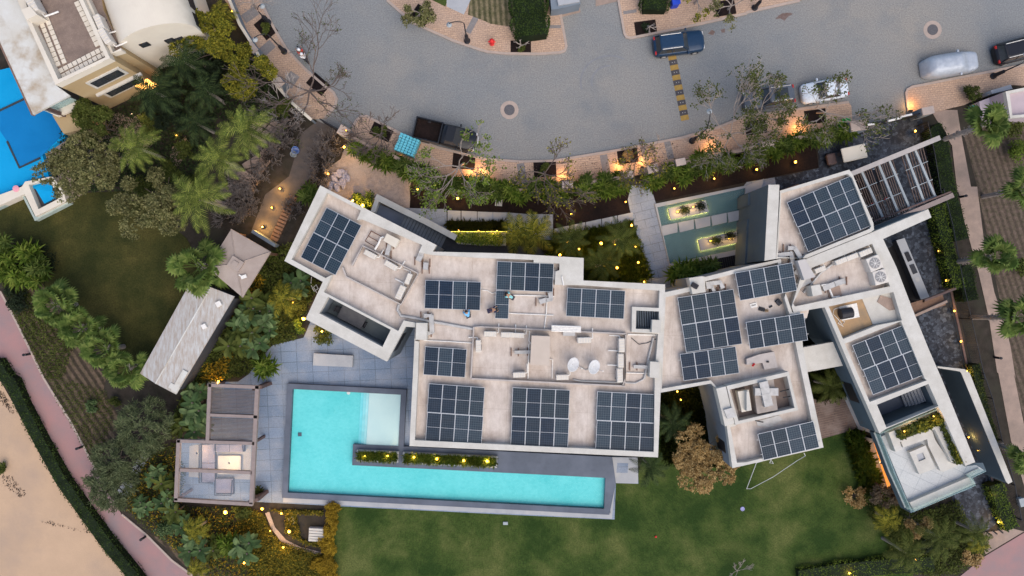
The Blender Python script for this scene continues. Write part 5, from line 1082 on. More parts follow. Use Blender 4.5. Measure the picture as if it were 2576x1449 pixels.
for pl in (PL(0, 'A4', (215, 145), (240, 118), (270, 100), (330, 95), (350, 105), (310, 128), (285, 158), (255, 140)), PL(0, 'A3', (1720, 255), (1750, 222), (1775, 240), (1760, 268)), PL(0, 'A3', (1815, 225), (1850, 215), (1848, 245), (1825, 248))): ground('oil_stain', pl, .004, MAT('road_stain', (.13, .085, .07), (.17, .13, .12), 3, fine=.2))
# planting pits in the pavements
def pit(q, s, rz=0, m=m_mulch):
    c = W(*q, .12); o = MB().box((c.x, c.y, .115), (s[0], s[1], .03), R(rz)).build('tree_pit', m); o['kind'] = 'structure'
for q, s, rz in ((('A2', 1365, 120), (1.7, 1.6), -35), (('A3', 308, 358), (1.9, 1.3), 0), (('A3', 1250, 210), (2.0, 1.3), 8), (('A2', 590, 635), (1.9, 1.3), -40), (('A2', 1070, 990), (2.0, 1.4), -25), (('A2', 1690, 1215), (2.1, 1.5), -5), (('A3', 490, 1275), (2.1, 1.5), 3), (('A3', 1115, 1175), (1.9, 1.4), 8), (('A2', 195, 210), (1.9, 1.4), -50), (('A4', 70, 960), (2, 1.3), 8), (('A4', 520, 880), (2, 1.3), 8), (('A3', 1850, 60), (1.9, 1.4), 10)): pit(q, s, rz)
# stone slab, table, path in the amber bed
ground('path', PL(0, 'C2', (180, 1000), (210, 990), (250, 1100), (330, 1190), (430, 1240), (590, 1280), (570, 1300), (420, 1265), (290, 1200), (225, 1110)), .01, m_gravel)
sb = thing('slatted_bench', 'small pale slatted bench in the amber planting bed', 'bench', W('C2', 545, 1155)); c = W('C2', 545, 1155, .4); obj('frame', MB().box((c.x, c.y, .2), (1.4, 1.25, .38), R(-3)), m_slab, sb)
for i in range(5): obj('slat', MB().box((c.x, c.y - .5 + i * .25, .43), (1.3, .18, .05), R(-3)), m_white, sb)
ss = thing('stepping_stone', 'irregular flat grey stone in the amber planting bed', 'stone', W('C2', 365, 1055)); obj('stone', MB().prism(PL(.1, 'C2', (340, 1040), (370, 1020), (395, 1045), (390, 1075), (360, 1085)), 0, .14), m_slab, ss)
# ---------------------------------------------------------------- roof equipment
RZ = HF + .02
m_acg = MAT('fan_grille', (.30, .29, .28), (.22, .21, .21), 8)
def ac_proto():
    t = thing('air_conditioner', 'x', 'air conditioner', group='air conditioning units on the roofs')
    MB().rbox((0, 0, .42), (.92, .38, .66), b=.03).build('casing', m_acw, t)
    mb = MB(); mb.lathe([(.24, 0), (.24, .02), (.2, .02)], (0, 0, 0), 18); g = mb.build('fan_grille', m_acg, t); g.location = (-.14, -.195, .42); g.rotation_euler = (R(90), 0, 0)
    tp = MB()
    for i in range(5): tp.box((-.36 + i * .18, 0, .758), (.07, .3, .012))
    tp.build('top_ribs', m_creamw, t)
    for s in (-.3, .3): MB().box((s, 0, .045), (.07, .42, .09)).build('foot', m_blackm, t)
    MB().tube([(.44, .05, .3), (.6, .1, .28), (.62, .5, .2), (.62, .75, .15)], .045, 6).build('pipe', m_pvc, t); return t
ACP = Proto(ac_proto())
for lb, q, rz, s in (
 ('upper-left unit on the north-west wing standing under the bare pipe frame', b2(985, 512), -28, 1.0), ('unit in the middle of the north-west wing beside the long low wall', b2(1142, 595), -30, 1.05),
 ('small unit against the right-hand upstand of the north-west wing', b2(1272, 695), 68, .9), ('dirty wide unit at the lower right corner of the north-west wing', b2(1215, 797), 66, 1.15),
 ('first unit from the left along the top wall of the sunken plant yard', b3(77, 1110), -1, 1.0), ('second unit from the left along the top wall of the sunken plant yard', b3(205, 1117), -1, 1.0),
 ('third unit from the left on the top wall, close to the big beige roof box', b3(290, 1121), -1, .95), ('unit below the long white pipe bundle right of the big beige roof box', b3(785, 1157), 2, 1.1),
 ('unit alone on the left wall of the sunken plant yard', b2(1800, 1202), 91, 1.0), ('topmost of three units on the right wall of the plant yard', b3(1065, 1195), 90, 1.12),
 ('middle of three units on the right wall of the plant yard', b3(1058, 1310), 90, 1.12), ('lowest of three units on the right wall of the plant yard', b3(1052, 1420), 90, 1.12),
 ('left unit on the bottom wall of the plant yard', b3(296, 1418), 2, 1.0), ('right unit on the bottom wall of the plant yard below the left dish', b3(620, 1436), 2, 1.0),
 ('single unit near the grey lidded box in the upper AC court', b4(550, 625), 22, .9), ('first of three units in a row along the white beam', b4(706, 562), 22, .95),
 ('second of three units in a row along the white beam', b4(790, 530), 22, .95), ('third of three units in a row, next to the round-fan condensers', b4(887, 497), 22, 1.05)):
    c = W(*q, HF + .6); c.z = RZ; ACP.put(c, R(rz), lb, s * 1.12)
def cond_proto():
    t = thing('condenser', 'x', 'air conditioner', group='square condensers on the roofs')
    MB().rbox((0, 0, .4), (1.0, 1.05, .8), b=.04).build('casing', m_acw, t); MB().lathe([(.4, 0), (.4, .03), (.34, .035), (.1, .05)], (0, 0, .8), 22).build('fan_grille', m_acg, t)
    mb = MB()
    for i in range(8): a = i * R(45); mb.box((.2 * math.cos(a), .2 * math.sin(a), .86), (.36, .025, .015), a)
    mb.build('fan_guard', m_pvc, t); return t
CP = Proto(cond_proto())
for lb, q, rz in (('upper white condenser with round top fan in the corner of the AC court', b4(962, 578), 22), ('lower white condenser with round top fan in the corner of the AC court', b4(1005, 682), 15)):
    c = W(*q, HF + .8); c.z = RZ; CP.put(c, R(rz), lb, 1.12)
# neighbour's units
for lb, q, rz, s in (('neighbour unit at the top beside the canopy roof', ('A1', 300, 60), -62, 1.7), ('upper neighbour unit in the alley by the vault', ('A1', 768, 180), -66, 1.4), ('lower neighbour unit in the alley by the vault', ('A1', 812, 285), -58, 1.5)):
    c = W(*q, 7.0); c.z = 6.83 if 'top' in lb else 6.43; ACP.put(c, R(rz), lb, s)
def duct(label, pts, r=.2, z=RZ + .25, m=None, foot=True, name='air_duct'):
    P = [W(*p, z) for p in pts]; c = P[0]; t = thing(name, label, 'duct', (c.x, c.y, RZ)); mb = MB(); L = [p - Vector((c.x, c.y, RZ)) for p in P]
    # rectangular section
    mb.strip([(p.x, p.y) for p in L], r * 2, z - RZ - r * .7, z - RZ + r * .7); fl = mb
    for a, b in zip(L[:-1], L[1:]):
        n = max(1, int((b - a).length / .5)); rz = math.atan2((b - a).y, (b - a).x)
        for i in range(n + 1): k = a.lerp(b, i / n); fl.box((k.x, k.y, z - RZ), (.04, r * 2.15, r * 1.5), rz)
    fl.build('duct_body', m or m_metal, t, normals=True)
    if foot:
        for k in (L[0], L[-1]):
            for s in (-1, 1): MB().box((k.x + s * .3, k.y, (z - RZ) * .35), (.09, .7, .07)).build('stand', m_rust, t)
    return t
for lb, pts, r in (
 ('short tapering duct below the roof box on the north-west wing', [b2(1130, 440), b2(1110, 515)], .17), ('crumpled duct cluster at the north corner of the north-west wing', [b2(1345, 560), b2(1365, 520), b2(1385, 450), b2(1440, 460)], .22),
 ('duct with rusty stand below the crumpled cluster', [b2(1405, 575), b2(1400, 625)], .2), ('white hook-shaped duct beside the raised box left of the main roof', [b2(1390, 975), b2(1445, 975), b2(1450, 1100), b2(1415, 1105)], .2),
 ('short duct on a rusty stand left of the big beige roof box', [b3(262, 1250), b3(385, 1247)], .14), ('short duct on a rusty stand right of the black skylight near the wall', [b3(1160, 1358), b3(1285, 1362)], .14),
 ('curved duct under the rail of the unfinished panel row', [b3(450, 870), b3(500, 855), b3(535, 850), b3(530, 800)], .2), ('upright duct at the end of the unfinished panel row', [b3(565, 700), b3(565, 640)], .15),
 ('upper white bent duct behind the big tilted panels', [b3(1705, 735), b3(1810, 722), b3(1830, 765)], .18), ('lower white bent duct behind the big tilted panels', [b3(1710, 760), b3(1750, 758), b3(1765, 790)], .13),
 ('bent duct at the foot of the entrance wall', [b4(235, 520), b4(330, 505), b4(350, 590)], .2), ('slanted duct with rusty end near the biggest solar block', [b4(310, 465), b4(360, 465), b4(405, 540)], .18),
 ('segmented duct right of the darkest panels', [b4(360, 640), b4(420, 670)], .18), ('lower segmented duct right of the darkest panels', [b4(385, 750), b4(475, 705)], .22), ('long segmented duct with a rusty end in the AC court', [b4(575, 770), b4(660, 735), b4(735, 710)], .22)):
    duct(lb, pts, r)
def pipe(label, pts, r=.05, z=RZ + .09, m=None, name='pipe', cat='pipe', zs=None):
    P = [W(*p, z if zs is None else zs[i]) for i, p in enumerate(pts)]; o = MB().tube([p - P[0] for p in P], r, 6).build(name, m or m_pvc, loc=P[0]); return tag(o, label, cat)
pipe('white pipe across the roof above the block of three panels', [b2(1385, 1160), b2(1560, 1168), b2(1752, 1180)]); pipe('white mounting rail to the right of the crouching men, upper', [b3(222, 818), b3(400, 822), b3(560, 828)], .06, name='mounting_rail', cat='rail')
pipe('white mounting rail to the right of the single panel, lower', [b3(218, 956), b3(555, 970)], .05, name='mounting_rail', cat='rail'); pipe('vertical white pipe between the mounting rails and the plant yard', [b3(505, 860), b3(500, 960), b3(485, 1072)])
pipe('kinked white pipe left of the big beige roof box', [b3(330, 1085), b3(375, 1090), b3(370, 1165), b3(382, 1180), b3(370, 1190), b3(362, 1449)], .06); pipe('white pipe rounding the lower right of the big beige roof box', [b3(527, 1300), b3(548, 1305), b3(545, 1449)], .05)
pipe('white pipe along the foot of the black skylight', [b3(1115, 1115), b3(1330, 1120), b3(1345, 1108)], .07); pipe('thin pipe leading to the raised box in the right corner', [b3(1105, 1405), b3(1285, 1410)], .05)
pipe('white curved pipe in front of the AC court parapet', [b4(562, 745), b4(610, 735), b4(650, 835), b4(700, 830)], .09, RZ + .3); pipe('white pipe stub on the blade side roof corner', [b3(618, 678), b3(632, 745)], .06, HP + .06)
pipe('small bare pipe leaning at the box on the north-west wing', [b2(1085, 378), b2(1065, 385), b2(1045, 430), b2(1018, 475)], .09, RZ + .4)
pipe('grey cable duct from the north-west wing to the plant yard', [b2(1200, 890), b2(1190, 930), b2(1215, 975), b2(1310, 990), b2(1430, 1015), b2(1520, 1030), b2(1765, 1075)], .13, RZ + .12, m_metal, 'cable_duct', 'duct'); pipe('grey cable duct leaning down the right roof strip', [b3(1310, 1140), b3(1275, 1280), b3(1240, 1449)], .11, RZ + .1, m_metal, 'cable_duct', 'duct')
pipe('long grey hose crossing the AC court', [b4(760, 500), b4(640, 590), b4(560, 650), b4(430, 800)], .1, RZ + .1, m_metal, 'cable_duct', 'duct'); pipe('grey pipe run along the bottom of the plant yard', [c3(668, 45), c3(720, 55), c3(1110, 70), c3(1165, 45), c3(1185, 10)], .07, RZ + .1, m_metal)
pipe('curved grey cable between the dishes', [b3(705, 1365), b3(740, 1350), b3(800, 1385), b3(830, 1370)], .04, RZ + .05, m_metal, 'cable', 'cable'); pipe('black cable loop below the skylight', [b3(1140, 1140), b3(1200, 1190), b3(1260, 1180), b3(1330, 1150)], .03, RZ + .04, m_dark, 'cable', 'cable')
pipe('white cable from the four-panel row to the three-man work area', [b2(1825, 780), b2(1870, 785), b2(1900, 805), b2(1930, 800)], .04, RZ + .05, None, 'cable', 'cable')
pb_ = thing('pipe_bundle', 'long white ridged bundle lying on the top wall of the plant yard', 'pipe', W(*b3(650, 1075), HF + .7)); mb = MB(); a, b = W(*b3(540, 1070), HF + .7), W(*b3(762, 1078), HF + .7)
for i in range(4): mb.tube([a + Vector((0, -.18 + i * .13, 0)), b + Vector((0, -.18 + i * .13, 0))], .08, 8)
obj('pipes', mb, m_pvc, pb_); c = W(*b3(672, 1105), HF + .5); obj('bracket', MB().box((c.x, c.y, HF + .4), (1.0, .45, .5)), m_metal, pb_)
# bare steel frame and the box with legs on the NW wing
fr = thing('steel_frame', 'bare rectangular steel frame lying on the north-west wing roof', 'frame', W(*b2(1010, 400), RZ)); fp = PL(RZ + .3, 'B2', (990, 335), (1075, 380), (1030, 460), (945, 410)); mb = MB(); P = [(x, y, RZ + .25) for x, y in fp]; mb.tube(P + [P[0]], .05, 4); mb.tube([Vector(P[0]).lerp(Vector(P[3]), .5), Vector(P[1]).lerp(Vector(P[2]), .5)], .04, 4); obj('frame_bars', mb, m_rust, fr)
for p in P: obj('leg', MB().box((p[0], p[1], RZ + .12), (.06, .06, .24)), m_rust, fr)
def ubox(label, poly, z0, z1, m, name='plant_box', cat='roof unit', legs=True):
    Pp = PL(z1, *poly); c = Vector((sum(p[0] for p in Pp) / len(Pp), sum(p[1] for p in Pp) / len(Pp), 0)); t = thing(name, label, cat, (c.x, c.y, z0)); loc = [(x - c.x, y - c.y) for x, y in Pp]
    MB().prism(loc, .15, z1 - z0).build('casing', m, t); MB().prism([(x * 1.03, y * 1.03) for x, y in loc], z1 - z0 + .002, z1 - z0 + .05).build('lid', m, t)
    for x, y in loc: MB().box((x * .85, y * .85, .075), (.1, .1, .15)).build('foot', m_blackm, t)
    return t
ubox('tilted cream box with a lid on the north-west wing', ('B2', (1110, 355), (1200, 400), (1170, 460), (1085, 408)), RZ, RZ + 1.0, m_creamw)
ubox('white roof unit standing in the enclosure, left one', ('O', (1856, 986), (1883, 981), (1890, 1031), (1866, 1036)), RZ, RZ + .9, m_creamw); ubox('large ducted roof unit standing in the enclosure, right one', ('O', (1895, 968), (1945, 955), (1955, 1030), (1905, 1040)), RZ, RZ + .9, MAT('dusty_unit', (.33, .285, .25), (.28, .24, .21), 3))
duct('broad silver duct lying over the large enclosed roof unit', [('O', 1918, 960), ('O', 1932, 1020)], .35, RZ + 1.1, foot=False); duct('silver cross duct joining the enclosed roof unit', [('O', 1898, 985), ('O', 1955, 985)], .3, RZ + 1.05, foot=False)
ubox('small square grey box on the corner of the plant enclosure', ('C3', (1745, 262), (1803, 245), (1832, 310), (1770, 325)), RZ, RZ + 1.2, m_metal)
for i, (a, b) in enumerate(((('O', 1962, 985), ('O', 1990, 978)), (('O', 1900, 1058), ('O', 1920, 1062)), (('O', 1970, 1000), ('O', 1998, 995)))):
    pipe(('upper', 'lower left', 'right-hand')[i] + ' dark bracket bar in the plant enclosure', [a, b], .05, RZ + .7, m_blackm, 'bracket', 'bracket')
# dishes
def dish(label, q, rz):
    c = W(*q, HF + .9); t = thing('satellite_dish', label, 'satellite dish', (c.x, c.y, RZ), R(rz), 'satellite dishes in the plant yard'); mb = MB()
    mb.lathe([(.02, -.14), (.3, -.10), (.52, -.02), (.62, .06), (.60, .07), (.5, .0), (.28, -.07), (.02, -.11)], n=26, sy=.95); d = mb.build('reflector', m_sat, t, smooth=True); d.location = (0, 0, .95); d.rotation_euler = (R(30), R(12), 0)
    MB().tube([(0, 0, 0), (0, 0, .85)], .04, 8).build('mast', m_metal, t); MB().tube([(0, -.5, .75), (.1, -.75, 1.35)], .02, 5).build('feed_arm', m_metal, t); MB().lathe([(.05, 0), (.06, .1), (.02, .12)], (.1, -.75, 1.33), 8).build('receiver', m_pvc, t)
    MB().box((0, 0, .04), (.5, .5, .06)).build('base_plate', m_metal, t)
dish('left satellite dish below the big beige roof box', b3(700, 1342), 60); dish('right satellite dish beside the three stacked wall units', b3(858, 1360), 60)
# loose things on the second block roof
def litter(name, label, cat, q, d, rz, m, z=RZ, extra=None):
    c = W(*q, z); t = thing(name, label, cat, (c.x, c.y, z), R(rz)); MB().rbox((0, 0, d[2] / 2), d, b=.03).build('body', m, t); MB().tube([(-d[0] * .3, 0, d[2]), (-d[0] * .2, 0, d[2] + .08), (d[0] * .2, 0, d[2] + .08), (d[0] * .3, 0, d[2])], .02, 5).build('handle', m_blackm, t)
litter('tool_bag', 'black backpack dropped on top of the white roof box', 'bag', b3(1618, 748), (.55, .4, .25), -30, m_blackm, HQ + .53); litter('tool_case', 'flat black case among tools between the two panel rows', 'tool case', b4(112, 925), (.5, .32, .12), -15, m_blackm); litter('tool_bag', 'dark grey bag at the right end of the scattered tools', 'bag', b4(238, 872), (.5, .4, .22), -50, m_dark)
litter('tool_case', 'white paper-like flat case at the left of the scattered tools', 'tool case', b4(52, 895), (.6, .4, .06), 15, m_pvc); litter('power_drill', 'small dark drill lying among the scattered tools', 'tool', b4(180, 905), (.3, .14, .1), 30, m_dark); litter('tool_case', 'small beige pouch among the scattered tools', 'tool case', b4(150, 935), (.28, .22, .1), 0, m_yellowsand)
litter('tool_box', 'tiny red and white box on the roof step above the enclosure', 'box', b4(50, 1345), (.3, .16, .1), 50, m_red, HG + .53); litter('tool_box', 'small black box on the roof step above the enclosure', 'box', b4(158, 1322), (.2, .14, .1), 0, m_blackm, HG + .53)
dr = thing('open_drum', 'black open drum lying on a white sheet in the sand bed on the roof', 'drum', W(*b4(775, 945), HG + .12)); c = W(*b4(775, 945), HG + .4); mb = MB(); mb.lathe([(.42, -.5), (.45, -.48), (.45, .48), (.42, .5), (.38, .48), (.38, .3)], n=20); d = mb.build('shell', m_blackm, dr); d.location = (0, 0, .46); d.rotation_euler = (0, R(90), R(10)); MB().lathe([(.37, 0), (.37, .03)], (0, 0, 0), 20).build('lid', m_bluem, dr); dr.children[-1].location = (-.5, -.1, .46); dr.children[-1].rotation_euler = (0, R(90), R(10)); MB().rbox((0, 0, .02), (1.5, 1.2, .03), R(12), .01).build('sheet', m_pvc, dr)
pipe('looped pale hose on the roof sand bed beside the drum', [b4(720, 905), b4(660, 925), b4(650, 960), b4(690, 1000), b4(720, 1040), b4(740, 1020), b4(710, 1000), b4(690, 1030), b4(730, 1055)], .03, HG + .14, m_pvc, 'hose', 'hose')
pipe('white hose dropping from the lower roof edge onto the lawn in a long triangle', [c4(180, 600), c4(165, 640), c4(190, 645), c4(170, 610), c4(70, 640), c4(0, 825), c4(30, 825), c4(190, 740), c4(360, 625), c4(420, 590), c4(410, 570)], .028, .1, m_sat, 'hose', 'hose', zs=[6.2, 5.8, 5.9, 6.3, 6.0, .1, .1, 1.5, 4.0, 5.8, 6.3])
pipe('thin looped hose hanging at the step of the north-west wing', [b2(540, 680), b2(535, 740), b2(560, 790), b2(590, 770), b2(575, 740), b2(555, 760), b2(580, 800)], .04, 1.5, m_pvc, 'hose', 'hose')
tag(MB().prism(PL(HG + .1, 'B4', (985, 870), (1010, 820), (1120, 850), (1155, 920), (1080, 935)), 0, .05).build('tarpaulin', m_tan2, loc=(0, 0, HG + .07)), 'crumpled greyish tarpaulin on the tiled roof beside the sand bed', 'tarpaulin')
tag(MB().prism(PL(HG + .1, 'C4', (70, 345), (230, 300), (260, 330), (170, 385), (80, 375)), 0, .06).build('tarpaulin', m_metal, loc=(0, 0, HG + .02)), 'pale grey sheet lying between the enclosure and the lower four panels', 'tarpaulin')
tag(MB().rbox((0, 0, .06), (1.1, .9, .1), R(15), .05).build('floor_mat', m_tan2, loc=W(*b4(660, 795), RZ)), 'grey rounded mat under the white curved pipe in the AC court', 'mat')
# ---------------------------------------------------------------- people
m_skin = PLAIN('skin', (.32, .18, .11), .6); m_hair = PLAIN('hair', (.015, .012, .01), .6)
def person(label, q, z, rz, joints, shirt, pants, group=None, helmet=None):
    """joints: dict of positions (metres, z up, facing +y). One continuous skinned body, clothing and hair as its children."""
    c = W(*q, z + .8); base = Vector((c.x, c.y, z)); J = joints
    order = ['pelvis', 'chest', 'neck', 'head', 'shl', 'ell', 'hal', 'shr', 'elr', 'har', 'hil', 'knl', 'anl', 'tol', 'hir', 'knr', 'anr', 'tor', 'belly', 'crown']
    edges = [('pelvis', 'belly'), ('belly', 'chest'), ('chest', 'neck'), ('neck', 'head'), ('head', 'crown'), ('chest', 'shl'), ('shl', 'ell'), ('ell', 'hal'), ('chest', 'shr'), ('shr', 'elr'), ('elr', 'har'), ('pelvis', 'hil'), ('hil', 'knl'), ('knl', 'anl'), ('anl', 'tol'), ('pelvis', 'hir'), ('hir', 'knr'), ('knr', 'anr'), ('anr', 'tor')]
    rad = dict(pelvis=.14, belly=.125, chest=.145, neck=.055, head=.095, crown=.075, shl=.07, ell=.045, hal=.032, shr=.07, elr=.045, har=.032, hil=.095, knl=.065, anl=.042, tol=.035, hir=.095, knr=.065, anr=.042, tor=.035)
    J = dict(J); J['belly'] = Vector(J['pelvis']).lerp(Vector(J['chest']), .5); d = (Vector(J['head']) - Vector(J['neck'])).normalized(); J['crown'] = Vector(J['head']) + d * .11
    def skin(nm, keys, m, infl=0, par=None, root='pelvis'):
        ks = [k for k in order if k in keys]; me = bpy.data.meshes.new(nm); me.from_pydata([tuple(J[k]) for k in ks], [(ks.index(a), ks.index(b)) for a, b in edges if a in ks and b in ks], []); me.materials.append(m)
        o = bpy.data.objects.new(nm, me); COL.objects.link(o); o.modifiers.new('skin', 'SKIN'); 
        if not me.skin_vertices: 
            bm = bmesh.new(); bm.from_mesh(me); bm.verts.layers.skin.verify(); bm.to_mesh(me); bm.free()
        for i, k in enumerate(ks): r = rad[k] + infl; me.skin_vertices[0].data[i].radius = (r, r); me.skin_vertices[0].data[i].use_root = (k == root)
        s = o.modifiers.new('sub', 'SUBSURF'); s.levels = 1; s.render_levels = 2
        if par: o.parent = par
        return o
    body = skin('person', order, m_skin); body.location = base; body.rotation_euler = (0, 0, R(rz)); tag(body, label, 'person', group)
    skin('shirt', ['belly', 'chest', 'shl', 'ell', 'shr', 'elr', 'pelvis'], shirt, .018, body); skin('trousers', ['pelvis', 'hil', 'knl', 'anl', 'hir', 'knr', 'anr'], pants, .016, body)
    # face and hands
    h = Vector(J['head']); f = MB(); f.lathe([(.018, -.02), (.014, .02), (.0, .04)], (0, 0, 0), 8); n_ = f.build('nose', m_skin, body); n_.location = h + Vector((0, .095, .0)); 
    for sx in (-1, 1): MB().lathe([(.0, -.012), (.012, 0), (0, .012)], tuple(h + Vector((sx * .035, .088, .03))), 8).build('eye', m_hair, body); MB().lathe([(.0, -.03), (.02, 0), (0, .03)], tuple(h + Vector((sx * .1, 0, .0))), 8).build('ear', m_skin, body)
    for k, e in (('hal', 'ell'), ('har', 'elr')):
        p = Vector(J[k]); d = (p - Vector(J[e])).normalized(); s = d.cross(Vector((0, 0, 1))).normalized(); mb = MB(); mb.tube([p, p + d * .09], [.03, .036], 8)
        for i in range(4): a = p + d * .085 + s * (-.027 + i * .018); L = (.062, .075, .07, .052)[i]; mb.tube([a, a + d * L * .55, a + d * L * .85 + Vector((0, 0, -.02))], [.0095, .009, .007], 6)
        mb.tube([p + d * .03 + s * .03, p + d * .07 + s * .055, p + d * .095 + s * .055], [.011, .010, .008], 6); mb.build('hand', m_skin, body)
    hr = MB(); hr.lathe([(.0, .125), (.05, .115), (.09, .07), (.105, .0), (.1, -.03), (.085, .0)] if not helmet else [(.0, .15), (.07, .14), (.13, .07), (.15, .0), (.14, -.06)], tuple(h + Vector((0, -.015, .02))), 14); hr.build('helmet' if helmet else 'hair', helmet or m_hair, body, smooth=True)
    return body
kneel = dict(pelvis=(0, -.1, .38), chest=(0, .18, .72), neck=(0, .28, .86), head=(0, .38, .96), shl=(-.19, .2, .75), ell=(-.26, .42, .5), hal=(-.16, .6, .32), shr=(.19, .2, .75), elr=(.26, .42, .5), har=(.16, .62, .30), hil=(-.1, -.1, .36), knl=(-.16, .26, .42), anl=(-.15, -.02, .07), tol=(-.15, .14, .04), hir=(.1, -.1, .36), knr=(.18, .25, .12), anr=(.15, -.12, .08), tor=(.15, -.02, .04))
bend = dict(kneel, pelvis=(0, -.15, .62), chest=(0, .25, .85), neck=(0, .4, .9), head=(0, .52, .88), shl=(-.19, .3, .84), ell=(-.24, .46, .6), hal=(-.16, .62, .42), shr=(.19, .3, .84), elr=(.24, .46, .6), har=(.16, .66, .42), hil=(-.1, -.15, .6), knl=(-.14, .12, .38), anl=(-.14, -.02, .07), tol=(-.14, .14, .04), hir=(.1, -.15, .6), knr=(.15, .12, .38), anr=(.14, -.1, .07), tor=(.14, .06, .04))
m_aqua = PLAIN('aqua_shirt', (.22, .50, .50), .9); m_navy = PLAIN('navy_cloth', (.035, .032, .06), .9); m_lb = PLAIN('light_blue_shirt', (.16, .40, .62), .9); m_wh = PLAIN('white_cloth', (.7, .7, .7), .9)
person('worker in an aqua shirt bending over the single solar panel', b3(235, 832), RZ, 60, bend, m_aqua, m_dark, 'workers on the roof'); person('worker in dark navy clothes crouching at the lower corner of the single panel', b3(80, 935), RZ, -75, bend, m_navy, m_navy, 'workers on the roof'); person('dark-haired person in light blue kneeling alone below the row of four panels', b2(1718, 972), RZ, 20, kneel, m_lb, m_dark, 'workers on the roof')
# scooter and riders
sit = dict(pelvis=(0, 0, .78), chest=(0, .08, 1.15), neck=(0, .12, 1.34), head=(0, .16, 1.48), shl=(-.2, .08, 1.22), ell=(-.26, .26, 1.0), hal=(-.26, .5, .98), shr=(.2, .08, 1.22), elr=(.26, .26, 1.0), har=(.26, .5, .98), hil=(-.1, .02, .76), knl=(-.16, .4, .68), anl=(-.14, .36, .28), tol=(-.14, .5, .24), hir=(.1, .02, .76), knr=(.16, .4, .68), anr=(.14, .36, .28), tor=(.14, .5, .24))
mc = W('A2', 488, 428, 0); MR = -58; mo = thing('motorcycle', 'small black motorcycle with two riders beside the left pavement', 'motorcycle', (mc.x, mc.y, 0), R(MR + 90)) 
MB().tube([(0, -.8, .62), (0, -.2, .74), (0, .3, .7), (0, .62, .85)], [.1, .14, .13, .06], 8).build('frame', m_blackm, mo); MB().rbox((0, -.25, .78), (.28, .85, .1), b=.04).build('seat', m_blackm, mo); MB().tube([(-.36, .45, 1.02), (0, .58, .98), (.36, .45, 1.02)], .02, 6).build('handlebar', m_metal, mo)
for y in (-.62, .68):
    w_ = MB(); w_.lathe([(.22, -.05), (.3, -.05), (.3, .05), (.22, .05), (.22, -.05)], n=20); o = w_.build('wheel', m_blackm, mo); o.location = (0, y, .3); o.rotation_euler = (0, R(90), 0)
MB().lathe([(.0, -.05), (.08, 0), (.0, .05)], (0, .78, .85), 10).build('headlight', m_win, mo)
for lb, off, sh, hel in (('rear rider in a white helmet on the motorcycle', -.45, m_wh, m_wh), ('front rider with a red top and white helmet on the motorcycle', .02, m_red, m_wh)):
    b_ = person(lb, ('A2', 488, 428), 0, MR + 90, sit, sh, m_dark, 'riders of the motorcycle', hel); v = Matrix.Rotation(R(MR + 90), 3, 'Z') @ Vector((0, off, 0)); b_.location = (mc.x + v.x, mc.y + v.y, .02)
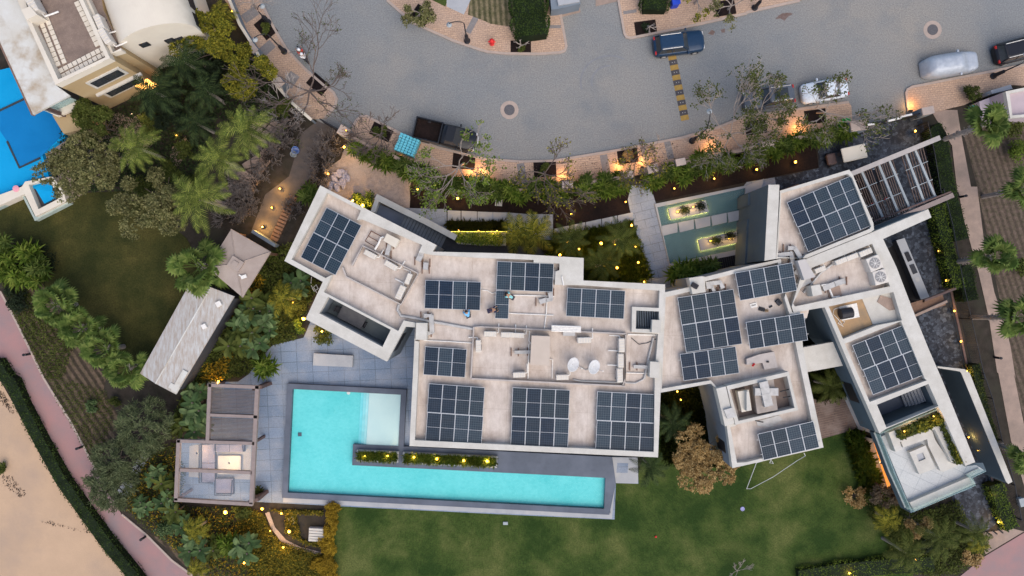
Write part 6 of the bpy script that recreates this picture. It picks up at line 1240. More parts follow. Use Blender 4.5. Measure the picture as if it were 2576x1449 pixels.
# ---------------------------------------------------------------- vehicles
def carpaint(n_, c, metal=.3): return PLAIN(n_, c, .3, metal * .3, .12)
def car(label, q, q2, paint, kind='suv', L=None, Wd=1.85, Hh=1.6, cover=None, parts=True, roofm=None, glassroof=False, name='parked_car', group='cars parked along the street'):
    """q rear end, q2 front end in the plan"""
    a, b = W(*q, .8), W(*q2, .8); a.z = b.z = 0; d = b - a; Lx = d.length if L is None else L; c = (a + b) / 2; rz = math.atan2(d.y, d.x); t = thing(name, label, 'car', c, rz, group)
    X = Lx / 2; Y = Wd / 2
    def plan(x):  # half width along the body
        u = abs(x) / X; return Y * (1 - .04 * u ** 2) * max(.0, (1 - max(0, (u - .86) / .14) ** 2.4 * .32))
    st = [-1, -.985, -.94, -.86, -.6, -.3, 0, .3, .55, .72, .86, .94, .985, 1]; belt = .62 * Hh; low = .2; rings = []
    hood = {'suv': .62, 'sedan': .60, 'van': .62}[kind] * Hh
    for s in st:
        x = s * X; w_ = plan(x); front = max(0, (s - .3) / .7); top = belt + (hood - belt) * min(1, front * 2) - .16 * max(0, (abs(s) - .84) / .16) ** 2 - (.05 * front)
        ring = [(x, -w_ * .9, low), (x, -w_ * 1.0, low + .18), (x, -w_ * 1.0, top - .2), (x, -w_ * .95, top - .06), (x, -w_ * .82, top), (x, -w_ * .4, top + .035), (x, 0, top + .045), (x, w_ * .4, top + .035), (x, w_ * .82, top), (x, w_ * .95, top - .06), (x, w_, top - .2), (x, w_, low + .18), (x, w_ * .9, low)]
        rings.append(ring)
    body = MB().loft(rings).build('body', paint, t, smooth=True, normals=True)
    # greenhouse: glass frustum with a painted roof skin
    if kind == 'suv': x0, x1, r0, r1 = -.93, .36, -.80, .10
    elif kind == 'sedan': x0, x1, r0, r1 = -.66, .38, -.38, .08
    else: x0, x1, r0, r1 = -.93, .5, -.86, .3
    def rr(xa, xb, w_, z, k=.12):
        o = []
        for sx, sy in ((1, -1), (1, 1), (-1, 1), (-1, -1)):
            px = xb if sx > 0 else xa; o += [(px * X - (k if sx > 0 else -k), sy * w_, z), (px * X, sy * (w_ - k), z)] if sx * sy < 0 else [(px * X, sy * (w_ - k), z), (px * X - (k if sx > 0 else -k), sy * w_, z)]
        return [o[i] for i in (1, 2, 3, 4, 5, 6, 7, 0)]
    MB().loft([rr(x0, x1, Y * .86, belt - .03), rr(r0, r1, Y * .70, Hh - .05)]).build('window_glass', m_win, t, smooth=False, normals=True)
    MB().loft([rr(r0 - .01, r1 + .01, Y * .715, Hh - .055), rr(r0 + .005, r1 - .005, Y * .69, Hh - .01), rr(r0 + .06, r1 - .06, Y * .5, Hh + .02)]).build('roof', roofm or paint, t, smooth=False, normals=True)
    if glassroof: MB().rbox(((r0 + r1) / 2 * X, 0, Hh + .015), ((r1 - r0) * X * .62, Y * .95, .03), b=.01).build('sunroof', m_win, t)
    for sy in (-1, 1):
        for (xa, xb) in ((x1, r1), (x0, r0), ((x0 + x1) / 2 - .05, (r0 + r1) / 2)):
            MB().tube([(xa * X * .99, sy * Y * .85, belt - .02), (xb * X, sy * Y * .705, Hh - .04)], .035, 4).build('pillar', paint, t)
        if kind == 'suv': MB().tube([(r0 * X + .1, sy * Y * .64, Hh + .03), (r1 * X - .15, sy * Y * .64, Hh + .03)], .03, 5).build('roof_rail', m_pvc, t)
        m_ = MB().rbox((x1 * X - .15, sy * (Y + .1), belt + .06), (.16, .22, .14), b=.03).build('mirror', paint, t)
        for x in (-.62, .62):
            o = MB().lathe([(.2, -.11), (.33, -.11), (.35, 0), (.33, .11), (.2, .11)], n=22).build('tyre', m_blackm, t); o.location = (x * X, sy * (Y - .1), .34); o.rotation_euler = (R(90), 0, 0)
            r_ = MB().lathe([(.21, -.12), (.21, .12)], n=16).build('rim', m_metal, o)
        MB().rbox((X * .955, sy * Y * .62, hood - .22), (.16, .34, .14), b=.02).build('headlight', m_sat, t); MB().rbox((-X * .965, sy * Y * .68, belt - .12), (.12, .30, .18), b=.02).build('tail_light', PLAIN('tail_red', (.45, .02, .02), .3) if 'tail_red' not in bpy.data.materials else bpy.data.materials['tail_red'], t)
    MB().box((-X * .985, 0, .62), (.04, .5, .13)).build('number_plate', m_pvc, t); MB().box((X * .985, 0, .5), (.04, .9, .2)).build('grille', m_blackm, t); return t
car('dark blue estate car with silver roof rails parked north of the speed bump', ('A3', 1312, 350), ('A3', 1690, 300), carpaint('blue_paint', (.012, .035, .075)), 'suv', Wd=1.98, Hh=1.6)
car('dark grey car with glass roof half hidden under the leafy trees', ('A4', 360, 705), ('A4', -20, 760), carpaint('grey_paint', (.10, .115, .14)), 'suv', Wd=1.95, Hh=1.6, glassroof=True)
car('white saloon parked under the leafy tree in front of the dark grey car', ('A4', 765, 650), ('A4', 420, 710), carpaint('white_paint', (.60, .65, .70), 0), 'sedan', Wd=1.9, Hh=1.45)
car('black car with red tail lights cut off at the right edge', ('A4', 1885, 415), ('A4', 2240, 325), carpaint('black_paint', (.012, .012, .016)), 'suv', Wd=2.0, Hh=1.5)
car('black car parked under the slats of the car port pergola', ('A4', 1000, 1520), ('A4', 920, 1290), carpaint('black_paint_dusty', (.012, .012, .014)), 'sedan', Wd=1.85, Hh=1.45, group=None)
# car under a silvery cover
def covered(label, q, q2):
    a, b = W(*q, .8), W(*q2, .8); a.z = b.z = 0; d = b - a; c = (a + b) / 2; t = thing('covered_car', label, 'car', c, math.atan2(d.y, d.x)); X = d.length / 2; rings = []
    for i in range(41):
        s = -1 + 2 * i / 40; u = abs(s); w_ = 1.0 * (1 - u ** 6 * .38); roof = 1.0 if -.72 < s < .18 else max(0, 1 - (min(abs(s + .72), abs(s - .18)) / (.26 if s < 0 else .36)) ** 1.3)
        top = .95 + .62 * max(0, roof) - .55 * max(0, (u - .86) / .14) ** 2; r = []
        for k in range(21):
            a_ = math.pi * k / 20; cx = -math.cos(a_); wy = w_ * (abs(cx) ** .45) * (1 if cx > 0 else -1); z = .12 + (top - .12) * (math.sin(a_) ** .42 if math.sin(a_) > 0 else 0); z += .018 * math.sin(k * 2.7 + i * .9) + .012 * math.sin(i * 2.3)
            if z > 1.0: wy *= 1 - .26 * (z - 1.0) / .5
            r.append((s * X, wy, z))
        rings.append(r)
    mt = MAT('silver_cover', (.42, .45, .49), (.35, .38, .42), 3, .45, metal=.25, bm=.5, bs=6); MB().loft(rings, closed=False).build('cover', mt, t, smooth=True, normals=True)
    for sy in (-1, 1): MB().rbox((X * .22, sy * 1.05, 1.0), (.2, .26, .16), b=.05).build('mirror_pocket', mt, t)
    for x in (-.6, .6):
        for sy in (-1, 1): o = MB().lathe([(.2, -.1), (.33, -.1), (.33, .1), (.2, .1)], n=16).build('wheel', m_blackm, t); o.location = (x * X, sy * .82, .33); o.rotation_euler = (R(90), 0, 0)
covered('car wrapped in a silver-grey cover beside the east pavement', ('A4', 1338, 515), ('A4', 1760, 450))
# pickup truck
a, b = W('A2', 1320, 965, .8), W('A2', 1785, 1075, .8); a.z = b.z = 0; d = b - a; c = (a + b) / 2; t = thing('pickup_truck', 'long black pickup truck with an open load bed half hidden by the leafy bare tree', 'pickup truck', c, math.atan2(d.y, d.x)); X = d.length / 2; bp = carpaint('truck_black', (.016, .017, .020))
rings = []
for s, w_, top in ((-.12, .92, 1.25), (0, .95, 1.3), (.3, .97, 1.3), (.45, .97, 1.15), (.75, .95, 1.1), (.9, .88, 1.02), (.97, .74, .9), (1, .6, .7)):
    rings.append([(s * X, -w_, .35), (s * X, -w_, top - .15), (s * X, -w_ * .85, top), (s * X, 0, top + .04), (s * X, w_ * .85, top), (s * X, w_, top - .15), (s * X, w_, .35)])
MB().loft(rings).build('body', bp, t, smooth=True, normals=True)
bd = MB(); bd.slab([(-X, -1.0), (-.13 * X, -1.0), (-.13 * X, 1.0), (-X, 1.0)], [[(-X + .1, -.9), (-.17 * X, -.9), (-.17 * X, .9), (-X + .1, .9)]], .6, 1.3); bd.build('load_bed', bp, t); MB().box((-.57 * X, 0, .72), (.84 * X, 1.85, .1)).build('bed_floor', m_mulch, t)
MB().loft([[(.02 * X, -.86, 1.25), (.5 * X, -.86, 1.15), (.5 * X, .86, 1.15), (.02 * X, .86, 1.25)], [(.06 * X, -.7, 1.85), (.32 * X, -.7, 1.85), (.32 * X, .7, 1.85), (.06 * X, .7, 1.85)]]).build('cab_glass', m_win, t, normals=True)
MB().rbox((.19 * X, 0, 1.87), (.28 * X, 1.42, .06), b=.03).build('cab_roof', bp, t); MB().tube([(.90 * X, -.85, .62), (1.0 * X, -.55, .62), (1.03 * X, 0, .62), (1.0 * X, .55, .62), (.90 * X, .85, .62)], .07, 6).build('bumper', m_sat, t)
for x in (-.6, .68):
    for sy in (-1, 1): o = MB().lathe([(.22, -.13), (.4, -.13), (.4, .13), (.22, .13)], n=20).build('wheel', m_blackm, t); o.location = (x * X, sy * .88, .4); o.rotation_euler = (R(90), 0, 0)
for sy in (-1, 1): MB().rbox((.42 * X, sy * 1.1, 1.2), (.14, .24, .2), b=.03).build('mirror', bp, t); MB().rbox((.96 * X, sy * .7, .85), (.12, .25, .15), b=.02).build('headlight', m_sat, t)
# golf cart
a, b = W('A4', 600, 1210, .8), W('A4', 865, 1150, .8); a.z = b.z = 0; d = b - a; c = (a + b) / 2; t = thing('golf_cart', 'golf cart with a long cream roof parked on the dark driveway', 'golf cart', c, math.atan2(d.y, d.x)); X = d.length / 2
MB().rbox((.28 * X, 0, 1.85), (X * 1.35, 1.3, .1), b=.08).build('canopy', m_creamw, t); MB().rbox((.05 * X, 0, .45), (1.7 * X, 1.15, .4), b=.1).build('body', m_dark, t); MB().rbox((-.68 * X, 0, .72), (.5 * X, 1.05, .3), b=.12).build('front_cowl', m_brown, t)
for x in (.1, .55): MB().rbox((x * X, 0, .78), (.3 * X, 1.05, .14), b=.04).build('seat', m_brown, t)
for x in (-.3, .85):
    for sy in (-.52, .52): MB().tube([(x * X, sy, .6), (x * X * .95, sy, 1.84)], .025, 6).build('canopy_post', m_blackm, t)
for x in (-.62, .65):
    for sy in (-1, 1): o = MB().lathe([(.08, -.1), (.24, -.1), (.24, .1), (.08, .1)], n=16).build('wheel', m_blackm, t); o.location = (x * X, sy * .55, .24); o.rotation_euler = (R(90), 0, 0)
mb = MB(); mb.lathe([(.16, 0), (.19, .01), (.16, .02)], n=14); o = mb.build('steering_wheel', m_blackm, t); o.location = (-.3 * X, .25, 1.0); o.rotation_euler = (0, R(-50), 0)
# ---------------------------------------------------------------- street furniture
def lamp(label, q, az, h=4.2, arm=1.3, tilt=(0, 0)):
    c = W(*q, .12); t = thing('street_lamp', label, 'street lamp', (c.x, c.y, .12), R(az), 'black street lamps with curved arms'); MB().lathe([(.3, 0), (.3, .12), (.2, .2), (.16, 1.4), (.1, 1.5), (.08, 1.6)], n=10).build('base', m_blackm, t)
    mb = MB(); mb.tube([(0, 0, 1.5), (0, 0, h), (arm * .15, 0, h + .45), (arm * .55, 0, h + .6), (arm * .9, 0, h + .45), (arm, 0, h + .2)], [.07, .05, .045, .04, .04, .04], 7); mb.build('pole', m_blackm, t); MB().lathe([(.05, .2), (.12, .1), (.24, -.05), (.22, -.12), (.05, -.16)], (arm, 0, h + .1), 12).build('lamp_head', m_bluem, t)
lamp('black street lamp on the light island pavement left of the red hydrant', ('A2', 1715, 310), 185); lamp('black street lamp leaning over the leafy trees near the speed bump end', ('A3', 1600, 1065), 80, 4.6, 1.6); lamp('black street lamp beside the covered car at the right', ('A4', 1860, 575), 60, 3.4, 1.0)
lamp('black street lamp on the left pavement near the motorcycle', ('A2', 335, 390), 200, 4.2, 1.2); lamp('black street lamp above the planted pit near the top left corner of the road', ('A2', 215, 170), 60, 2.4, .6); lamp('black street lamp on the north pavement right of the blue car', ('A4', 60, 60), 60, 3.4, 1.0)
c = W('A2', 1902, 330, .12); hy = thing('fire_hydrant', 'bright red fire hydrant on the light island pavement', 'fire hydrant', c); MB().lathe([(.2, 0), (.2, .06), (.15, .08), (.15, .6), (.2, .62), (.2, .68), (.14, .78), (.05, .86), (.04, .92)], n=14).build('barrel', m_red, hy); MB().tube([(-.28, 0, .48), (.28, 0, .48)], .075, 8).build('outlet', m_red, hy); MB().tube([(0, 0, .45), (0, -.27, .45)], .09, 8).build('outlet', m_red, hy)
hy.scale = (1.15, 1.15, 1.15)
for lb, q in (('round manhole cover with a pale ring in the middle of the road bend', ('A3', 222, 830)), ('round manhole cover with a pale ring at the upper right of the road', ('A4', 1403, 225))):
    c = W(*q, 0); t = thing('manhole', lb, 'manhole', c, 0, 'manhole covers in the road'); MB().lathe([(.85, .0), (.85, .012), (.5, .014)], n=28).build('ring', m_kerb, t); mb = MB().lathe([(.5, .012), (.5, .03), (.0, .031)], n=24); mb.build('cover', MAT('iron_cover', (.12, .115, .12), (.085, .08, .085), 9), t); 
sbp = thing('speed_bump', 'yellow and black segmented rubber speed bump across the road', 'speed bump', W('A3', 1500, 660)); A_, B_ = W('A3', 1447, 415), W('A3', 1549, 908); m_y = MAT('yellow_rubber', (.34, .22, .06), (.28, .18, .055), 5); m_bk = MAT('black_rubber', (.075, .07, .075), (.06, .055, .06), 6); dd = B_ - A_; rz = math.atan2(dd.y, dd.x)
for i in range(13):
    c = A_.lerp(B_, (i + .5) / 13); l = dd.length / 13 - .01; o = MB().loft([[(x, -.38, .0), (x, -.2, .055), (x, .2, .055), (x, .38, .0)] for x in (-l / 2, l / 2)]).build('segment', m_bk if i % 2 else m_y, sbp); o.location = c - Vector(sbp.location) + Vector((0, 0, .005)); o.rotation_euler = (0, 0, rz)
    if i % 2:
        for s in (-.12, .12): st = MB().lathe([(.035, 0), (.03, .012)], n=8).build('reflector', m_sat, o); st.location = (0, s, .055)
# blue stack of bottles
c = W('A2', 1265, 1100, .6); t = thing('bottle_pallet', 'square stack of light blue shrink-wrapped packs on the pavement by the truck', 'pallet', (c.x, c.y, .12), R(-22)); MB().box((0, 0, .06), (1.9, 1.7, .12)).build('pallet', m_wood, t)
mbl = PLAIN('cyan_wrap', (.12, .46, .56), .5); mb = MB()
for k in range(3):
    for i in range(6):
        for j in range(7): mb.rbox((-.8 + i * .32, -.72 + j * .24, .27 + k * .3), (.30, .22, .28) if (i + j + k) % 2 else (.26, .22, .28), random.uniform(-.04, .04), .03)
mb.build('packs', mbl, t)
# rubble sacks
sk_m = MAT('woven_sack', (.42, .40, .46), (.20, .19, .24), 9, fine=.2)
def sack(label, q, z, rz, s=1, m=sk_m):
    c = W(*q, z); t = thing('rubble_sack', label, 'sack', (c.x, c.y, z), R(rz), 'pile of pale sacks on the gravel'); mb = MB(); rings = []
    for i in range(9):
        u = i / 8; x = (u - .5) * .8 * s; k = math.sin(math.pi * min(.96, u * .9 + .1)) ** .5; rings.append([(x, .26 * s * k * math.cos(a) * (1 + .1 * math.sin(3 * a + i)), .16 * s * k * math.sin(a) + .16 * s) for a in [2 * math.pi * j / 12 for j in range(12)]])
    mb.loft(rings).build('sack_body', m, t, smooth=True); MB().tube([(.40 * s, 0, .16 * s), (.5 * s, .02, .2 * s)], [.05, .09], 6).build('neck', m, t)
pos_s = (('uppermost left', (765, 1295)), ('uppermost right', (790, 1320)), ('lilac-tinted right-hand', (815, 1345)), ('upper middle', (740, 1320)), ('large white middle', (770, 1365)), ('big right lower', (785, 1395)), ('left middle', (715, 1350)), ('left lower', (695, 1385)), ('lowest left', (690, 1410)), ('lowest middle', (735, 1420)), ('central lower', (740, 1385)), ('small tan left-hand', (668, 1395)))
for i, (l, q) in enumerate(pos_s): sack(l + ' sack of the pale pile on the gravel next to the glowing lamp', ('A2', *q), .0 if i % 3 else .25, i * 53, .98, m_tan2 if 'tan' in l else sk_m)
def bucket(label, q, r, h, m, name='bucket'):
    c = W(*q, .1); t = thing(name, label, 'bucket', c); MB().lathe([(r * .8, 0), (r, h), (r * .92, h), (r * .75, .04)], n=16).build('shell', m, t); MB().tube([(-r, 0, h), (-r * .5, .1, h + .03), (r * .5, .1, h + .03), (r, 0, h)], .015, 5).build('handle', m_metal, t)
bucket('blue and white round bucket on the dark alley ground', ('A2', 428, 1140), .35, .5, PLAIN('blue_bucket', (.12, .20, .45), .5)); bucket('whitish smaller bucket next to the blue one in the alley', ('A2', 412, 1168), .3, .4, m_bluem)
def bin_(label, q, m, h=1.0):
    c = W(*q, .12); t = thing('waste_bin', label, 'bin', c, R(10)); MB().rbox((0, 0, h / 2), (.7, .62, h), b=.06).build('container', m, t); MB().rbox((0, 0, h + .05), (.76, .68, .08), b=.03).build('lid', m, t)
bin_('bright green bin beside the leafy tree at the driveway', ('A4', 715, 940), PLAIN('green_bin', (.02, .35, .06), .5)); bin_('royal blue bin among leaves on the north pavement', ('A3', 1460, 40), PLAIN('blue_bin', (.02, .06, .45), .5)); bin_('upper small teal drum in the corner garden', ('A4', 1705, 830), PLAIN('teal_bin', (.08, .34, .27), .5), .5); bin_('lower small teal drum in the corner garden', ('A4', 1722, 880), PLAIN('teal_bin2', (.08, .36, .28), .5), .5)
# bollards on the pink path
for lb, q, rz in (('black bollard light at the pink path level with the long shed', ('B1', 228, 1263), 0), ('black bollard light at the pink path beside the feathery tree', ('C1', 590, 524), 10), ('black bollard light at the pink path near the amber plants', ('C1', 1042, 1166), 30), ('black bollard light on the tan path by the upper right palm', ('B4', 1610, 78), -20), ('black bollard light on the tan path at the lower right', ('B4', 1870, 1288), 20)):
    c = W(*q, 0); t = thing('bollard', lb, 'bollard', c, R(rz), 'black bollard lights along the paths'); MB().lathe([(.11, 0), (.11, .7), (.09, .72)], n=10).build('post', m_blackm, t); MB().lathe([(.08, .72), (.08, .85)], n=10).build('diffuser', m_metal, t); MB().lathe([(.13, .85), (.12, .92)], n=10).build('cap', m_blackm, t)
# bits on the lawn
tag(MB().rbox((0, 0, .05), (.45, .28, .1), R(0), .02).build('cushion', m_bluem, loc=W('C3', 182, 1071)), 'tiny pale mint pad lying on the lawn south of the pool', 'pad')
tag(MB().lathe([(.0, -.1), (.08, -.06), (.11, 0), (.08, .06), (0, .1)], (0, 0, .1), 12).build('ball', m_red, loc=W('C3', 1256, 1166)), 'tiny bright red ball on the lawn', 'ball')
tag(MB().lathe([(.16, .0), (.2, .01), (.2, .08), (.16, .09), (.13, .05)], (0, 0, 0), 18).build('sprinkler_ring', PLAIN('lilac', (.3, .3, .5), .5), loc=W('C3', 1876, 968)), 'small lilac ring on the lawn under the white hose', 'ring')
tag(MB().rbox((0, 0, .2), (.5, .8, .4), R(15), .04).build('utility_box', m_bluem, loc=W('C4', 1950, 915)), 'pale blue-grey utility box beside the hedge at the lower right edge', 'box')
for i, (q, s) in enumerate(((('A1', 125, 1425), .35),)): tag(MB().lathe([(.15, 0), (.28, .02), (.3, .1), (.15, .12)], (0, 0, .9), 16).build('pool_float', PLAIN('pinkish', (.7, .3, .35), .5), loc=W(*q, .95) - Vector((0, 0, .9))), 'small pink float on the wall of the blue neighbour pool', 'pool float')
grid = thing('ramp_grate', 'row of dark slats at the bottom end of the cobbled side yard', 'grate', W('C4', 1800, 1120)); mb = MB()
for i in range(4): a, b = W('C4', 1715 + i * 42, 1133 - i * 9, .1), W('C4', 1750 + i * 42, 1158 - i * 8, .1); mb.tube([a, b], .06, 4)
obj('slat', mb, m_blackm, grid)
# ---------------------------------------------------------------- vegetation
FP = Proto(fan_proto(l_fan, 'x', 24, 1.9, 1.0, .68, group='fan palms along the left lawn'))
for lb, q, s, rz in (('topmost of the four fan palms in line between lawn and pink path', ('B1', 395, 895), 1.5, 0), ('second fan palm in the line beside the pink path', ('B1', 590, 1070), 1.4, 1.3), ('third fan palm in the line beside the pink path', ('B1', 780, 1230), 1.45, 2.2), ('fourth fan palm, touching the lower tip of the long shed', ('B1', 950, 1370), 1.35, 3.4), ('big bright fan palm overhanging the top of the long shed', ('B1', 1490, 600), 1.75, 4.1)):
    c = W(*q, 2.2 * s); FP.put((c.x, c.y, 0), rz, lb, s)
FPB = Proto(feather_proto(l_palm, 'x', 12, 3.0, .56, 5.6, group='feather palms in the neighbour garden', name='feather_palm'))
for lb, q, s, rz in (('large feather palm beside the tiled garden path, upper of three', ('A1', 1850, 985), 1.05, .3), ('bright feather palm in the middle of the three palms', ('A1', 1650, 1200), 1.0, 1.0), ('large feather palm above the bare thicket', ('B1', 1500, 95), 1.15, 2.0), ('darker feather palm between the grey-leaved trees', ('A1', 1010, 1110), .95, .2)):
    c = W(*q, 5.6 * s); FPB.put((c.x, c.y, 0), rz, lb, s)
DP = Proto(feather_proto(l_mid, 'x', 11, 2.3, .48, 3.8, group='dark palms in the shaded garden', name='shade_palm', seg=16))
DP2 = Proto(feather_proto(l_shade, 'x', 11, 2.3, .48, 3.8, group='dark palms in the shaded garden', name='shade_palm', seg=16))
for lb, q, s, rz in (('dark palm under the yellow-green tree near the house wall', ('A1', 1180, 700), 1.2, 0), ('dark blue-green palm right of the lit doorway', ('A1', 1560, 690), 1.0, 1.0), ('dark palm frond cluster below the dark blue-green palm', ('A1', 1480, 930), .95, 2.0), ('dark palm at the corner of the vaulted wing', ('A1', 1400, 470), 1.1, .5),
  ('palm with open fronds, left one in the lit court garden', ('B3', 680, 400), .95, .4), ('palm with grey-green fronds, upper right in the lit court garden', ('B3', 1055, 400), 1.05, 1.2), ('palm with grey-green fronds, lower one in the lit court garden', ('B3', 915, 590), 1.0, 2.2),
  ('star-shaped palm in the dark gap beside the main block', ('C3', 1375, 360), .95, .5), ('palm at the pool corner below the main block', ('C3', 1215, 670), .9, 1.8), ('bushy palm left of the golden tree against the dark garden', ('C3', 1330, 330), .7, 2.4),
  ('palm in the lower dark court between the bridge and deck', ('C4', 600, 90), .95, .7), ('dark palm in the bottom right shrubbery', ('C4', 1380, 1180), 1.1, .1), ('feathery palm right of the dark one near the ramp slats', ('C4', 1640, 1140), .85, 1.1), ('grey-leaved palm at the very bottom right shrub border', ('C4', 1140, 1290), 1.0, .6)):
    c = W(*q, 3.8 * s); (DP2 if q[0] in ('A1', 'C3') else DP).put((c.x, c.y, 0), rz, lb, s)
YP = Proto(feather_proto(l_yel, 'x', 12, 1.9, .5, 2.6, group='small yellow lit palms', name='yellow_palm', seg=14))
for lb, q, s, rz in (('yellow-lit palm next to the small lamp at the top left alley', ('A1', 1660, 130), 1.0, 0), ('yellow-green palm glowing left of the lit planter end', ('B3', 290, 360), 1.25, .4), ('yellow-green palm right twin beside the court garden', ('B3', 410, 350), 1.25, 1.5), ('small yellow palm at the bottom left edge garden', ('C1', 1405, 1400), .7, .5), ('star-shaped yellow plant near the bottom border', ('C1', 1395, 1120), .85, .9), ('yellow star plant by the deck side of the north-west wing', ('B2', 330, 850), 1.05, .2), ('small yellow palm at the corner of the lit terrace', ('C4', 1010, 1050), .9, .7), ('small yellow palm near the bottom right ramp', ('C4', 1660, 1220), .7, 2)):
    c = W(*q, 2.6 * s); YP.put((c.x, c.y, 0), rz, lb, s)
WP = Proto(fan_proto(l_fan, 'x', 18, 5.0, 1.05, .95, name='tall_fan_palm', lean=(.3, .1), tr=.2, group='tall palms along the right path'))
for lb, q, s, rz in (('tall fan palm near the corner building at the upper right', ('A4', 1760, 960), 1.2, .2), ('tall fan palm beside the right-hand path, middle one', ('B4', 1850, 560), 1.15, 1.2), ('tall fan palm beside the right-hand path, lower one', ('B4', 2060, 1010), 1.2, 2.1), ('tall fan palm cut off at the right edge below the corner building', ('A4', 2120, 1420), 1.1, 3.0), ('fan palm cut off at the lower right edge beside the hedge', ('C4', 2010, 570), 1.0, 4.0)):
    c = W(*q, 5.0 * s); WP.put((c.x, c.y, 0), rz, lb, s)
BN = Proto(banana_proto(l_blue, 'x', 27, 1.1, .42, 2.1, group='broad-leaved plants round the pergola'))
BN2 = Proto(banana_proto(l_mid, 'x', 24, 1.15, .4, 2.0, group='broad-leaved plants round the pergola', name='banana_plant'))
bl = ((('B2', 130, 880), 'by the large pale leaf below the gazebo'), (('B2', 60, 960), 'at the left edge of the villa garden thicket'), (('B2', 190, 960), 'left of the bright wall lamp'), (('B2', 60, 1090), 'on the lower left of the bright wall lamp'), (('B2', 200, 1060), 'right below the bright wall lamp'), (('B2', 110, 1190), 'above the spiky plant at the terrace edge'), (('B2', -30, 1180), 'between shed and terrace'), (('B2', 430, 740), 'at the wing step with dark leaves'), (('B1', 1800, 1080), 'right of the long shed'), (('B1', 1730, 1190), 'below the shed vent side'), (('C1', 1400, 150), 'above the pergola corner'), (('C1', 1390, 250), 'left of the upper louvred bay'), (('C1', 1280, 360), 'left of the lower louvred bay'), (('C1', 1410, 380), 'against the lower louvred bay'), (('C1', 1110, 740), 'left of the open pergola bay'), (('C1', 1190, 800), 'touching the open pergola bay post'), (('C1', 1000, 960), 'nearest the paved garden steps'), (('C1', 1180, 930), 'under the pergola lower corner'), (('C1', 1230, 1000), 'below the pergola lower corner'), (('C1', 1400, 1240), 'low in the bottom left border'), (('C1', 1760, 1240), 'beside the amber hedge'), (('C1', 1540, 1240), 'between the two amber patches'), (('C1', 1320, 1100), 'behind the yellow star plant'))
for i, (q, s_) in enumerate(bl):
    c = W(*q, 1.8); (BN if i % 3 else BN2).put((c.x, c.y, 0), i * 1.3, ('blue-green paddle-leaved plant ' if i % 3 else 'green banana-like plant ') + s_, random.uniform(.85, 1.25))
# yellow-green and grey-green trees of the neighbour garden
tree('yellow_tree', 'yellow-green bushy tree beside the vaulted wing, upper one', ('A1', 1550, 320), 84, 4.6, l_yel, 46, 240, .18, .11, group='yellow-green trees'); tree('yellow_tree', 'yellow-green bushy tree beside the left pavement, lower one', ('A1', 1880, 560), 70, 4.4, l_yel, 46, 240, .18, .11, group='yellow-green trees')
tree('grey_leaf_tree', 'wide grey-green tree reaching over the blue pool edge', ('A1', 590, 1270), 98, 4.6, l_grey, 60, 190, .22, .12, group='grey-green trees'); tree('grey_leaf_tree', 'wide grey-green tree with pale leaf tufts over the left lawn', ('B1', 1160, 110), 98, 4.6, l_grey, 60, 180, .24, .12, group='grey-green trees')
tree('dark_tree', 'dark leafy tree under the cream facade', ('A1', 720, 920), 66, 4.2, l_mid, 40, 170, .2, .11, group='dark trees by the neighbour house'); tree('dark_tree', 'very dark tree between facade and yellow-green trees', ('A1', 1250, 800), 72, 3.6, l_dark, 40, 170, .2, .11, group='dark trees by the neighbour house'); tree('dark_tree', 'dark tree right behind the upper yellow-green tree', ('A1', 1500, 560), 56, 3.2, l_dark, 30, 110, .26, .14, group='dark trees by the neighbour house')
tree('small_tree', 'small bright-leaved tree in front of the bare white tree', ('A2', 320, 830), 30, 3, l_mid, 18, 70, .22, .13)
tree('golden_tree', 'golden brown bushy tree beside the second block above the lawn', ('C3', 1600, 600), 86, 4.4, l_gold, 66, 230, .17, .10); tree('brown_tree', 'small brown-gold tree at the tip of the roof terrace', ('C4', 1210, 1060), 38, 2.6, l_gold, 24, 90, .2, .12, group='small golden shrubs'); tree('brown_tree', 'faded brownish shrub tree left of the roof terrace tip', ('C4', 1000, 900), 40, 2.4, LEAF('leaf_faded', (.10, .075, .045), (.15, .115, .075), (.2, .16, .11)), 26, 90, .2, .12, group='small golden shrubs')
# feathery grey-green trees near the pink path
def wispy(label, q, R_, h, n=2600):
    c = W(*q, h * .8); t = thing('feathery_tree', label, 'tree', (c.x, c.y, 0), group='feathery trees by the pink path'); r = R_ * G; tm = MB(); limbs(tm, (0, 0, 0), h * .8, r, 8, .12); tm.build('trunk', m_bark, t); mb = MB(); V = []; F = []
    for i in range(n // 24):
        a = random.uniform(0, 6.28); q_ = math.sqrt(random.random()) * r * .86; C = Vector((q_ * math.cos(a) * (1 + .18 * math.sin(3 * a)), q_ * math.sin(a), h * (1 - .5 * (q_ / r) ** 2) * random.uniform(.7, 1))); wa = a + random.uniform(-1, 1)
        for j in range(46):
            az = wa + random.gauss(0, .8); L = random.uniform(.18, .5); p = C + Vector((random.gauss(0, .16), random.gauss(0, .16), random.gauss(0, .1))); e = p + Vector((math.cos(az), math.sin(az), random.uniform(-.3, .35))) * L; s = Vector((-math.sin(az), math.cos(az), 0)) * .03; m_ = p.lerp(e, .5); o = len(V); V += [tuple(p), tuple(m_ + s), tuple(e), tuple(m_ - s)]; F.append((o, o + 1, o + 2, o + 3))
    mb.add(V, F); mb.build('crown', l_blue if False else LEAFW, t)
LEAFW = LEAF('leaf_wispy', (.06, .085, .035), (.12, .15, .065), (.24, .27, .13))
wispy('feathery grey-green tree below the fan palm row', ('C1', 1000, 400), 78, 3.8); wispy('feathery grey-green tree leaning toward the pink path', ('C1', 800, 640), 60, 3.4, 2000); wispy('feathery grey-green tree overhanging the pink path', ('C1', 760, 830), 66, 3.2, 2200)
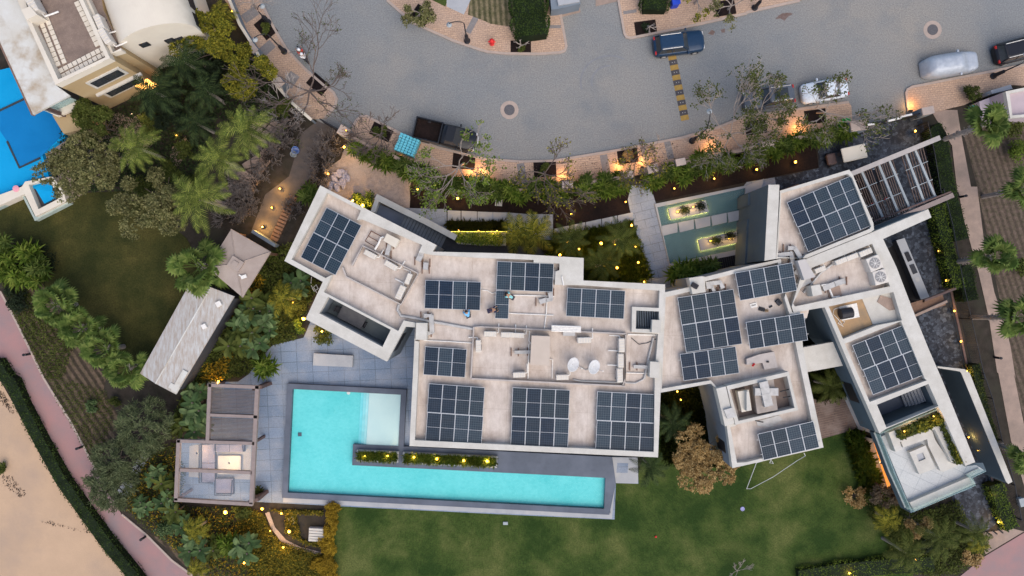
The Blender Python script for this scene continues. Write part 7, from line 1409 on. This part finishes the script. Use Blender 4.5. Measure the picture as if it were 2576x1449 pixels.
# bare / sparse street trees
bare_tree('spreading bare tree whose twigs reach over the road near the motorcycle', ('A2', 560, 680), 130, 6.5, m_bark, l_mid, 2, 6, (10, -60), r0=.13, L=.13, Wd=.08, cr=.15)
bare_tree('pale white-barked bare tree above the dark alley', ('A2', 400, 850), 66, 4.6, MAT('white_bark', (.34, .31, .29), (.27, .24, .22), 8), None, 0, 5, (-10, 10)); bare_tree('bare tree rising from the pit at the driveway island', ('A2', 1090, 1000), 66, 5.0, m_bark, None, 0, 6, (-12, -50))
bare_tree('sparse tree with green leaf tufts over the black pickup truck', ('A2', 1690, 1230), 92, 6.0, m_barkp, l_green, 5, 6, (-30, -60), r0=.1, cr=.3); bare_tree('bare tree standing in the middle of the curved pavement', ('A3', 480, 1290), 86, 5.6, m_bark, l_yel, 1, 6, (0, -50), cr=.3); bare_tree('thin bare tree in the pit left of the entrance walk', ('A3', 1130, 1190), 60, 4.5, m_bark, l_yel, 1, 6, (10, -50), r0=.06)
bare_tree('thin bare tree above the grey paving bands', ('A3', 1290, 1100), 46, 4.0, m_barkp, None, 0, 4, (0, -30), r0=.05); bare_tree('leafy tree at the lower end of the speed bump', ('A3', 1880, 1030), 92, 5.2, m_barkp, l_mid, 6, 6, (-35, -15), cr=.34, name='leafy_tree', L=.2, Wd=.11); bare_tree('leafy tree hiding the front of the dark grey car', ('A4', 60, 900), 66, 4.6, m_barkp, l_mid, 5, 6, (0, 10), cr=.34, name='leafy_tree', L=.2, Wd=.11)
bare_tree('leafy tree overhanging the white saloon', ('A4', 530, 850), 92, 5.4, m_barkp, l_mid, 5, 6, (5, -40), cr=.36, name='leafy_tree', L=.2, Wd=.11); bare_tree('pale-twigged small tree right of the blue car', ('A3', 1870, 70), 52, 3.6, m_barkp, l_grey, 10, 4, (0, -10)); bare_tree('bare white twigs hanging in from the top edge right of the blue car', ('A4', 480, -60), 60, 4.4, m_barkp, None, 0, 4, (0, 40))
bare_tree('pollarded leafless tree in the square pit by the tall hedge', ('A3', 308, 350), 24, 1.8, m_barkp, None, 0, 3, (0, -6), r0=.09, n0=4); bare_tree('cut tree stump with few twigs in the pit near the blue car', ('A3', 1260, 195), 24, 1.8, m_barkp, None, 0, 3, (10, -25), r0=.1, n0=4); bare_tree('small tree in the upper planted pit of the island pavement', ('A2', 1370, 100), 40, 3.0, m_barkp, l_grey, 18, 4, (0, -35)); bare_tree('bare twigs over the upper left pavement', ('A2', 120, 60), 50, 4.2, m_barkp, None, 0, 4, (20, -10))
bare_tree('leafy tree over the blue bin on the north pavement', ('A3', 1620, 30), 60, 3.6, m_barkp, l_yel, 12, 4, (0, 0)); bare_tree('leafless pale bush at the bottom edge below the lawn', ('C3', 1830, 1400), 30, 1.4, m_barkp, None, 0, 4, (0, 0), r0=.04, group=None, name='bare_bush')
# bare thicket left of the alley
def thicket(label, q, R_, h, n=9):
    b = W(*q, 0); t = thing('bare_bush', label, 'bush', (b.x, b.y, 0), group='leafless grey thicket beside the alley'); mb = MB(); r = R_ * G
    for k in range(n): a = k * 6.28 / n + random.random(); branch(mb, Vector((0, 0, .05)), Vector((math.cos(a), math.sin(a), .8)).normalized(), r * .42, .035, 4, .8)
    mb.build('branches', m_tw, t); lm = MB(); leaf_quads(lm, blob_pts((0, 0, h * .35), (r * .9, r * .9, h * .3), 380, .1), .16, .07, .3); lm.build('dry_leaves', m_tw2, t)
m_tw = MAT('grey_twigs', (.16, .14, .13), (.11, .095, .09), 8); m_tw2 = LEAF('dry_leaf', (.035, .030, .028), (.06, .05, .045), (.09, .075, .07))
for lb, q, R_, h in (('shaded shrub below the large feather palms', ('A1', 1300, 1280), 34, 1.6), ('shaded shrub right of the grey-leaved tree', ('A1', 1080, 1400), 34, 1.6), ('shaded shrub behind the bare thicket', ('A1', 1500, 1380), 30, 1.4), ('shaded shrub between palm and facade trees', ('A1', 1120, 940), 34, 1.6), ('shaded shrub under the middle feather palm', ('A1', 1400, 1130), 30, 1.5)): bush('shade_shrub', lb, q, R_, h, l_mid, 1100, .2, .1, clumps=12)
for q, R_, s_ in ((('B1', 1750, 230), 40, 'at the top corner of the gazebo'), (('B1', 1850, 120), 46, 'left of the lit alley steps'), (('B1', 1800, 10), 44, 'around the concrete slab'), (('A2', 120, 1380), 46, 'below the paved garden path'), (('A2', 230, 1200), 44, 'beside the tiled garden path'), (('A2', 310, 1090), 38, 'left of the blue bucket'), (('A2', 380, 1010), 36, 'under the white-barked tree'), (('B2', 90, 120), 40, 'just left of the lit alley'), (('A2', 620, 1200), 40, 'right of the dark alley'), (('A2', 690, 1100), 36, 'below the black alley gate'), (('A2', 620, 1330), 34, 'left of the pale sacks'), (('B2', 420, 170), 30, 'right of the terracotta steps')): thicket('leafless grey bush ' + s_, q, R_, 1.6)
# row of fan-leaved shrubs along the garden wall
DS = [Proto(dracaena_proto(l_green, 'x', 6, .68, .55, 1.2, 24, group='shrubs in the long row behind the garden wall', name='rosette_shrub')), Proto(dracaena_proto(l_green, 'x', 7, .62, .6, 1.1, 24, group='shrubs in the long row behind the garden wall', name='rosette_shrub')), Proto(dracaena_proto(l_fan, 'x', 5, .72, .5, 1.4, 24, group='shrubs in the long row behind the garden wall', name='rosette_shrub'))]
lineL = [('A2', 880, 1115), ('A2', 960, 1160), ('A2', 1050, 1195), ('A2', 1100, 1215), ('A2', 1160, 1220), ('A2', 1230, 1265), ('A2', 1290, 1300), ('A2', 1360, 1330), ('A2', 1430, 1330), ('A2', 1480, 1370), ('A2', 1550, 1385), ('A2', 1600, 1405), ('A2', 1680, 1400), ('A2', 1760, 1405), ('A2', 1840, 1430), ('A2', 1920, 1430), ('A3', 60, 1425), ('A3', 130, 1449), ('A3', 210, 1430), ('B3', 320, 60), ('B3', 400, 10), ('B3', 520, 20), ('B3', 600, 60), ('B3', 690, 5), ('B3', 780, 20), ('B3', 860, 30), ('B3', 800, -40), ('B3', 930, 15), ('B3', 1000, 20), ('B3', 950, -50), ('B3', 1080, -10), ('B3', 1060, -60)]
lineR = [('A3', 1290, 1370), ('A3', 1350, 1340), ('A3', 1410, 1300), ('A3', 1470, 1290), ('A3', 1540, 1320), ('A3', 1600, 1280), ('A3', 1650, 1210), ('A3', 1710, 1260), ('A3', 1790, 1240), ('A3', 1860, 1220), ('A4', 20, 1190), ('A4', 90, 1170), ('A4', 150, 1130), ('A4', 220, 1125), ('A4', 290, 1105), ('A4', 350, 1080), ('A4', 420, 1055), ('A4', 480, 1050), ('A4', 540, 1040), ('A4', 600, 1030), ('A4', 670, 1010), ('A4', 740, 1000)]
LM = {0: 'near the glowing lamp at the alley corner', 3: 'just below the blue pack stack', 8: 'behind the black pickup truck side', 13: 'below the glowing stretch of pavement', 19: 'above the square drain cover', 24: 'below the pavement bare tree', 28: 'left of the paved entrance walk'}
RM = {0: 'right beside the entrance walk', 4: 'above the tiny lamp in the mulch bed', 8: 'under the leafy tree by the bump', 13: 'behind the second glowing pavement stretch', 18: 'close to the golf cart end of the bed'}
ordn = ('first', 'second', 'third', 'fourth', 'fifth', 'sixth', 'seventh')
def rowlab(i, mk, side):
    k = max(j for j in mk if j <= i); return f'{ordn[i - k]} rosette shrub from the left {mk[k]}'
for i, q in enumerate(lineL): c = W(*q, 1.2); DS[i % 3].put((c.x, c.y, 0), i * 1.7, rowlab(i, LM, 'l'), random.uniform(1.0, 1.3))
for i, q in enumerate(lineR): c = W(*q, 1.2); DS[i % 3].put((c.x, c.y, 0), i * 2.1, rowlab(i, RM, 'r'), random.uniform(1.0, 1.3))
for i, (q, s_) in enumerate(((('B3', 1490, 650), 'first from the left of three beside the slatted grate'), (('B3', 1590, 635), 'second of three beside the slatted grate'), (('B3', 1700, 610), 'third of three beside the slatted grate'), (('B1', 240, 500), 'upper bright one in the dark round bed at the left edge'), (('B1', 50, 560), 'at the left edge of the round bed'), (('B1', 330, 610), 'right one in the dark round bed'), (('B1', 140, 680), 'small yellowish one in the dark round bed'), (('B1', 290, 690), 'lowest one in the dark round bed'), (('B1', 50, 430), 'topmost at the left edge of the picture'), (('B2', 200, 1360), 'big spiky tuft at the corner of the pool terrace'), (('B1', 0, 640), 'cut by the left edge'), (('B2', 545, 75), 'standing at the north tip of the villa'), (('C1', 1640, 1210), 'lit one beside the amber hedge'))):
    c = W(*q, 1.1); DS[i % 3].put((c.x, c.y, 0), i, 'spiky rosette shrub, ' + s_, 1.45, group='spiky shrubs in the gardens')
# round bed under the left rosettes
bush('dark_bush', 'round dark bush mass under the rosettes at the left edge', ('B1', 250, 580), 62, 1.1, l_dark, 2600, clumps=22)
for lb, q, R_, h, lf in (('low dark shrub left of the first fan palm', ('B1', 130, 850), 40, 1, l_dark), ('isolated round blue-green shrub in the ploughed bed', ('C1', 655, 235), 16, .8, l_blue), ('small dark shrub right of the isolated one', ('C1', 815, 205), 15, .8, l_mid), ('small shrub on the sand at the left edge', ('C1', 20, 680), 16, .8, l_mid), ('bluish low bush in the lower left border', ('C1', 1190, 1110), 34, 1.2, l_blue), ('dark low bush below the pergola lamp', ('C1', 1720, 990), 28, 1.2, l_mid), ('dark shrub in the tree pit near the top left lamp', ('A2', 195, 210), 16, .8, l_mid), ('round shrub in the pit of the island pavement', ('A2', 1365, 120), 17, .7, l_mid), ('low shrub in the square pit at the tall hedge', ('A3', 308, 365), 13, .5, l_mid), ('low shrub in the pit by the blue car', ('A3', 1250, 215), 13, .4, l_dark), ('dark shrub in the driveway island pit', ('A2', 1060, 985), 20, .8, l_mid), ('olive shrub by the corner pink building', ('A4', 1710, 700), 24, 1.5, l_mid), ('lime bush north of the wing beside bright wall lamps', ('B2', 930, 100), 32, 1.1, l_limeh), ('dark shrub below the west terrace beside the pool deck', ('B2', 640, 1100), 34, 1.0, l_mid), ('low shrub at the foot of the bright wall lamp', ('B2', 440, 1060), 22, 1.0, l_limeh), ('dense green shrub right of the lower right tall palm', ('A4', 1990, 960), 34, 1.6, l_mid), ('dark bush in the corner garden right of the path', ('B4', 2080, 600), 30, 1.4, l_mid), ('bright bush at the right edge of the picture', ('A4', 2090, 1150), 40, 1.6, l_limeh), ('grey dry bush left of the roof terrace tip', ('C4', 780, 880), 34, .9, l_gold), ('dark rounded shrub in the lower right border', ('C4', 1310, 1240), 34, 1.2, l_dark), ('green shrub left of the brown-gold tree', ('C4', 900, 880), 26, 1.2, l_mid), ('small shrub in the pavement bare tree pit', ('A3', 480, 1280), 18, .6, l_mid), ('reddish dry bush at the bottom right beside the ramp', ('C4', 1600, 1330), 30, .8, l_gold), ('low shrub in the pit left of the entrance walk', ('A3', 1115, 1175), 14, .5, l_gold)):
    bush('shrub', lb, q, R_, h, lf, int(R_ * 26), clumps=max(6, int(R_ / 3)))
# hedges
def hp_(h, *s): return PL(h, *s)
hedge('tall clipped dark hedge at the top edge between drive and field', hp_(1.8, 'A3', (365, -60), (375, 120), (395, 262)), 3.2, 1.8, l_hedge, 150); hedge('clipped dark hedge at the top edge behind the blue car', hp_(1.6, 'A3', (1330, -60), (1330, 60)), 2.4, 1.4, l_hedge, 120)
hedge('long dark hedge between the sand and the pink path', hp_(1.1, 'B1', (-60, 1320), (20, 1449), 'C1', (60, 60), (130, 230), (260, 480), (420, 770), (590, 1010), (750, 1230), (930, 1449), (1040, 1600)), 1.15, .95, l_hedge, 95)
hedge('bright lime hedge beside the side yard, upper stretch', hp_(1.6, 'B4', (1455, 130), (1500, 330), (1560, 560), (1615, 770)), 1.15, 1.5, l_limeh, 110); hedge('lime hedge beside the blade wall, long middle stretch', hp_(1.4, 'C4', (1650, -60), (1700, 200), (1770, 440), (1830, 700)), .8, 1.3, l_mid, 110); hedge('lime hedge at the lower right beside the side yard lamps', hp_(1.4, 'C4', (1800, 800), (1850, 960), (1920, 1120)), 1.35, 1.2, l_limeh, 110)
hedge('dark clipped hedge behind the fence near the tan path, upper', hp_(1.5, 'A4', (1425, 950), (1470, 1010), (1500, 1180), (1540, 1449), 'B4', (1590, 200), (1640, 400)), 1.5, 1.3, l_hedge, 90); hedge('dark clipped hedge behind the fence near the tan path, lower', hp_(1.5, 'B4', (1660, 600), (1710, 860)), 1.5, 1.3, l_hedge, 90)
hedge('dark bush row at the bottom edge below the lawn', hp_(.8, 'C4', (380, 1470), (700, 1420), (1000, 1390), (1350, 1370)), 1.6, .7, l_limeh, 90)
for i, (lb, q, R_) in enumerate((('topmost, at the pool lip', (662, 960), 20), ('second from the top', (655, 1010), 17), ('third, slimmer one', (660, 1070), 17), ('beside the slatted bench', (640, 1130), 19), ('large bright one below the bench', (615, 1215), 26), ('fifth, rounded', (630, 1265), 22), ('sixth, lower', (600, 1340), 24), ('seventh near the bottom', (640, 1380), 22), ('lowest at the bottom edge', (640, 1440), 26), ('inner one left of the seventh', (560, 1380), 24))):
    bush('amber_bush', 'amber rounded bush along the lawn edge, ' + lb, ('C2', *q), R_, .9, l_orange, 1500, .13, .09, group='amber bushes along the lawn edge', clumps=12)
# ground cover (stuff)
l_dry = LEAF('dry_litter', (.10, .07, .05), (.16, .11, .08), (.22, .16, .12))
for lb, pl, n in (('dry twigs and weeds lying on the sand plot', PL(0, 'C1', (20, 730), (80, 730), (190, 860), (150, 890), (30, 800)), 150), ('thin line of dry weeds across the sand', PL(0, 'C1', (280, 1065), (380, 1060), (520, 1105), (660, 1130), (650, 1145), (480, 1110), (360, 1078)), 60), ('dry litter at the top of the sand plot', PL(0, 'C1', (0, 80), (60, 200), (110, 300), (60, 260), (0, 190)), 150), ('fallen leaves along the curved pavement', PL(.13, 'A3', (20, 1215), (560, 1225), (1100, 1150), (1500, 1050), (1500, 1200), (1000, 1300), (560, 1390), (20, 1370)), 260)): cover(lb, pl, n, l_dry, .0 if 'curved' not in lb else .13, .05 if 'curved' not in lb else .15, .14, .09)
l_olive = LEAF('leaf_olive_amber', (.07, .08, .012), (.17, .16, .02), (.42, .30, .03))
cover('scattered orange and yellow low plants in the lower left border', PL(0, 'C1', (1280, 950), (1800, 960), (1900, 1449), (1500, 1449), (1250, 1250), (1060, 1060), (900, 950), (1080, 600), (1260, 520), (1340, 900)), 1500, l_orange, .3, .7, .26, .08)
cover('orange low palms beside the long shed', PL(0, 'B1', (1560, 1330), (1720, 1300), (1800, 980), (1960, 640), (2013, 700), (1900, 1000), (1700, 1449), (1560, 1449)), 900, l_orange, .4, .9, .3, .09)
cover('olive and amber ground cover left of the winding garden path', PL(0, 'C2', (60, 960), (170, 1000), (230, 1130), (310, 1230), (420, 1280), (570, 1310), (560, 1449), (200, 1449), (-60, 1200)), 8000, l_olive, 0, .4); cover('sparse olive plants right of the winding garden path', PL(0, 'C2', (200, 970), (330, 1000), (330, 1130), (470, 1220), (600, 1240), (600, 1180), (520, 1210), (440, 1180), (400, 1000), (600, 1010), (600, 980)), 2600, l_olive, 0, .35); cover('mid green ground cover in the lower left border', PL(0, 'C1', (1280, 950), (1800, 960), (1900, 1449), (1500, 1449), (1250, 1250), (1000, 1050), (850, 900), (1080, 520), (1260, 490), (1340, 700)), 9000, l_mid, 0, .5)
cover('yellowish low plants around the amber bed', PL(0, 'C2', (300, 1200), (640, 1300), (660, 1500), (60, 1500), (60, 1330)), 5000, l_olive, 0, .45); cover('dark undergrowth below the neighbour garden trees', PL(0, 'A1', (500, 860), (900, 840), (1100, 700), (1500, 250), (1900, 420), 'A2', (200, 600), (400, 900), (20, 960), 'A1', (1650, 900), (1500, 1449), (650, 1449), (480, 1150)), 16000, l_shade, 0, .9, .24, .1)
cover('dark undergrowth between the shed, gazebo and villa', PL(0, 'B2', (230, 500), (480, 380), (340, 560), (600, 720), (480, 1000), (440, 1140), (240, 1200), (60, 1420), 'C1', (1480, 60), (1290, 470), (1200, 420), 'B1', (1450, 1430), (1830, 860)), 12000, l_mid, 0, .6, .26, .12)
cover('dark weeds in the border beside the pink path', PL(0, 'B1', (20, 720), (200, 760), (560, 1200), (480, 1449), (350, 1449), (80, 900)), 3500, l_mid, 0, .3); cover('sparse weeds in the ploughed bed', PL(0, 'C1', (330, 0), (760, 120), (820, 300), (690, 700), (400, 180)), 2600, l_mid, 0, .15, .12, .08)
grassy('dense dark green grassy plants filling the lit court garden', PL(0, 'B3', (560, 360), (1050, 290), (1130, 260), (1200, 440), (1290, 690), (1230, 720), (780, 700), (770, 530), (500, 520), (540, 420)), 9000, l_green, .45, .03); grassy('low green plants beside the lit planter', PL(0, 'B2', (1560, 270), (2013, 268), 'B3', (200, 275), (200, 335), (0, 335), 'B2', (1575, 335)), 2200, l_mid, .4)
grassy('undergrowth in the dark garden gap beside the main block', PL(0, 'C3', (1290, 140), (1620, 80), (1700, 400), (1780, 640), (1500, 700), (1290, 600)), 6000, l_mid, .4); grassy('undergrowth in the upper dark court', PL(0, 'B4', (430, 950), (600, 915), (700, 1170), (430, 1210)), 2200, l_dark, .4); grassy('undergrowth in the lower dark court', PL(0, 'B4', (450, 1400), (760, 1340), 'C4', (720, 150), (480, 190)), 3200, l_mid, .4)
grassy('leafy border along the lit ground floor terrace', PL(0, 'C4', (700, 440), (790, 420), (930, 750), (880, 860), (800, 760)), 2600, l_limeh, .6, .05); cover('mixed dark shrubbery under the lower right palms', PL(0, 'C4', (880, 850), (1090, 900), (1180, 1000), (1500, 900), (1600, 1150), (1700, 1150), (1720, 1250), (1500, 1420), (1300, 1449), (1000, 1330), (1000, 1150), (850, 1000)), 9000, l_mid, 0, .6, .22, .12)
for lb, pl, n, lf in (('tufts in the left planter box of the pool edge', PL(.8, 'C2', (842, 560), (1128, 572), (1124, 626), (838, 616)), 900, l_mid), ('tufts in the long right planter box of the pool edge', PL(.8, 'C2', (1175, 575), (1830, 605), (1828, 664), (1172, 632)), 1900, l_mid)):
    pass
for lb, c4_, n in (('short planter box full of grassy plants in the slate pool edge', ((835, 548), (1135, 560), (1130, 640), (830, 628)), 1000), ('long planter box full of grassy plants in the slate pool edge', ((1165, 562), (1842, 594), (1838, 677), (1160, 645)), 2200)):
    P = PL(.8, 'C2', *c4_); t = thing('pool_planter', lb, 'planter', W('C2', sum(p[0] for p in c4_) / 4, 600, .4), group='planter boxes in the pool edge'); mb = MB(); inn = ringbox(P, .16, POOLZ - .05, .8, mb); obj('box', mb, m_slab, t); obj('soil', MB().prism(inn, POOLZ - .04, .7), m_mulch, t)
    Q = poly_pts(inn, n, .7, .8); g = MB(); a = RNG.random(n) * 6.28; d = np.column_stack([np.cos(a) * .8, np.sin(a) * .8, np.full(n, 1.)]); s = np.column_stack([-np.sin(a), np.cos(a), np.zeros(n)]) * .025; e = Q + d * .3; e2 = Q + d * .42 - [0, 0, .12]
    v = np.stack([Q - s, Q + s, e + s, e2, e - s], 1).reshape(-1, 3); g.add([tuple(x) for x in v.tolist()], [tuple(range(5 * i, 5 * i + 5)) for i in range(n)]); obj('plants', g, l_green, t)
bg_ = thing('potted_plant', 'small leafy plant at the post of the pergola on the pool side', 'plant', W('C1', 1862, 835)); mb = MB(); leaf_quads(mb, blob_pts((0, 0, .7), (.5, .5, .35), 160, .2), .35, .14, .3); mb.build('leaves', l_mid, bg_); MB().lathe([(.2, 0), (.26, .45), (.22, .45)], n=14).build('pot', m_dark, bg_)
# ---------------------------------------------------------------- garden lamps
NL = 0
def glamp(label, q, z=.45, e=22, h=0, group='small warm garden lamps', c=(1, .55, .14), r=.07, name='garden_lamp', k=1.0):
    global NL
    p = W(*q, z + .1); t = thing(name, label, 'garden lamp', (p.x, p.y, z - .45), group=group)
    MB().lathe([(.05, 0), (.05, .35), (.09, .38), (.10, .44)], n=8).build('stake', m_blackm, t); MB().lathe([(.0, .44), (.05 * k, .45), (.07 * k, .50), (.05 * k, .55), (0, .57)], n=10).build('bulb', m_warm, t)
    l = bpy.data.lights.new('lamp_light', 'POINT'); l.energy = e * 2.4 * random.uniform(.7, 1.3); l.color = c; l.shadow_soft_size = r; o = bpy.data.objects.new('lamp_light', l); COL.objects.link(o); o.parent = t; o.location = (0, 0, .72)
GL = (('in the lit planter hedge, left', ('B2', 1650, 330), 1.35, 7, .5), ('in the lit planter hedge, middle', ('B2', 1800, 332), 1.35, 7, .5), ('in the lit planter hedge, right', ('B2', 1940, 334), 1.35, 7, .5), ('in the lit planter hedge, near its end', ('B3', 90, 338), 1.35, 7, .5),
 ('beside the pale pillar at the alley corner', ('A2', 785, 1108), 1.0, 26, 1.6), ('left of the pile of pale sacks', ('A2', 664, 1312), 1.0, 9, 1.4), ('upper one of the lit alley', ('A2', 300, 1425), .4, 34, 1.2), ('middle one of the lit alley', ('B2', 238, 158), .35, 20, 1), ('lowest one of the lit alley', ('B2', 168, 303), .4, 36, 1.2), ('first from the left in the dark mulch bed', ('A2', 1338, 1430), .45, 14, 1.6), ('second from the left in the dark mulch bed', ('B2', 1643, 88), .45, 14, 1.8), ('in the mulch bed below the drain cover, third', ('B3', 690, 208), .45, 10, 1.2), ('small one in the mulch beside the entrance walk', ('B3', 1100, 115), .45, 6, .9),
 ('in the right mulch bed nearest the entrance walk', ('A3', 1468, 1422), .45, 10, 1.1), ('second in the right mulch bed', ('A3', 1770, 1348), .45, 10, 1.1), ('third in the right mulch bed', ('A4', 78, 1278), .45, 12, 1.5), ('last in the right mulch bed toward the golf cart', ('A4', 370, 1222), .45, 14, 1.8),
 ('left of two beside the north-west wing hedge', ('B2', 850, 105), 1.3, 30, 1.6), ('right of two beside the north-west wing hedge', ('B2', 925, 140), 1.3, 40, 2.2), ('shining at the west corner of the villa', ('B2', 478, 998), 1.2, 46, 2.2), ('in the dark shrub beside the pool terrace', ('B2', 618, 1092), 1.1, 14, 1.4), ('under the yellow star plant', ('B2', 400, 875), 1.5, 10, .9),
 ('in the court garden under the left palm', ('B3', 660, 422), 1.4, 16, 1.2), ('in the court garden near the villa wall, left', ('B3', 603, 515), .9, 14, 1.5), ('in the court garden beside the left palm', ('B3', 748, 470), .9, 14, 1.5), ('brightest in the middle of the court garden', ('B3', 915, 428), .9, 22, 2), ('in the court garden under the right palm', ('B3', 1022, 440), 1.4, 14, 1.2), ('at the top corner of the court garden', ('B3', 1145, 292), .9, 14, 1.6), ('at the right side of the court garden', ('B3', 1175, 455), .8, 8, .9), ('lower right in the court garden', ('B3', 1195, 572), .9, 10, 1.4), ('lower middle of the court garden', ('B3', 1035, 612), .9, 14, 1.7), ('lower left of the court garden', ('B3', 940, 600), .9, 12, 1.4), ('at the bottom corner of the court garden', ('B3', 1240, 718), .6, 12, 1.1),
 ('left in the upper pond planter', ('B3', 1492, 190), .7, 7, 1), ('right in the upper pond planter', ('B3', 1608, 155), .7, 7, 1), ('left in the lower pond planter', ('B3', 1738, 408), .7, 7, 1), ('right in the lower pond planter', ('B3', 1882, 392), .7, 7, 1.1),
 ('first in the short pool planter', ('C2', 892, 592), .95, 5, .8), ('second in the short pool planter', ('C2', 1055, 590), .95, 8, 1.2), ('first from the left in the long pool planter', ('C2', 1243, 600), .95, 12, 1.5), ('second in the long pool planter', ('C2', 1408, 612), .95, 14, 1.7), ('third in the long pool planter', ('C2', 1600, 625), .95, 14, 1.7), ('last in the long pool planter', ('C2', 1768, 628), .95, 20, 2.1),
 ('brightest below the open pergola bay', ('C1', 1610, 995), 1.0, 32, 2.6), ('right below the pergola corner', ('C2', 158, 970), .7, 22, 1.7), ('in the amber bed near the stone', ('C2', 295, 1002), .7, 12, 1.3), ('brightest in the amber bed', ('C2', 350, 1133), .7, 26, 2.2), ('small one at the winding path', ('C2', 215, 1128), .6, 8, .9), ('low on the winding path', ('C2', 308, 1245), .6, 12, 1.2), ('in the bottom left border', ('C1', 1745, 1357), .6, 12, 1.4), ('above the louvred pergola bay', ('C1', 1560, 58), .9, 14, 1.5), ('hidden between palm leaves at the top left alley', ('A1', 1748, 82), 1.0, 12, 1.2), ('tiny in the dark neighbour garden', ('A1', 1330, 1020), .6, 3, .7),
 ('first down the side yard edge', ('B4', 1453, 485), .6, 10, 1.3), ('second down the side yard edge', ('B4', 1510, 708), .6, 10, 1.3), ('third down the side yard edge', ('B4', 1570, 938), .6, 10, 1.3), ('fourth down the side yard edge', ('B4', 1620, 1168), .6, 10, 1.3), ('fifth down the side yard edge', ('B4', 1665, 1395), .6, 10, 1.3), ('beside the terrace tip, upper', ('C4', 1590, 458), .6, 6, .9), ('beside the terrace tip, middle', ('C4', 1658, 552), .6, 8, .9), ('beside the terrace tip, lower', ('C4', 1710, 638), .6, 8, 1.0), ('sixth down the side yard edge', ('C4', 1748, 858), .6, 10, 1.3), ('last down the side yard edge', ('C4', 1803, 1065), .6, 12, 1.4), ('at the driveway gate corner', ('A4', 1275, 988), .8, 12, 1.4), ('in the dark palm garden beside the main block', ('C3', 1437, 190), 1.2, 8, .9), ('behind the palms in the dark gap', ('C3', 1412, 130), .9, 8, 1.2), ('left in the roof terrace planter', ('C4', 1130, 415), 6.6, 4, .7), ('right in the roof terrace planter', ('C4', 1340, 308), 6.6, 4, .7), ('at the bottom border of the lawn', ('C4', 735, 1430), .6, 8, 1.2), ('grey one in the bottom border palms', ('C4', 1212, 1335), 1.5, 4, .7), ('beside the pale pillar at the alley gate', ('A2', 800, 985), 2.6, 3, .7))
for s_, q, z, e, k in GL: glamp('warm garden lamp ' + s_, q, z, e * 1.0, k=k)
# wall washers that make warm pools on the pavement
WG = (('below the blue pack stack', ('A2', 1215, 1180)), ('at the left end of the curved pavement wall', ('A2', 1740, 1330)), ('left of the pavement bare tree', ('A3', 15, 1330)), ('right of the pavement bare tree', ('A3', 620, 1365)), ('left of the entrance walk', ('A3', 1045, 1295)), ('right of the entrance walk', ('A3', 1225, 1262)), ('under the leafy tree near the speed bump', ('A3', 1740, 1150)), ('behind the white saloon', ('A4', 390, 1005)), ('at the right gate pillar on the east pavement', ('A4', 1240, 835)))
for i, (s_, q) in enumerate(WG):
    p = W(*q, .3); t = thing('wall_lamp', 'low wall washer lamp ' + s_, 'wall lamp', (p.x, p.y, .13), group='warm lamps along the pavement wall'); MB().box((0, 0, .12), (.3, .12, .24)).build('housing', m_blackm, t); MB().box((0, .065, .14), (.24, .02, .08)).build('lens', m_warm, t)
    l = bpy.data.lights.new('lamp_light', 'POINT'); l.energy = 44 if i != 7 else 62; l.color = (1, .50, .15); l.shadow_soft_size = .1; o = bpy.data.objects.new('lamp_light', l); COL.objects.link(o); o.parent = t; o.location = (0, .5, .5)
# lamp over the lounge table
for s_, q, z, e in (('hanging over the lounge table', ('C1', 1640, 640), 2.0, 90), ('hanging at the corner of the lounge', ('C1', 1410, 570), 1.6, 60), ('under the ceiling of the stair void', ('C4', 1130, 300), 5.3, 20), ('under the ground floor terrace ceiling', ('C4', 960, 640), 2.2, 40), ('in the neighbour doorway', ('A1', 990, 860), 2.4, 30)):
    p = W(*q, z); t = thing('pendant_lamp', 'small warm lamp ' + s_, 'lamp', (p.x, p.y, z)); MB().lathe([(.08, 0), (.1, .05), (.03, .12)], n=10).build('shade', m_blackm, t); MB().lathe([(.0, -.05), (.05, -.03), (.05, 0)], n=10).build('bulb', m_warm, t)
    l = bpy.data.lights.new('lamp_light', 'POINT'); l.energy = e; l.color = (1, .68, .34); l.shadow_soft_size = .12; o = bpy.data.objects.new('lamp_light', l); COL.objects.link(o); o.parent = t; o.location = (0, 0, -.12)
